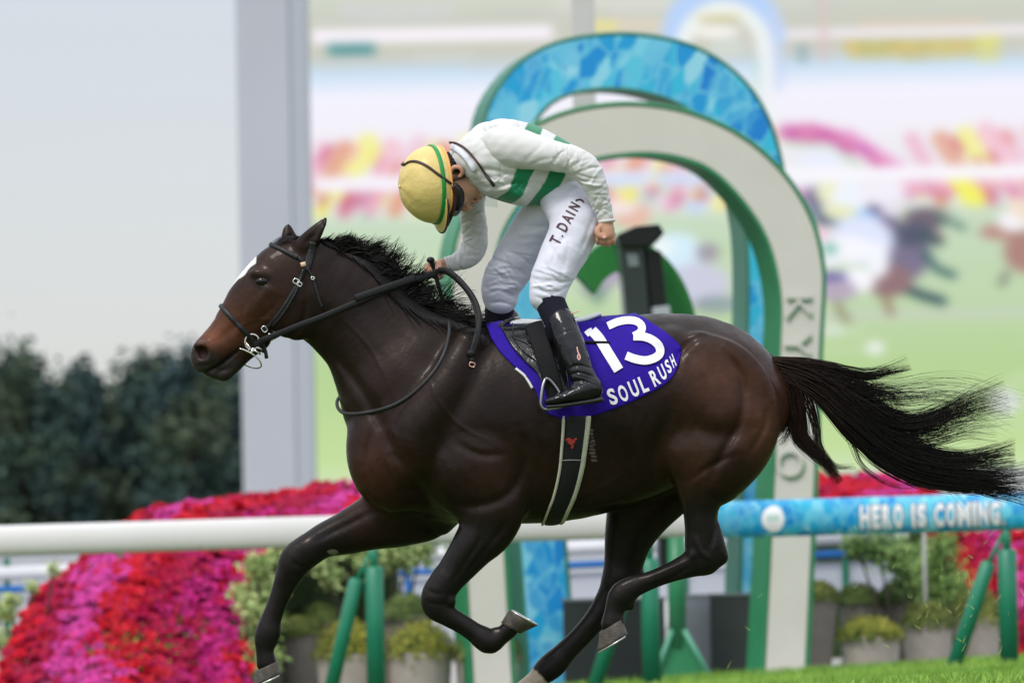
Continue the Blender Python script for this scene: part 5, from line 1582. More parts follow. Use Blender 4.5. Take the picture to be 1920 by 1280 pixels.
def strap(name, P, width, thick, m, parent, up=None, closed=False):
    """flat leather strap, P in horse frame"""
    v, q = tube(pxw(P), width / 2 / 480, 10, flat=thick / width, up=(-F if up is None else up), closed=closed)
    return obj(name, v, q, m, parent)
def ring(c, e, off=2.0, n=40, tree=None, a0=0, a1=2 * math.pi, far=95):
    """loop round the head or neck in the plane of side-plane direction e and the w axis"""
    e = np.array([*e, 0.0]); e /= np.linalg.norm(e)
    o = []
    for a in np.linspace(a0, a1, n, endpoint=(a1 - a0 < 6.2)):
        d = Vector(e * math.cos(a)) + Vector((0, 0, math.sin(a)))
        s = Vector((c[0], c[1], 0)) + d * far
        h = (tree or HBVH).ray_cast(s, -d)
        if h[0] is None: continue
        o.append(h[0] + d * off)
    return np.array([x[:] for x in o])
M_leather = mat('black_leather', (0.009, 0.009, 0.010), rough=0.45, spec=0.3, bump=0.0015, bscale=120)
M_strapg = mat('bridle_leather', (0.012, 0.0125, 0.014), rough=0.42, spec=0.35, bump=0.0015, bscale=120)
M_steel = mat('steel', (0.72, 0.70, 0.68), rough=0.22, metal=1.0)
# ================================================================== SADDLE CLOTH, SADDLE, GIRTH
def section(x, yc, off, a0, a1, n, tree=None, xf=None):
    """points round the barrel from angle a0 to a1 (0 = near side level, 90 = top, -90 = belly)"""
    o = []
    for a in np.radians(np.linspace(a0, a1, n)):
        xx = x if xf is None else xf(a)
        d = Vector((0, -math.sin(a), math.cos(a)))
        s = Vector((xx, yc, 0)) + d * 330
        h = (tree or HBVH).ray_cast(s, -d)
        if h[0] is None: continue
        o.append((h[0] + d * off)[:])
    return np.array(o)

def resample(P, n):
    L = np.r_[0, np.cumsum(np.linalg.norm(np.diff(P, axis=0), axis=1))]
    t = np.linspace(0, L[-1], n)
    return np.stack([np.interp(t, L, P[:, k]) for k in range(3)], 1)

left_e = [(912, 606), (912, 613), (925, 640), (939, 660), (962, 684), (989, 708), (1003, 730), (1012, 752), (1024, 772)]
def cloth_left(y): return np.interp(y, [p[1] for p in left_e], [p[0] for p in left_e])
bot = [(912, 640), (925, 665), (960, 712), (1000, 765), (1030, 780), (1060, 786), (1099, 781), (1135, 770), (1170, 757), (1205, 741), (1235, 725), (1256, 708), (1266, 690), (1274, 665)]
def cloth_mesh():
    rows = []
    nx, nv = 84, 44
    for i in range(nx):
        u = i / (nx - 1)
        # the near half is swept between its slanted front and rear edges, level by level
        rows.append(u)
    # surface of the near side as a height field over (u, v): v = 0 top, 1 bottom hem
    top = [(912, 606), (960, 605), (1020, 600), (1080, 596), (1140, 592), (1196, 592), (1215, 602), (1240, 619), (1262, 636), (1274, 650)]
    hem = [(1024, 772), (1042, 780), (1062, 785), (1099, 781), (1135, 770), (1170, 757), (1205, 741), (1235, 725), (1256, 708), (1267, 688), (1274, 660)]
    T = crs(np.array(top, float), 2); B = crs(np.array(hem, float), 2)
    def along(P, t):
        L = np.r_[0, np.cumsum(np.linalg.norm(np.diff(P, axis=0), axis=1))]; L /= L[-1]
        return np.array([np.interp(t, L, P[:, 0]), np.interp(t, L, P[:, 1])])
    LE = crs(np.array(left_e, float), 2)
    V = []
    for i in range(nx):
        u = i / (nx - 1)
        a = along(T, u); b = along(B, u)
        col = []
        for j in range(nv):
            v = j / (nv - 1)
            p = a * (1 - v) + b * v
            # bow the front edge to its traced outline
            l = along(LE, v)
            straight = along(T, 0) * (1 - v) + along(B, 0) * v
            p = p + (l - straight) * (1 - u) ** 2
            col.append(p)
        V.append(col)
    V = np.array(V)                                                # nx, nv, 2
    P3 = np.zeros((nx, nv, 3)); P3[..., :2] = V
    for i in range(nx):
        for j in range(nv):
            x, y = V[i, j]
            h = HBVH.ray_cast(Vector((x, y, 400)), Vector((0, 0, -1)))
            P3[i, j, 2] = (h[0].z if h[0] else np.nan)
    # where the ray misses (right on the back line) let the cloth turn over the top
    for i in range(nx):
        z = P3[i, :, 2]
        ok = ~np.isnan(z)
        j0 = np.argmax(ok)
        for j in range(j0):
            t = j / max(1, j0)
            z[j] = z[j0] * t ** 0.5
        # lift over hollows, gently
        off = 3.2 + 1.0 * np.sin(np.linspace(0, 9, nv) + i * 0.05)
        P3[i, :, 2] = z + off
    for _ in range(4):
        Z = P3[..., 2].copy()
        Z[1:-1] = np.maximum(Z[1:-1], (Z[:-2] + Z[2:]) / 2)
        P3[..., 2] = Z
    # seat the top edge on the back
    for i in range(nx):
        x = P3[i, 0, 0]
        if x < 1197:
            P3[i, 0, 2] = 0
            for j in range(1, 5):
                h = HBVH.ray_cast(Vector((P3[i, j, 0], 300, P3[i, j, 2] * 0.9)), Vector((0, 1, 0)))
                if h[0] is not None:
                    P3[i, j, 1] = min(P3[i, j, 1], h[0].y - 3.0)
            h = HBVH.ray_cast(Vector((x, 300, 0)), Vector((0, 1, 0)))
            if h[0] is not None: P3[i, 0, 1] = h[0].y - 3.5
    near = P3
    far = P3.copy(); far[..., 2] *= -1
    Vt = np.vstack([near.reshape(-1, 3), far.reshape(-1, 3)])
    Q = []
    for s in range(2):
        for i in range(nx - 1):
            for j in range(nv - 1):
                a = s * nx * nv + i * nv + j
                q = (a, a + nv, a + nv + 1, a + 1)
                Q.append(q if s == 0 else q[::-1])
    return Vt, Q
CVt, CQ = cloth_mesh()
cloth = thing('saddle_cloth', 'purple saddle cloth with a white 13 under the rider', 'saddle cloth', pxw([[1100, 640, 0]])[0])
M_cloth = mat('purple_cloth', tuple(lin(36, 0, 142)), rough=0.75, spec=0.25, noise=0.12, nscale=20, bump=0.002, bscale=60)
fo = obj('cloth', pxw(CVt), CQ, M_cloth, cloth)
md = fo.modifiers.new('thickness', 'SOLIDIFY'); md.thickness = 0.004; md.offset = 0
CBVH = BVHTree.FromPolygons(CVt.tolist(), CQ)
# pale pad showing under the front edge
V, Q = [], []
P = crs(np.array([(967, 690), (976, 697), (984, 704), (992, 716), (998, 727)], float), 3)
pz = [near_w(p[0], p[1], None, 120) + 2.2 for p in P]
M_white = mat('white_felt', (0.72, 0.72, 0.70), rough=0.8)
strap('pad_edge', np.c_[P, pz], 5, 3, M_white, cloth)

M_print = mat('white_print', (0.80, 0.80, 0.82), rough=0.6)
def onto(V2, tree, off=2.8):
    o = []
    last = 120
    for x, y in V2:
        h = tree.ray_cast(Vector((x, y, 400)), Vector((0, 0, -1)))
        if h[0] is not None: last = h[0].z
        o.append((x, y, last + off))
    return np.array(o)
parts = []
# the 1 and the 3, brush-like
for pts, wd in [([(1109, 619), (1122, 634), (1136, 657), (1158, 693)], 19), ([(1098, 627), (1104, 622), (1110, 619)], 11)]:
    parts.append(stroke2d(pts, wd))
v, f = join([(np.c_[p[0], np.zeros(len(p[0]))], p[1]) for p in parts])
obj('number_one', pxw(onto(v[:, :2], CBVH, 4.5)), f, M_print, cloth)
parts = [stroke2d([(1139, 611), (1158, 603), (1178, 600), (1194, 603), (1202, 612), (1199, 623), (1187, 630)], 14.5),
         stroke2d([(1186, 630), (1205, 631), (1221, 637), (1233, 648), (1235, 661), (1226, 670), (1208, 675), (1188, 672), (1172, 666)], 15.5)]
v, f = join([(np.c_[p[0], np.zeros(len(p[0]))], p[1]) for p in parts])
obj('number_three', pxw(onto(v[:, :2], CBVH, 5.0)), f, M_print, cloth)
def glyph_on(ch, c, bdir, up, w_, h_, tree, m, parent, name='letter', off=2.8, bold=0.03):
    v, f = font_mesh(ch, bold, 0.12)
    v = v[:, :2]
    lo = v.min(0); hi = v.max(0)
    q = (v - (lo + hi) / 2) / (hi - lo + 1e-9)
    bd = np.array(bdir, float); bd /= np.linalg.norm(bd)
    u_ = np.array(up, float); u_ /= np.linalg.norm(u_)
    P = np.array(c, float) + q[:, :1] * w_ * bd + q[:, 1:] * h_ * u_
    return obj(name, pxw(onto(P, tree, off)), f, m, parent)
for ch, c, ang, ww, hh, lean in [('S', (1146, 742), -17, 15, 31, -20), ('O', (1166, 736), -20, 16, 31, -21), ('U', (1186, 727), -21, 15, 31, -22), ('L', (1204, 719), -22, 12.5, 31, -22),
                           ('R', (1225, 707), -31, 14, 30, -24), ('U', (1239, 697), -36, 12, 28, -24), ('S', (1250, 686), -42, 9, 25, -22), ('H', (1259, 676), -46, 8, 23, -20)]:
    a = math.radians(ang); l = math.radians(lean)
    glyph_on(ch, c, (math.cos(a), math.sin(a)), (math.sin(l), -math.cos(l)), ww, hh, CBVH, M_print, cloth)

# ---- saddle
saddle = thing('saddle', 'small black racing saddle with a pale seat under the rider', 'saddle', pxw([[1040, 600, 0]])[0])
M_patent = mat('patent_leather', (0.006, 0.006, 0.007), rough=0.2, spec=0.4, coat=0.15, bump=0.006, bscale=18)
M_seat = mat('pale_seat', (0.56, 0.58, 0.58), rough=0.28, spec=0.5)
f = Field((925, 570, -60), (1150, 650, 60), 2.0)
f.chain([(960, 606, 0, 9, 40), (1000, 606, 0, 8, 42), (1050, 606, 0, 7, 44), (1090, 601, 0, 7, 44), (1112, 594, 0, 6, 36), (1124, 589, 0, 4.5, 24)], 4, 8)
v, q = f.mesh()
obj('seat', pxw(v), q, M_seat, saddle)
f = Field((925, 575, -62), (1000, 640, 62), 2.0)
for s_ in (1, -1):
    f.chain([(938, 616, 40 * s_, 5, 10), (948, 606, 34 * s_, 5, 9), (962, 599, 22 * s_, 5, 12), (972, 599, 0, 5, 14)], 4, 6)
v, q = f.mesh()
obj('pommel', pxw(v), q, M_patent, saddle)
def flap(poly, name, m, parent, tree, off, nu=26, nv=20, thick=0.004, side=1):
    """poly: left chain and right chain of the same length, laid on the flank"""
    Lc = crs(np.array(poly[0], float), 3); Rc = crs(np.array(poly[1], float), 3)
    def al(P, t):
        L = np.r_[0, np.cumsum(np.linalg.norm(np.diff(P, axis=0), axis=1))]; L /= L[-1]
        return np.array([np.interp(t, L, P[:, 0]), np.interp(t, L, P[:, 1])])
    V = []
    for i in range(nu):
        a = al(Lc, i / (nu - 1)); b = al(Rc, i / (nu - 1))
        for j in range(nv):
            t = j / (nv - 1)
            p = a * (1 - t) + b * t
            h = tree.ray_cast(Vector((p[0], p[1], 400 * side)), Vector((0, 0, -side)))
            z = h[0].z if h[0] is not None else None
            e = off + 2.0 * math.sin(math.pi * t)
            V.append([p[0], p[1], (z + e * side) if z is not None else np.nan])
    V = np.array(V)
    z = V[:, 2].reshape(nu, nv)
    for i in range(nu - 2, -1, -1):
        bad = np.isnan(z[i]); z[i][bad] = z[i + 1][bad] * 0.92
    V[:, 2] = z.ravel()
    V[:, 2] = np.nan_to_num(V[:, 2], nan=50)
    Q = [(i * nv + j, i * nv + j + 1, (i + 1) * nv + j + 1, (i + 1) * nv + j) for i in range(nu - 1) for j in range(nv - 1)]
    o = obj(name, pxw(V), Q, m, parent)
    mm = o.modifiers.new('thickness', 'SOLIDIFY'); mm.thickness = thick; mm.offset = 0
    return o
for s_ in (1, -1):
    flap(([(938, 612), (946, 626), (958, 647), (985, 678), (1006, 698), (1022, 732)], [(1012, 604), (1034, 622), (1050, 650), (1058, 680), (1064, 710), (1066, 742)]), 'flap', M_patent, saddle, CBVH, 6, side=s_)
# welted edges that catch the light
for pts in ([(934, 611), (944, 602), (957, 600), (962, 612), (962, 630), (975, 650), (990, 665), (1003, 675), (1012, 690), (1024, 722), (1031, 742)],
            [(984, 625), (1003, 650), (1019, 680), (1029, 705), (1037, 735)], [(962, 632), (985, 641), (1000, 652)]):
    P = crs(np.array(pts, float), 4)
    v, q = tube(pxw(onto(P, CBVH, 11)), 1.3 / 480, 6)
    obj('welt', v, q, M_patent, saddle)
# stirrup leather and iron
M_matte = mat('matte_webbing', (0.010, 0.010, 0.011), rough=0.85, spec=0.2)
P = np.array([(1000, 606, 70), (1008, 630, 118), (1018, 660, 146), (1030, 700, 158), (1040, 735, 160), (1044, 755, 162)], float)
strap('stirrup_leather', crs(P, 5)[:, :3], 34, 5, M_matte, saddle)
M_iron = mat('stirrup_metal', (0.25, 0.25, 0.26), rough=0.3, metal=1.0)
P = crs(np.array([(1022, 708, 166), (1017, 722, 172), (1014, 742, 178), (1014, 758, 180), (1022, 765, 180), (1045, 762, 180), (1056, 756, 178), (1052, 742, 172), (1042, 725, 168), (1030, 711, 166), (1022, 708, 166)], float), 3)
v, q = tube(pxw(P), 3.2 / 480, 8)
obj('stirrup_iron', v, q, M_iron, saddle)
P = np.array([(1075, 641, 150), (1100, 641.5, 148), (1142, 642, 142)], float)
whip2 = strap('keeper_strap', np.c_[P[:, :2], onto(P[:, :2], CBVH, 5)[:, 2]], 5.5, 3, M_matte, saddle)

# ---- girth
girth = thing('girth', 'black girth with cream edges buckled round the belly', 'girth', pxw([[1060, 880, 0]])[0])
M_cream = mat('cream_webbing', (0.50, 0.50, 0.38), rough=0.75, noise=0.1, nscale=40)
M_girth = mat('girth_black', (0.010, 0.010, 0.012), rough=0.6, spec=0.3, bump=0.001, bscale=200)
def girth_line(off, lift):
    """full loop under the belly from near to far side; off moves it fore and aft"""
    near_p = crs(np.array([(1082, 772), (1080, 800), (1076, 840), (1071, 880), (1060, 925), (1047, 958), (1036, 985)], float), 6)
    o = []
    k = len(near_p)
    for i, p in enumerate(near_p):
        t = i / (k - 1)
        x = p[0] + off * (1.0 - 0.12 * t)
        a = math.atan2(790 - p[1], 150)
        a = math.radians(np.interp(t, [0, 1], [6, -88]))
        d = Vector((0, -math.sin(a), math.cos(a)))
        h = HBVH.ray_cast(Vector((np.interp(-math.degrees(a), [-6, 88], [0, 1]) * 0 + x, 792, 0)) + d * 330, -d)
        if h[0] is None: continue
        o.append([x, (h[0] + d * lift).y, (h[0] + d * lift).z])
    o = np.array(o)
    # fore-aft position by height so the loop follows the traced curve
    yy = near_p[:, 1]; xx = near_p[:, 0]
    o[:, 0] = np.interp(o[:, 1], yy, xx) + off * np.interp(o[:, 1], [770, 990], [1.0, 0.75])
    m = o[::-1].copy(); m[:, 2] *= -1
    return np.vstack([o, m[1:]])
def band(o0, o1, lift, name, m, parent, n=7, bulge=2.0):
    Ls = [girth_line(o0 + (o1 - o0) * j / (n - 1), lift + bulge * math.sin(math.pi * j / (n - 1))) for j in range(n)]
    k = min(len(l) for l in Ls)
    Ls = [resample(l, 70) for l in Ls]
    V = np.stack(Ls, 1).reshape(-1, 3)
    Q = [(i * n + j, i * n + j + 1, (i + 1) * n + j + 1, (i + 1) * n + j) for i in range(69) for j in range(n - 1)]
    o = obj(name, pxw(V), Q, m, parent)
    mm = o.modifiers.new('thickness', 'SOLIDIFY'); mm.thickness = 0.005; mm.offset = 0
    return o
band(-21, 19, 3, 'webbing', M_girth, girth)
band(-28, -23.5, 2.5, 'edging', M_cream, girth, 4, 2)
band(15, 25, 2.5, 'edging', M_cream, girth, 4, 3)
M_red = mat('red_emblem', (0.42, 0.035, 0.02), rough=0.6)
M_grey = mat('grey_thread', (0.35, 0.35, 0.35), rough=0.7)
GB = [o for o in C.objects if o.name == 'webbing'][0]
def onto_body(V2, off): return onto(np.array(V2, float), HBVH, off)
parts = [stroke2d([(1060, 823), (1066, 820), (1072, 824), (1080, 819)], 4), stroke2d([(1064, 824), (1070, 827), (1076, 824)], 7), stroke2d([(1068, 828), (1073, 834), (1070, 838)], 4)]
v, q = join([(np.c_[p[0], np.zeros(len(p[0]))], p[1]) for p in parts])
obj('emblem', pxw(onto_body(v[:, :2], 8.5)), q, M_red, girth)
v, q = stroke2d([(1050, 860.5), (1070, 859.5), (1090, 860)], 1.6)
obj('stitching', pxw(onto_body(v, 8.5)), q, M_grey, girth)

# ================================================================== BRIDLE, REINS, NECK STRAP
bridle = thing('bridle', 'black leather bridle with steel bit on the dark bay horse', 'bridle', pxw([[530, 560, 0]])[0])
# noseband: full loop
P = ring((455, 616), (84, 88), 2.5, 44, far=75)
Nn_ = P - P.mean(0); Nn_ = np.outer(Nn_[:, 0], R) - np.outer(Nn_[:, 1], U) - np.outer(Nn_[:, 2], F)
v, q = tube(pxw(P), 4.6 / 480, 10, flat=0.45, up=Nn_, closed=True); obj('noseband', v, q, M_strapg, bridle)
def head_strap(name, pts, width, thick=4, off=2.5, parent=bridle, m=None, start=None, tree=None):
    P = drape(pts, off, tree)
    if start is not None: P[0] = start
    P[:, 2] = np.convolve(np.r_[P[0, 2], P[:, 2], P[-1, 2]], [0.25, 0.5, 0.25], 'valid')
    return strap(name, P, width, thick, m or M_strapg, parent)
for s_ in (1, -1):
    def hs(name, pts, width, thick=4, off=2.5):
        P = drape(pts, off, None, s_)
        return strap(name, P, width, thick, M_strapg, bridle)
    hs('browband', [(553, 477), (562, 484), (570, 492)], 8)
    hs('cheek_strap', [(584, 436 + 32), (580, 480), (574, 500), (566, 520), (553, 545), (540, 566), (524, 590), (508, 608), (492, 622)], 8.5)
    hs('cheek_strap', [(570, 505), (560, 540), (543, 572), (528, 594), (512, 612)], 5, 3, 5)
    hs('throat_latch', [(576, 500), (588, 522), (595, 545), (602, 568), (607, 578)], 5)
    hs('headpiece', [(588, 446 + 8), (586, 470), (580, 495), (574, 508)], 13, 4)
    hs('lip_strap', [(500, 632), (494, 645), (498, 660), (500, 672)], 6, 4, 3)
    M_s = M_steel
# crown over the poll and brow over the forehead
P = ring((560, 484), (-0.90, -0.45), 3, 40, None, -1.56, 1.56)
Nn_ = P - P.mean(0); Nn_ = np.outer(Nn_[:, 0], R) - np.outer(Nn_[:, 1], U) - np.outer(Nn_[:, 2], F)
v, q = tube(pxw(P), 4.0 / 480, 10, flat=0.5, up=Nn_); obj('browband', v, q, M_strapg, bridle)
# cheek cushion, badge and buckles
badge = mat('tan_badge', (0.60, 0.42, 0.28), rough=0.5)
P = drape([(569, 492), (571, 500)], 6); strap('badge', P, 10, 3, badge, bridle)
M_blue = mat('blue_tape', (0.012, 0.03, 0.30), rough=0.5)
def frame_buckle(c, r, m=M_steel, parent=bridle, rot=0.0, th=1.3, asp=0.8, w=None):
    z = near_w(c[0], c[1], None, 30) + 6 if w is None else w
    a = np.linspace(0, 2 * math.pi, 16, endpoint=False)
    sq = 1 / np.maximum(np.abs(np.cos(a)), np.abs(np.sin(a))) ** 0.6
    x = np.cos(a) * r * sq; y = np.sin(a) * r * asp * sq
    P = np.c_[c[0] + x * math.cos(rot) - y * math.sin(rot), c[1] + x * math.sin(rot) + y * math.cos(rot), np.full(16, z)]
    v, q = tube(pxw(P), th / 480, 6, closed=True)
    return obj('buckle', v, q, m, parent)
frame_buckle((557, 528), 5.5, rot=0.5)
frame_buckle((563, 533), 4.5, rot=0.5)
frame_buckle((497, 617), 5.5, rot=0.9)
frame_buckle((510, 631), 6, rot=0.2)
frame_buckle((588, 522), 3, rot=0.2)
P = drape([(516, 629), (527, 624)], 9); strap('tape', P, 10, 4, M_blue, bridle)
# bit: ring, lever and lower loop
bz = near_w(474, 642, None, 25) + 5
bit = thing('bit', 'steel ring bit at the corner of the mouth', 'bit', pxw([[474, 645, bz]])[0])
a = np.linspace(0, 2 * math.pi, 28, endpoint=False)
for s_ in (1, -1):
    P = np.c_[474 + 13.5 * np.cos(a), 641 + 14.5 * np.sin(a), np.full(28, bz * s_)]
    v, q = tube(pxw(P), 2.0 / 480, 8, closed=True); obj('ring', v, q, M_steel, bit)
P = crs(np.array([(450, 653, bz + 3), (462, 657, bz + 4), (478, 666, bz + 3), (489, 678, bz), (490, 687, bz - 4), (482, 690, bz - 14), (470, 688, bz - 30), (457, 683, bz - 40)], float), 3)
v, q = tube(pxw(P), 1.7 / 480, 6); obj('loop', v, q, M_steel, bit)
for p0, p1 in (((462, 641, bz + 2), (476, 661, bz + 4)), ((476, 655, bz + 4), (490, 664, bz + 3)), ((482, 650, bz + 4), (494, 656, bz + 2)), ((466, 655, bz + 3), (486, 652, bz + 3))):
    v, q = tube(pxw(np.array([p0, p1], float)), 1.9 / 480, 6); obj('link', v, q, M_steel, bit)
V, Q = sphere_mesh((474, 658, bz + 3), 3.4); obj('swivel', pxw(V), Q, M_steel, bit)
V, Q = tube(pxw(np.array([(474, 655, bz), (474, 655, -bz)], float)), 3 / 480, 8); obj('mouthpiece', V, Q, M_steel, bit)

reins = thing('reins', 'black reins running from the bit to the raised right hand', 'reins', pxw([[700, 560, 60]])[0])
hand_w = -40
M_rein = mat('rein_rubber', (0.009, 0.009, 0.010), rough=0.6, spec=0.3, bump=0.0015, bscale=150)
def lift(P, off):
    P = np.array(P, float)
    for i in range(len(P)):
        h = HBVH.ray_cast(Vector((P[i, 0], P[i, 1], 400)), Vector((0, 0, -1)))
        if h[0] is not None: P[i, 2] = max(P[i, 2], h[0].z + off)
    return P
near_r = lift(crs(np.array([(478, 648, bz + 2), (495, 637, 40), (520, 627, 46), (560, 611, 56), (610, 592, 60), (670, 567, 58), (730, 542, 46), (780, 524, 24), (810, 514, 0), (822, 508, -14)], float), 5), 4)
strap('rein', near_r[:, :3], 11.5, 4, M_rein, reins)
seg = lift(crs(np.array([(667, 560, 60), (730, 538, 50), (780, 521, 28)], float), 5), 7)
strap('grip', seg, 14.5, 5, M_rein, reins)
far_r = crs(np.array([(478, 648, -bz), (520, 626, -46), (600, 580, -60), (680, 545, -64), (760, 525, -58), (815, 508, -40)], float), 6)
strap('rein', far_r, 11, 4, M_rein, reins)
lp = crs(np.array([(822, 505, -12), (836, 506, -8), (852, 516, 4), (872, 536, 26), (890, 562, 44), (899, 590, 62), (898, 615, 78), (893, 640, 92), (888, 658, 104)], float), 4)
lp = lift(lp, 4)
strap('loop', lp, 9.5, 4, M_rein, reins)
lp = crs(np.array([(820, 508, -30), (840, 512, -26), (862, 530, -4), (880, 552, 26), (892, 580, 50), (896, 612, 74), (890, 640, 92), (884, 660, 106)], float), 4)
lp = lift(lp, 4)
strap('loop', lp, 8.5, 4, M_rein, reins)
V, Q = sphere_mesh((884, 662, near_w(884, 662, None, 110) + 5), 7, scale=(1.2, 1, 0.7)); obj('knot', pxw(V), Q, M_rein, reins)
b_ = frame_buckle((886, 683), 5, mat('copper_buckle', (0.75, 0.42, 0.34), rough=0.3, metal=0.8), reins, rot=0.3)
strap('tab', lift(np.array([(884, 664, 0), (886, 674, 0), (886, 683, 0)], float), 4), 9, 3, M_rein, reins)

neck = thing('neck_strap', 'thin dark strap looped round the base of the neck', 'strap', pxw([[740, 720, 0]])[0])
P = drape([(841, 600), (843, 620), (839, 645), (830, 670), (815, 695), (795, 718), (770, 740), (740, 758), (705, 769), (675, 774), (655, 775)], 3)
P2 = crs(np.array([P[-1], (643, 773, P[-1][2] * 0.8), (634, 764, 20), (632, 752, 0), (638, 742, -22), (648, 735, -38)], float), 4)
Pn = np.vstack([P, P2[1:]])
for _ in range(2): Pn[1:-1] = (Pn[:-2] + 2 * Pn[1:-1] + Pn[2:]) / 4
strap('strap', Pn, 6.5, 4, mat('strap_grey', (0.03, 0.03, 0.032), rough=0.45, spec=0.35), neck)
P = drape([(841, 600), (843, 620), (839, 645), (830, 670), (800, 700), (760, 735), (700, 765), (662, 775)], 3, None, -1)
strap('strap', P, 6.5, 4, M_strapg, neck)
# ================================================================== THE RIDER
person = thing('person', 'jockey in white and green silks standing in the stirrups, head bowed, left fist clenched', 'person', pxw([[1050, 600, 0]])[0])
M_skin = mat('skin', (0, 0, 0), rough=0.5, spec=0.4, attr=True, subs=0.12)
M_silk = mat('white_silk', (0, 0, 0), rough=0.55, spec=0.35, attr=True, sheen=0.2, bump=0.0012, bscale=45)
M_breech = mat('breeches_white', tuple(lin(212, 212, 224)), rough=0.6, spec=0.3, bump=0.0015, bscale=40)

# one continuous body: head, neck, trunk, limbs and ten fingers (mostly under the clothes)
ARM_N = [(952, 282, 66, 34, 34), (985, 288, 92, 32, 32), (1030, 294, 100, 29, 28), (1070, 303, 102, 27.5, 26), (1096, 318, 102, 27, 26), (1112, 345, 100, 24, 24), (1122, 372, 96, 20.5, 20), (1130, 398, 92, 17, 16.5), (1134, 412, 90, 14.5, 15)]
ARM_F = [(905, 300, -66, 34, 34), (886, 345, -84, 30, 30), (884, 385, -90, 25, 25), (888, 420, -94, 24.5, 24), (890, 452, -96, 25, 24), (880, 476, -96, 23, 23), (860, 488, -90, 18, 18), (840, 494, -80, 14.5, 15), (832, 496, -76, 12, 13)]
TORSO = [(893, 296, 0, 44, 58), (925, 297, 0, 66, 80), (965, 303, 0, 76, 86), (1004, 313, 0, 71, 78), (1044, 328, 0, 62, 70), (1070, 352, 0, 48, 62)]
THIGH_N = [(1064, 374, 26, 52, 44), (1078, 415, 52, 49, 46), (1066, 455, 72, 45, 43), (1047, 495, 88, 41, 38), (1031, 530, 98, 38, 34), (1027, 556, 102, 32, 30)]
THIGH_F = [(1052, 374, -26, 48, 44), (1018, 412, -52, 47, 46), (988, 452, -72, 44, 42), (962, 495, -88, 42, 38), (941, 530, -98, 38, 34), (938, 556, -102, 33, 30)]
def inset(ch, d): return [(a, b, c, max(2, r - d), max(2, q - d)) for a, b, c, r, q in ch]
bf = Field((740, 210, -150), (1180, 780, 215), 2.2)
bf.chain(inset(TORSO, 11), 4)
bf.chain(inset(ARM_N[:-1], 10) + [ARM_N[-1]], 4)
bf.chain(inset(ARM_F[:-1], 9) + [ARM_F[-1]], 4)
bf.chain(inset(THIGH_N, 7), 10); bf.chain(inset(THIGH_F, 7), 10)
bf.chain([(1028, 548, 100, 24, 24), (1044, 590, 118, 20, 20), (1060, 630, 140, 20, 20), (1078, 670, 158, 17, 17), (1092, 715, 168, 13, 13), (1080, 738, 170, 12, 14), (1045, 748, 172, 9, 13)], 6)
bf.chain([(938, 548, -100, 24, 24), (940, 590, -118, 20, 20), (960, 630, -140, 20, 20), (978, 670, -150, 17, 17), (992, 715, -150, 13, 13), (980, 738, -150, 12, 14), (945, 748, -150, 9, 13)], 6)
# neck and head (crown to the left, face to the ground)
bf.chain([(902, 292, 0, 34, 36), (882, 300, 0, 30, 31), (864, 312, 0, 30, 30)], 8)
bf.ball((822, 342, 0), (56, 50, 42), 8, 0.12)
bf.chain([(840, 350, 0, 40, 37), (860, 352, 0, 34, 32), (880, 352, 0, 24, 26), (892, 348, 0, 13, 17)], 6, 8)
bf.chain([(852, 388, 0, 9, 30), (868, 376, 0, 12, 28)], 6)                      # brow and cheekbones
bf.chain([(862, 386, 0, 6, 7), (872, 391, 0, 6.5, 7), (880, 390, 0, 6, 8)], 4, 5)  # nose
bf.ball((876, 387, 7), (5, 4, 5), 3); bf.ball((876, 387, -7), (5, 4, 5), 3)
bf.chain([(888, 379, 0, 4, 12), (893, 377, 0, 4, 11)], 3, 5)                     # lips
bf.groove([(889, 380), (893, 372)], 2, 3, 1, 0, 30)
bf.ball((902, 364, 0), (9, 10, 14), 6)                                          # chin
for s_ in (1, -1):
    bf.ball((863, 384, 15 * s_), (6, 5, 7), 3, sub=True)
    bf.chain([(846, 322, 40 * s_, 4, 5), (852, 315, 44 * s_, 4.5, 4), (863, 316, 46 * s_, 4.5, 4), (867, 325, 44 * s_, 4, 4), (862, 332, 41 * s_, 3.5, 4)], 2.5, 4)
    bf.ball((857, 324, 44 * s_), (6, 5, 5), 2.5, sub=True)
# near hand: a clenched fist seen from the back
def finger(f, pts, r, k=2.0):
    f.chain([(*p, r * q, r * q) for p, q in zip(pts, [1, 1.02, 0.98, 0.92, 0.8])], k, 5)
bf.chain([(1134, 408, 90, 13, 14), (1134, 420, 90, 14, 14), (1135, 433, 90, 16, 16), (1136, 441, 90, 15.5, 17)], 5, 6)
for i, (dx, dy, w0) in enumerate([(-15, 0, 98), (-5.5, 3, 100), (4, 3.5, 99), (13, 1, 96)]):
    x = 1136 + dx; y = 440 + dy
    L = [0.95, 1.05, 1.0, 0.82][i]
    finger(bf, [(x, y, w0 - 8), (x - 0.5, y + 11, w0 - 2), (x - 0.5, y + 16, w0 - 12 * L), (x, y + 8, w0 - 22 * L), (x, y + 0, w0 - 20 * L)], 5.3 * [1, 1.03, 1, 0.9][i])
finger(bf, [(1127, 425, 98), (1119, 432, 103), (1120, 441, 106), (1127, 446, 107), (1132, 447, 106)], 5.8)
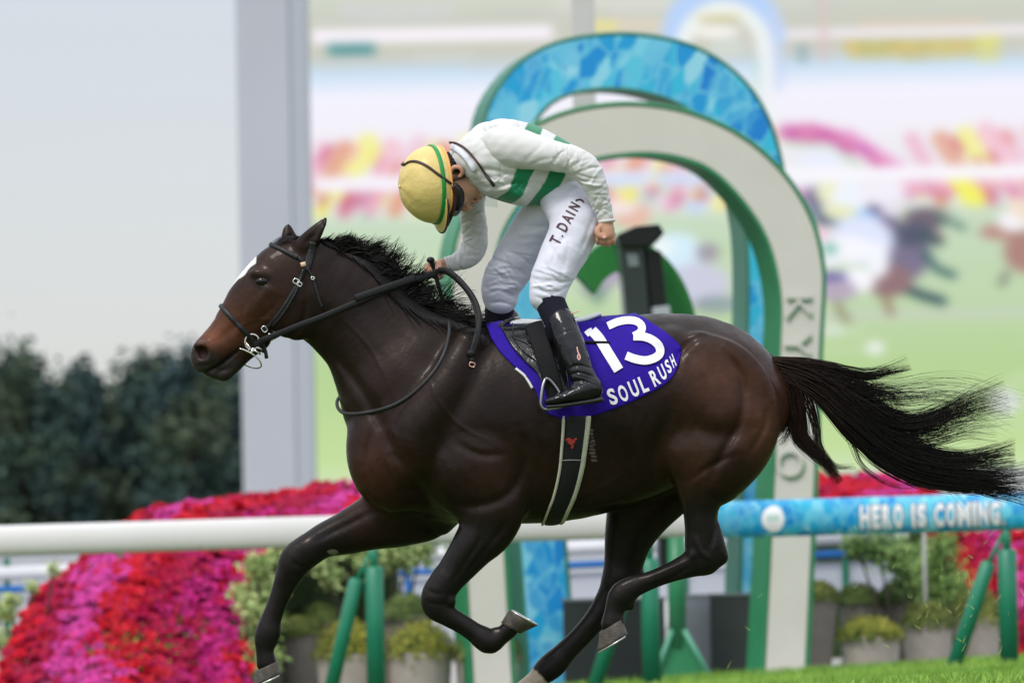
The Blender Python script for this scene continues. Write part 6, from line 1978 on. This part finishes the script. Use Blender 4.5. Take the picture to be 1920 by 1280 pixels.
# far hand closed on the reins and the whip
bf.chain([(842, 495, -80, 12, 13), (832, 496, -76, 13, 13), (822, 500, -70, 13, 14), (815, 503, -64, 11, 14)], 5, 6)
for i in range(4):
    x = 826 - 8.5 * i; y = 492 + 2.2 * i
    L = [1, 1.06, 1, 0.85][i]
    finger(bf, [(x, y, -58), (x - 1, y - 1, -40), (x - 1, y + 9, -31), (x + 1, y + 17 * L, -34), (x + 2, y + 17 * L, -44)], 4.9 * [1, 1.03, 1, 0.9][i])
finger(bf, [(832, 503, -62), (829, 512, -50), (824, 519, -40), (817, 520, -34), (812, 518, -32)], 5.2)
BV, BQ = bf.mesh()
sk = np.tile(np.array([0.52, 0.285, 0.185]), (len(BV), 1))
def ball_m(c, r, soft=0.3): return np.clip((1 - np.linalg.norm((BV - np.array(c)) / np.array(r), axis=1)) / soft + 0.5, 0, 1)[:, None]
sk = mixc(sk, np.clip(1 - np.hypot(BV[:, 0] - 1135, BV[:, 1] - 450) / 18, 0, 1)[:, None], (0.55, 0.22, 0.13), 0.5)
sk = mixc(sk, np.clip(1 - np.hypot(BV[:, 0] - 858, BV[:, 1] - 324) / 13, 0, 1)[:, None], (0.50, 0.20, 0.14), 0.5)
sk = mixc(sk, np.clip(1 - np.hypot(BV[:, 0] - 891, BV[:, 1] - 380) / 7, 0, 1)[:, None], (0.42, 0.13, 0.11), 0.7)
sk *= (1 + 0.05 * vnoise(BV, 0.2, 3))[:, None]
pbody = obj('body', pxw(BV), BQ, M_skin, person, cols=sk)
# fingernails on the near fist's thumb, and eyes under the brow
M_nail = mat('nail', (0.62, 0.40, 0.33), rough=0.3)
V, Q = sphere_mesh((1131, 447, 111), 3.2, scale=(1.1, 0.9, 0.5)); obj('thumbnail', pxw(V), Q, M_nail, person)
for s_ in (1, -1):
    V, Q = sphere_mesh((862.5, 379, 15 * s_), 5.2, scale=(1, 1, 1.1)); obj('eye', pxw(V), Q, mat('eye', (0.05, 0.03, 0.02), rough=0.1), person)

# ---- wrinkles helper
def creases(f, axis, n, rad, ang, wd, dp, side, wmin, seed, spread=1.0):
    """irregular short folds scattered along a limb, roughly across it"""
    r = np.random.default_rng(seed)
    A = crs(np.array(axis, float), 3)
    T = np.gradient(A, axis=0)
    for i in range(n):
        k = r.integers(2, len(A) - 2)
        t = T[k, :2] / np.linalg.norm(T[k, :2]); nn = np.array([-t[1], t[0]])
        a = math.radians(r.choice([-1, 1]) * r.uniform(*ang)); d = nn * math.cos(a) + t * math.sin(a)
        c = A[k, :2] + nn * r.uniform(-0.5, 0.5) * rad * spread
        L = rad * r.uniform(0.5, 1.1)
        b = t * r.uniform(-0.25, 0.25) * L
        f.groove([c - d * L, c - d * L * 0.3 + b, c + d * L * 0.3 + b, c + d * L], r.uniform(*wd), r.uniform(*dp) * r.choice([1, 1, -0.8]), side, wmin)

def folds(f, lines):
    for pts, wd, dp, lo in lines:
        f.groove(pts, wd, dp, 1, lo)
# ---- jersey
jf = Field((830, 205, -135), (1130, 420, 135), 2.0)
jf.chain(TORSO[:5] + [(1066, 344, 0, 52, 64)], 10)
jf.chain([(884, 296, 0, 36, 40), (872, 300, 0, 33, 34)], 8)
jf.ball((955, 252, 40), (46, 26, 40), 16, 0.2); jf.ball((930, 254, -40), (46, 26, 40), 16, 0.2)
jf.chain([(930, 345, 20, 24, 50), (980, 362, 20, 22, 50)], 16)
folds(jf, [([(985, 322), (960, 330), (930, 322), (905, 318)], 4, 2.6, 20), ([(985, 326), (965, 345), (945, 352)], 4, 2.4, 20), ([(985, 330), (975, 350), (968, 366)], 3.5, 2.0, 20),
           ([(880, 330), (905, 350), (930, 352), (958, 345)], 4, 2.5, 20), ([(900, 285), (880, 305), (885, 330)], 5, 2.2, 20), ([(1000, 340), (1020, 350), (1048, 352)], 4, 2.0, 20),
           ([(925, 262), (905, 268), (890, 285)], 5, 2.0, 10)])
creases(jf, [(900, 330, 0), (950, 345, 0), (1000, 355, 0)], 26, 28, (20, 80), (1.4, 2.6), (0.9, 1.9), 1, 30, 8)
creases(jf, [(900, 260, 0), (950, 245, 0), (1020, 270, 0)], 18, 26, (10, 70), (1.4, 2.6), (0.8, 1.6), 1, 20, 18)
V, Q = jf.mesh()
V[:, 1] += 0.8 * vnoise(V, 0.09, 21); V[:, 2] += 1.2 * vnoise(V * [1, 1.7, 1], 0.11, 22)
white = np.array([0.63, 0.625, 0.61])
green = np.array([0.004, 0.205, 0.085])
s = V[:, 0] * 0.92 + V[:, 1] * 0.40
s2 = s - 16 * np.clip(V[:, 2] / 70, -1, 1) ** 2 * np.clip((V[:, 1] - 262) / 40, 0, 1) + 1.5 * vnoise(V, 0.08, 31)
def bandm(a, b): return np.clip((s2 - a) / 1.2, 0, 1) * np.clip((b - s2) / 1.2, 0, 1)
mk = np.clip(bandm(1003, 1034) + bandm(1060, 1093), 0, 1)[:, None]
col = white * (1 - mk) + green * mk
JV, JQ = V, Q
jersey = obj('jersey', pxw(V), Q, M_silk, person, cols=col)
JB = BVHTree.FromPolygons(V.tolist(), Q.tolist())
# sleeves
def sleeve(ch, lo, hi, fl, sd_):
    f = Field(lo, hi, 1.8)
    f.chain(ch, 5, 6)
    for pts, wd, dp in fl: f.groove(pts, wd, dp * 0.55, sd_, 40)
    creases(f, ch[2:], 44, 24, (5, 50), (1.4, 2.6), (0.9, 2.0), sd_, 40, int(lo[0]))
    creases(f, ch[2:], 14, 22, (5, 50), (1.6, 3.2), (0.8, 1.6), 1, -95 if sd_ < 0 else 999, 7) if sd_ < 0 else None
    V, Q = f.mesh()
    V[:, 0] += 0.9 * vnoise(V * [1, 1.6, 1], 0.13, 41); V[:, 1] += 0.7 * vnoise(V, 0.17, 42)
    return obj('sleeve', pxw(V), Q, M_silk, jersey, cols=np.tile(white, (len(V), 1)))
sleeve([(940, 272, 52, 38, 36), (968, 280, 78, 38, 34)] + ARM_N[2:], (880, 215, 20), (1175, 430, 150),
       [([(985, 318), (1010, 305), (1040, 300)], 3.5, 2.4), ([(980, 310), (1000, 290), (1020, 270)], 4, 2.0), ([(1062, 322), (1085, 308), (1110, 300)], 3, 2.8), ([(1072, 332), (1098, 318), (1125, 318)], 3, 2.6),
        ([(1075, 318), (1092, 298), (1102, 284)], 3, 2.0), ([(1088, 350), (1110, 338), (1135, 338)], 3, 2.6), ([(1095, 365), (1118, 356), (1142, 362)], 3, 2.4), ([(1104, 384), (1122, 376), (1146, 382)], 2.6, 2.0),
        ([(1110, 398), (1128, 394), (1148, 400)], 2.2, 2.0), ([(1010, 318), (1040, 316), (1066, 326)], 3.5, 2.0)], 1)
sleeve([(905, 300, -62, 38, 38)] + ARM_F[1:], (800, 250, -150), (945, 530, -25),
       [([(862, 420), (885, 412), (908, 420)], 3, 2.2), ([(862, 440), (885, 436), (914, 444)], 3, 2.4), ([(866, 400), (885, 394), (906, 398)], 3, 1.6), ([(868, 462), (888, 462), (910, 480)], 3, 2.2), ([(850, 470), (858, 488), (862, 506)], 2.6, 2.0)], -1)
# the far sleeve shows its inner side to us: give it a few creases there too
# cuffs
for c, d_, r in (((1136, 417, 90), (0.12, 1, 0), 15.5), ((836, 495.5, -78), (-1, 0.2, 0), 14)):
    d_ = np.array(d_, float); d_ /= np.linalg.norm(d_)
    P = np.array([np.array(c) - d_ * 4, np.array(c) - d_ * 1, np.array(c) + d_ * 2])
    v, q = tube(pxw(P), np.array([r + 1, r + 1.6, r + 0.6]) / 480, 18)
    obj('cuff', v, q, mat('cuff_white', tuple(white), rough=0.6), jersey)

# ---- breeches
pf = Field((885, 300, -160), (1150, 600, 160), 2.0)
pf.chain([(1058, 345, 0, 47, 60), (1072, 368, 0, 52, 68)], 8)
pf.chain(THIGH_N, 9); pf.chain(THIGH_F, 9)
pf.chain([(1021, 556, 103, 28, 26), (1030, 566, 104, 27, 25)], 6)
pf.ball((1090, 395, 30), (36, 40, 40), 14)
pf.chain([(934, 552, -103, 30, 26), (938, 564, -104, 28, 25)], 6)
folds(pf, [([(1050, 410), (1020, 440), (1000, 480)], 4, 2.2, -200) if False else ([(1052, 400), (1030, 430), (1015, 455)], 4, 2.0, 20),
           ([(995, 520), (1015, 530), (1045, 528)], 4, 2.4, 60), ([(1000, 540), (1020, 548), (1052, 546)], 3.5, 2.6, 60), ([(1002, 556), (1022, 562), (1055, 560)], 3, 2.4, 60),
           ([(1115, 400), (1100, 440), (1085, 480)], 5, 2.0, 30), ([(1120, 430), (1100, 470), (1075, 520)], 4, 2.0, 30), ([(1090, 350), (1060, 366), (1030, 395)], 4, 2.2, 20), ([(1035, 470), (1052, 500), (1050, 540)], 4, 1.6, 60)])
for pts, wd, dp in [([(915, 530), (940, 520), (975, 528)], 5, 3.2), ([(912, 550), (940, 545), (968, 558)], 4, 3.0), ([(925, 510), (955, 500), (985, 515)], 4, 2.2), ([(950, 470), (975, 480), (1000, 500)], 4, 2), ([(915, 568), (940, 566), (962, 572)], 3, 2.4)]:
    pf.groove(pts, wd, dp, -1, 0)
creases(pf, THIGH_N[3:], 16, 34, (0, 35), (1.8, 3.4), (1.0, 2.2), 1, 60, 3)
creases(pf, THIGH_N[:4], 9, 34, (30, 80), (2.5, 4.5), (0.8, 1.8), 1, 30, 4)
creases(pf, THIGH_F[3:], 16, 34, (0, 35), (1.8, 3.4), (1.0, 2.4), -1, 0, 5)
creases(pf, THIGH_F[1:4], 8, 34, (20, 70), (2.5, 4.5), (0.8, 1.8), -1, 0, 6)
V, Q = pf.mesh()
V[:, 2] += 1.6 * vnoise(V * [1, 1.4, 1], 0.085, 51); V[:, 0] += 0.9 * vnoise(V, 0.11, 52)
breeches = obj('breeches', pxw(V), Q, M_breech, person)
PB = BVHTree.FromPolygons(V.tolist(), Q.tolist())
M_maroon = mat('maroon_print', (0.055, 0.008, 0.022), rough=0.6)
for ch, c, ww, hh in [('T', (1041, 452), 13, 21), ('.', (1053.5, 444), 3.2, 3.2), ('D', (1054, 427), 13, 21), ('A', (1062.5, 411.5), 14, 21), ('I', (1069, 401), 3, 20), ('N', (1076, 389), 12, 20)]:
    glyph_on(ch, c, (0.47, -0.88), (-0.88, -0.47), ww, hh, PB, M_maroon, breeches, off=1.6, bold=0.02)
v, q = stroke2d([(1078, 378), (1084, 376), (1090, 377), (1094, 381)], 3)
obj('letter', pxw(onto(v, PB, 1.6)), q, M_maroon, breeches)
# seams
for pts in ([(1030, 400), (1012, 440), (1000, 480), (992, 520)],):
    pass

# ---- boots, with knitted tops
M_boot = mat('boot_leather', (0.006, 0.006, 0.008), rough=0.13, spec=0.32, coat=0.12, bump=0.006, bscale=22)
M_sock = mat('navy_knit', (0.010, 0.010, 0.020), rough=0.9, spec=0.2, bump=0.002, bscale=150)
sf = Field((990, 540, 60), (1090, 640, 170), 2.0)
sf.chain([(1028, 560, 104, 28, 26), (1038, 584, 114, 27.5, 25), (1050, 608, 124, 27, 25)], 5, 8)
V, Q = sf.mesh(); obj('sock', pxw(V), Q, M_sock, person)
V, Q = sphere_mesh((1029, 563, 131), 3.4, scale=(1, 1, 0.3)); obj('sock_badge', pxw(V), Q, M_white, person)
sf = Field((890, 540, -175), (985, 640, -60), 2.0)
sf.chain([(937, 565, -106, 27, 26), (936, 590, -116, 28, 25), (938, 612, -124, 28, 25)], 5, 8)
V, Q = sf.mesh(); obj('sock', pxw(V), Q, M_sock, person)
def boot(dx, dw, sgn):
    w0 = lambda w: sgn * w + dw
    f = Field((990 + dx, 575, min(w0(60), w0(240))), (1160 + dx, 790, max(w0(60), w0(240))), 1.8)
    f.chain([(1049 + dx, 601, w0(124), 26.5, 25), (1058 + dx, 622, w0(134), 27, 26), (1068 + dx, 648, w0(146), 27.5, 26), (1077 + dx, 672, w0(156), 26, 24), (1085 + dx, 692, w0(163), 24, 22), (1093 + dx, 710, w0(168), 24, 21), (1100 + dx, 724, w0(172), 24, 19)], 4, 7)
    f.chain([(1106 + dx, 728, w0(174), 22, 19), (1088 + dx, 733, w0(174), 19, 19), (1066 + dx, 740, w0(175), 14.5, 19), (1042 + dx, 747, w0(176), 10.5, 18), (1026 + dx, 751, w0(176), 7, 13)], 7, 7)
    for pts, wd, dp in [([(1060, 694), (1080, 684), (1108, 690)], 2.2, 2.6), ([(1064, 704), (1082, 697), (1112, 706)], 2.4, 2.8), ([(1068, 716), (1088, 712), (1118, 722)], 2.2, 2.6), ([(1070, 700), (1094, 706), (1114, 714)], 2, 1.8),
                        ([(1042, 632), (1058, 622), (1082, 618)], 1.2, 1.6), ([(1048, 748), (1066, 728), (1088, 722)], 3, 1.4), ([(1065, 660), (1070, 680), (1078, 690)], 3, 1.5)]:
        f.groove([(a + dx, b) for a, b in pts], wd, dp, sgn, 60)
    V, Q = f.mesh()
    V[:, 2] += 0.8 * vnoise(V, 0.12, 61)
    b = obj('boot', pxw(V), Q, M_boot, person)
    f = Field((995 + dx, 735, min(w0(150), w0(200))), (1150 + dx, 780, max(w0(150), w0(200))), 1.8)
    f.chain([(1124 + dx, 747, w0(174), 6, 16), (1100 + dx, 751, w0(174), 5, 17), (1060 + dx, 757, w0(175), 4, 19), (1026 + dx, 760, w0(176), 3.5, 14)], 3, 8)
    V, Q = f.mesh()
    obj('sole', pxw(V), Q, mat('rubber_sole', (0.012, 0.012, 0.012), rough=0.6), b)
    return b
nb = boot(0, 0, 1)
boot(-100, 0, -1)
NBT = BVHTree.FromPolygons([tuple(x) for x in [(0, 0, 0)]] * 3, [(0, 1, 2)])
v, q = stroke2d([(1080, 650), (1081, 656), (1083, 662), (1086, 668), (1084, 674), (1081, 670), (1082, 664)], 2.2)
M_copper = mat('copper_print', (0.75, 0.40, 0.32), rough=0.4)
def boot_w(x, y): return 186 - abs(x - 1078) * 0.1
BW = np.array([(p[0], p[1], 0) for p in v])
f_ = [o for o in C.objects if o.name.startswith('boot')][0]
inv = None
# project the emblem on the near boot
bm_v = [vv.co + f_.location + person.location for vv in f_.data.vertices]
BT = BVHTree.FromPolygons(bm_v, [tuple(p.vertices) for p in f_.data.polygons])
def onto_world(P2, tree, off):
    o = []
    Pw = pxw(np.c_[P2, np.full(len(P2), 420.0)])
    last = 3.0
    for p in Pw:
        h = tree.ray_cast(Vector(p), Vector(F))
        if h[0] is not None: last = h[3]
        o.append(p + F * (last - off / 480))
    return np.array(o)
obj('boot_emblem', onto_world(v, BT, 1.5), q, M_copper, f_)
v, q = tube(pxw(crs(np.array([(1070, 588, 148), (1077, 586, 150), (1084, 584, 152)], float), 2)), 1.1 / 480, 5)
obj('zip_pull', v, q, M_copper, f_)
v, q = tube(pxw(crs(np.array([(1072, 588, 146), (1080, 612, 156), (1090, 640, 168), (1097, 664, 176), (1104, 690, 182)], float) - [0, 0, 10], 4)), 1.0 / 480, 5)
obj('back_seam', v, q, M_boot, f_)

# ---- helmet with its cover, peak, straps, goggles
helm = None
HC = np.array([812.0, 346.0, 0.0])
hax = np.array([-1.0, 0.07, 0.36]); hax /= np.linalg.norm(hax)      # crown direction
hdn = np.array([0.07, 1.0, 0]); hdn -= (hdn @ hax) * hax; hdn /= np.linalg.norm(hdn)       # towards the peak
hsd = np.cross(hdn, hax); hsd *= np.sign(hsd[2])
def hpt(u, v, extra=0.0):
    """u: 0 crown .. 1 rim, v: angle round"""
    th = u * math.pi / 2 * 1.16
    r = np.array([66 + extra, 73 + extra, 60 + extra])
    a = math.cos(th) * r[0]
    b = math.sin(th)
    # forehead side a little longer
    k = 1.0
    return HC + hax * a + hdn * (b * math.cos(v) * r[1] * k) + hsd * (b * math.sin(v) * r[2])
nu, nv = 26, 60
V = [hpt(0, 0)]
for i in range(1, nu):
    for j in range(nv):
        p = hpt(i / (nu - 1), 2 * math.pi * j / nv)
        # gathers running from the crown button
        g = 0.7 * math.sin(j / nv * 2 * math.pi * 6) * math.sin(i / (nu - 1) * math.pi)
        n_ = (p - HC) / np.linalg.norm(p - HC)
        V.append(p + n_ * g)
V = np.array(V)
Q = [(0, 1 + j, 1 + (j + 1) % nv) for j in range(nv)]
Q += [(1 + (i - 1) * nv + j, 1 + i * nv + j, 1 + i * nv + (j + 1) % nv, 1 + (i - 1) * nv + (j + 1) % nv) for i in range(1, nu - 1) for j in range(nv)]
M_helm = mat('yellow_cover', tuple(lin(216, 192, 118)), rough=0.36, spec=0.5, bump=0.0045, bscale=28, noise=0.06, nscale=14)
helm = obj('helmet', pxw(V), Q, M_helm, person)
mm = helm.modifiers.new('thickness', 'SOLIDIFY'); mm.thickness = 0.006; mm.offset = -1
HT = BVHTree.FromPolygons(V.tolist(), Q)
def hring(u, name, wd, th_, m, a0=0, a1=2 * math.pi, ex=1.0, tilt=0.0):
    P = np.array([hpt(u + tilt * math.cos(a), a, ex) for a in np.linspace(a0, a1, 60, endpoint=(a1 - a0 < 6.2))])
    v, q = tube(pxw(P), wd / 2 / 480, 8, flat=th_ / wd, up=None, closed=(a1 - a0 > 6.2))
    # face the flat side outward
    N = P - HC; N /= np.linalg.norm(N, axis=1)[:, None]
    Nw = np.outer(N[:, 0], R) - np.outer(N[:, 1], U) - np.outer(N[:, 2], F)
    v, q = tube(pxw(P), wd / 2 / 480, 8, flat=th_ / wd, up=Nw, closed=(a1 - a0 > 6.2))
    return obj(name, v, q, m, helm)
hring(0.865, 'green_band', 8, 2.5, mat('green_band', (0.0, 0.26, 0.045), rough=0.4), ex=1.2)
hring(1.0, 'rim', 6, 4, mat('rim_gold', tuple(lin(236, 172, 96)), rough=0.4), ex=0.5)
# goggle strap over the crown
P = crs(np.array([(754, 306, 26), (764, 302, 34), (780, 303, 46), (800, 312, 55), (820, 326, 60), (838, 338, 59), (850, 346, 56)], float), 4)
def on_helm(P, off):
    o = []
    for p in P:
        d = p - HC; d = d / np.linalg.norm(d)
        h = HT.ray_cast(Vector(HC + d * 200), Vector(-d))
        o.append(np.array(h[0]) + d * off if h[0] is not None else p)
    return np.array(o)
P1 = on_helm(P, 1.8)
N = P1 - HC; N /= np.linalg.norm(N, axis=1)[:, None]
Nw = np.outer(N[:, 0], R) - np.outer(N[:, 1], U) - np.outer(N[:, 2], F)
M_brown = mat('brown_strap', (0.040, 0.012, 0.010), rough=0.5)
v, q = tube(pxw(P1), 2.6 / 480, 8, flat=0.5, up=Nw); obj('goggle_strap', v, q, M_brown, helm)
Pb = P1 - 2 * ((P1 - HC) @ hsd)[:, None] * hsd
N2 = Pb - HC; N2 /= np.linalg.norm(N2, axis=1)[:, None]
Nw2 = np.outer(N2[:, 0], R) - np.outer(N2[:, 1], U) - np.outer(N2[:, 2], F)
v, q = tube(pxw(Pb), 2.6 / 480, 8, flat=0.5, up=Nw2); obj('goggle_strap', v, q, M_brown, helm)
P2 = on_helm(crs(np.array([P1[0], (P1[0] + Pb[0]) / 2, Pb[0]], float), 4), 1.8)
v, q = tube(pxw(P2), 2.6 / 480, 8); obj('goggle_strap', v, q, M_brown, helm)
# crown button and peak
V, Q = sphere_mesh(HC + hax * 66, 4, scale=(0.6, 1, 1)); obj('button', pxw(V), Q, M_helm, helm)
V = []; nr, na = 8, 26
for i in range(nr):
    for j in range(na):
        a = -1.15 + 2.3 * j / (na - 1)
        p0 = hpt(0.90, a, 1)
        ext = math.cos(a / 1.15 * math.pi / 2) ** 0.55
        t = i / (nr - 1)
        V.append(p0 + (hdn * 17 + np.array([5.0, 0, 0])) * ext * t + hax * (-2 * t * t))
V = np.array(V)
Q = [(i * na + j, i * na + j + 1, (i + 1) * na + j + 1, (i + 1) * na + j) for i in range(nr - 1) for j in range(na - 1)]
pk = obj('peak', pxw(V), Q, M_helm, helm)
mm = pk.modifiers.new('thickness', 'SOLIDIFY'); mm.thickness = 0.006; mm.offset = 0
v, q = tube(pxw(V[(nr - 1) * na:]), 2.2 / 480, 6); obj('peak_edge', v, q, M_brown, helm)
# goggles over the eyes, seen edge-on, with black foam
gf = Field((835, 335, -50), (895, 420, 50), 1.5)
gf.chain([(853, 352, 43, 8, 5), (858, 362, 38, 12, 8), (858, 378, 28, 13, 9), (853, 390, 14, 12, 10), (851, 394, 0, 11, 10)], 4, 5)
gf.chain([(853, 352, -43, 8, 5), (858, 362, -38, 12, 8), (858, 378, -28, 13, 9), (853, 390, -14, 12, 10), (851, 394, 0, 11, 10)], 4, 5)
V, Q = gf.mesh(); gog = obj('goggles', pxw(V), Q, mat('goggle_foam', (0.012, 0.011, 0.013), rough=0.35), person)
V, Q = sphere_mesh((849, 396, 0), 1, scale=(14, 5, 32)); obj('lens', pxw(V), Q, mat('lens', (0.05, 0.03, 0.03), rough=0.08, coat=0.5), gog)
v, q = tube(pxw(crs(np.array([(838, 422, 0), (846, 405, 26), (852, 386, 38), (854, 366, 45), (850, 350, 52)], float), 3)), 4 / 480, 8); obj('frame', v, q, M_brown, gog)
# chin strap, hair, collar
P = crs(np.array([(838, 342, 44), (855, 336, 40), (872, 331, 34), (884, 331, 29), (896, 338, 20), (902, 346, 0)], float), 4)
v, q = tube(pxw(P), 3.4 / 480, 8, flat=0.4, up=-F)
hs_ = np.array([(848, 347, 44), (862, 340, 38), (874, 333, 32), (888, 330, 26), (900, 342, 12)], float)
obj('chin_strap', v, q, M_brown, helm)
v, q = tube(pxw(crs(np.array([(876, 331, 36), (886, 328, 32), (894, 330, 28)], float), 3)), 6.5 / 480, 8, flat=0.4, up=-F); obj('chin_pad', v, q, M_brown, helm)
def hair_strands():
    G = []
    for i in range(1600):
        a = rng.uniform(-1.9, 1.9)                                # round the nape
        base = np.array([834 + rng.normal() * 4, 0, 0])
        cy, cz = 340, 0
        r = np.array([54, 45])
        p = np.array([base[0], cy - r[0] * math.cos(a), r[1] * math.sin(a)])
        if p[1] > 318: continue
        s = np.linspace(0, 1, 6)
        L = 24 + 12 * rng.random()
        X = p[0] + L * s; Y = p[1] + 9 * s * s + rng.normal() * 1.5 * s; Z = p[2] * (1 - 0.14 * s)
        G.append(np.c_[X, Y, Z])
    return np.array(G)
G = hair_strands()
V, Q = strands(pxw(G.reshape(-1, 3)).reshape(G.shape), np.full(len(G), 1.3 / 480)); obj('hair', V, Q, mat('black_hair', (0.010, 0.008, 0.008), rough=0.5), person)
def nring(c, ax_, r, rz, name, wd, th_, m, par):
    ax_ = np.array([*ax_, 0.0]); ax_ /= np.linalg.norm(ax_)
    e1 = np.array([-ax_[1], ax_[0], 0])
    a = np.linspace(0, 2 * math.pi, 48, endpoint=False)
    P = np.array(c) + np.cos(a)[:, None] * r * e1 + np.sin(a)[:, None] * rz * np.array([0, 0, 1.0])
    N = P - np.array(c); N /= np.linalg.norm(N, axis=1)[:, None]
    Nw = np.outer(N[:, 0], R) - np.outer(N[:, 1], U) - np.outer(N[:, 2], F)
    v, q = tube(pxw(P), wd / 2 / 480, 8, flat=th_ / wd, up=Nw, closed=True)
    return obj(name, v, q, m, par)
def on_jersey(P, off, dflt=20):
    o = []
    for x, y in crs(np.array(P, float), 3):
        h = JB.ray_cast(Vector((x, y, 300)), Vector((0, 0, -1)))
        o.append((x, y, (h[0].z if h[0] is not None else dflt) + off))
    o = np.array(o)
    for _ in range(4): o[1:-1, 2] = np.maximum(o[1:-1, 2], (o[:-2, 2] + o[2:, 2]) / 2)
    return o
M_collar = mat('collar_white', (0.66, 0.66, 0.74), rough=0.6)
P = on_jersey([(846, 276), (858, 281), (871, 292), (882, 306), (891, 322)], 1.0, 26)
v, q = tube(pxw(P), 6.5 / 480, 10, flat=0.45, up=-F); obj('collar', v, q, M_collar, jersey)
P = on_jersey([(842, 268), (856, 270), (872, 280), (888, 297), (904, 319), (916, 337), (925, 349)], 2.5, 22)
v, q = tube(pxw(P), 2.3 / 480, 8); obj('collar_cord', v, q, M_brown, jersey)
P = on_jersey([(912, 331), (919, 340), (926, 350)], 4.5, 22)
v, q = tube(pxw(P), 3.2 / 480, 8); obj('cord_end', v, q, mat('cord_black', (0.01, 0.01, 0.01), rough=0.5), jersey)
# clear visor film dangling below the chin
M_film = mat('clear_film', (0.9, 0.95, 0.95), rough=0.05, trans=0.92)
V = np.array([(898, 352, 34), (930, 356, 30), (934, 390, 26), (908, 388, 30)], float)
fl_ = obj('visor_film', pxw(V), [(0, 1, 2, 3)], M_film, person, smooth=False)
mm = fl_.modifiers.new('thickness', 'SOLIDIFY'); mm.thickness = 0.001

# ---- whip held upright in the far hand
whip = thing('whip', 'short black riding whip held upright in the right hand', 'whip', pxw([[815, 520, -36]])[0])
P = np.array([(807, 484, -30), (812, 500, -30), (818, 522, -30), (826, 550, -22), (832, 574, -10)], float)
v, q = tube(pxw(crs(P, 4)), np.linspace(5.0, 3.4, len(crs(P, 4))) / 480, 10); obj('handle', v, q, M_matte, whip)
V, Q = sphere_mesh((807, 487, -30), 8, scale=(1, 0.8, 1)); obj('knob', pxw(V), Q, M_boot, whip)
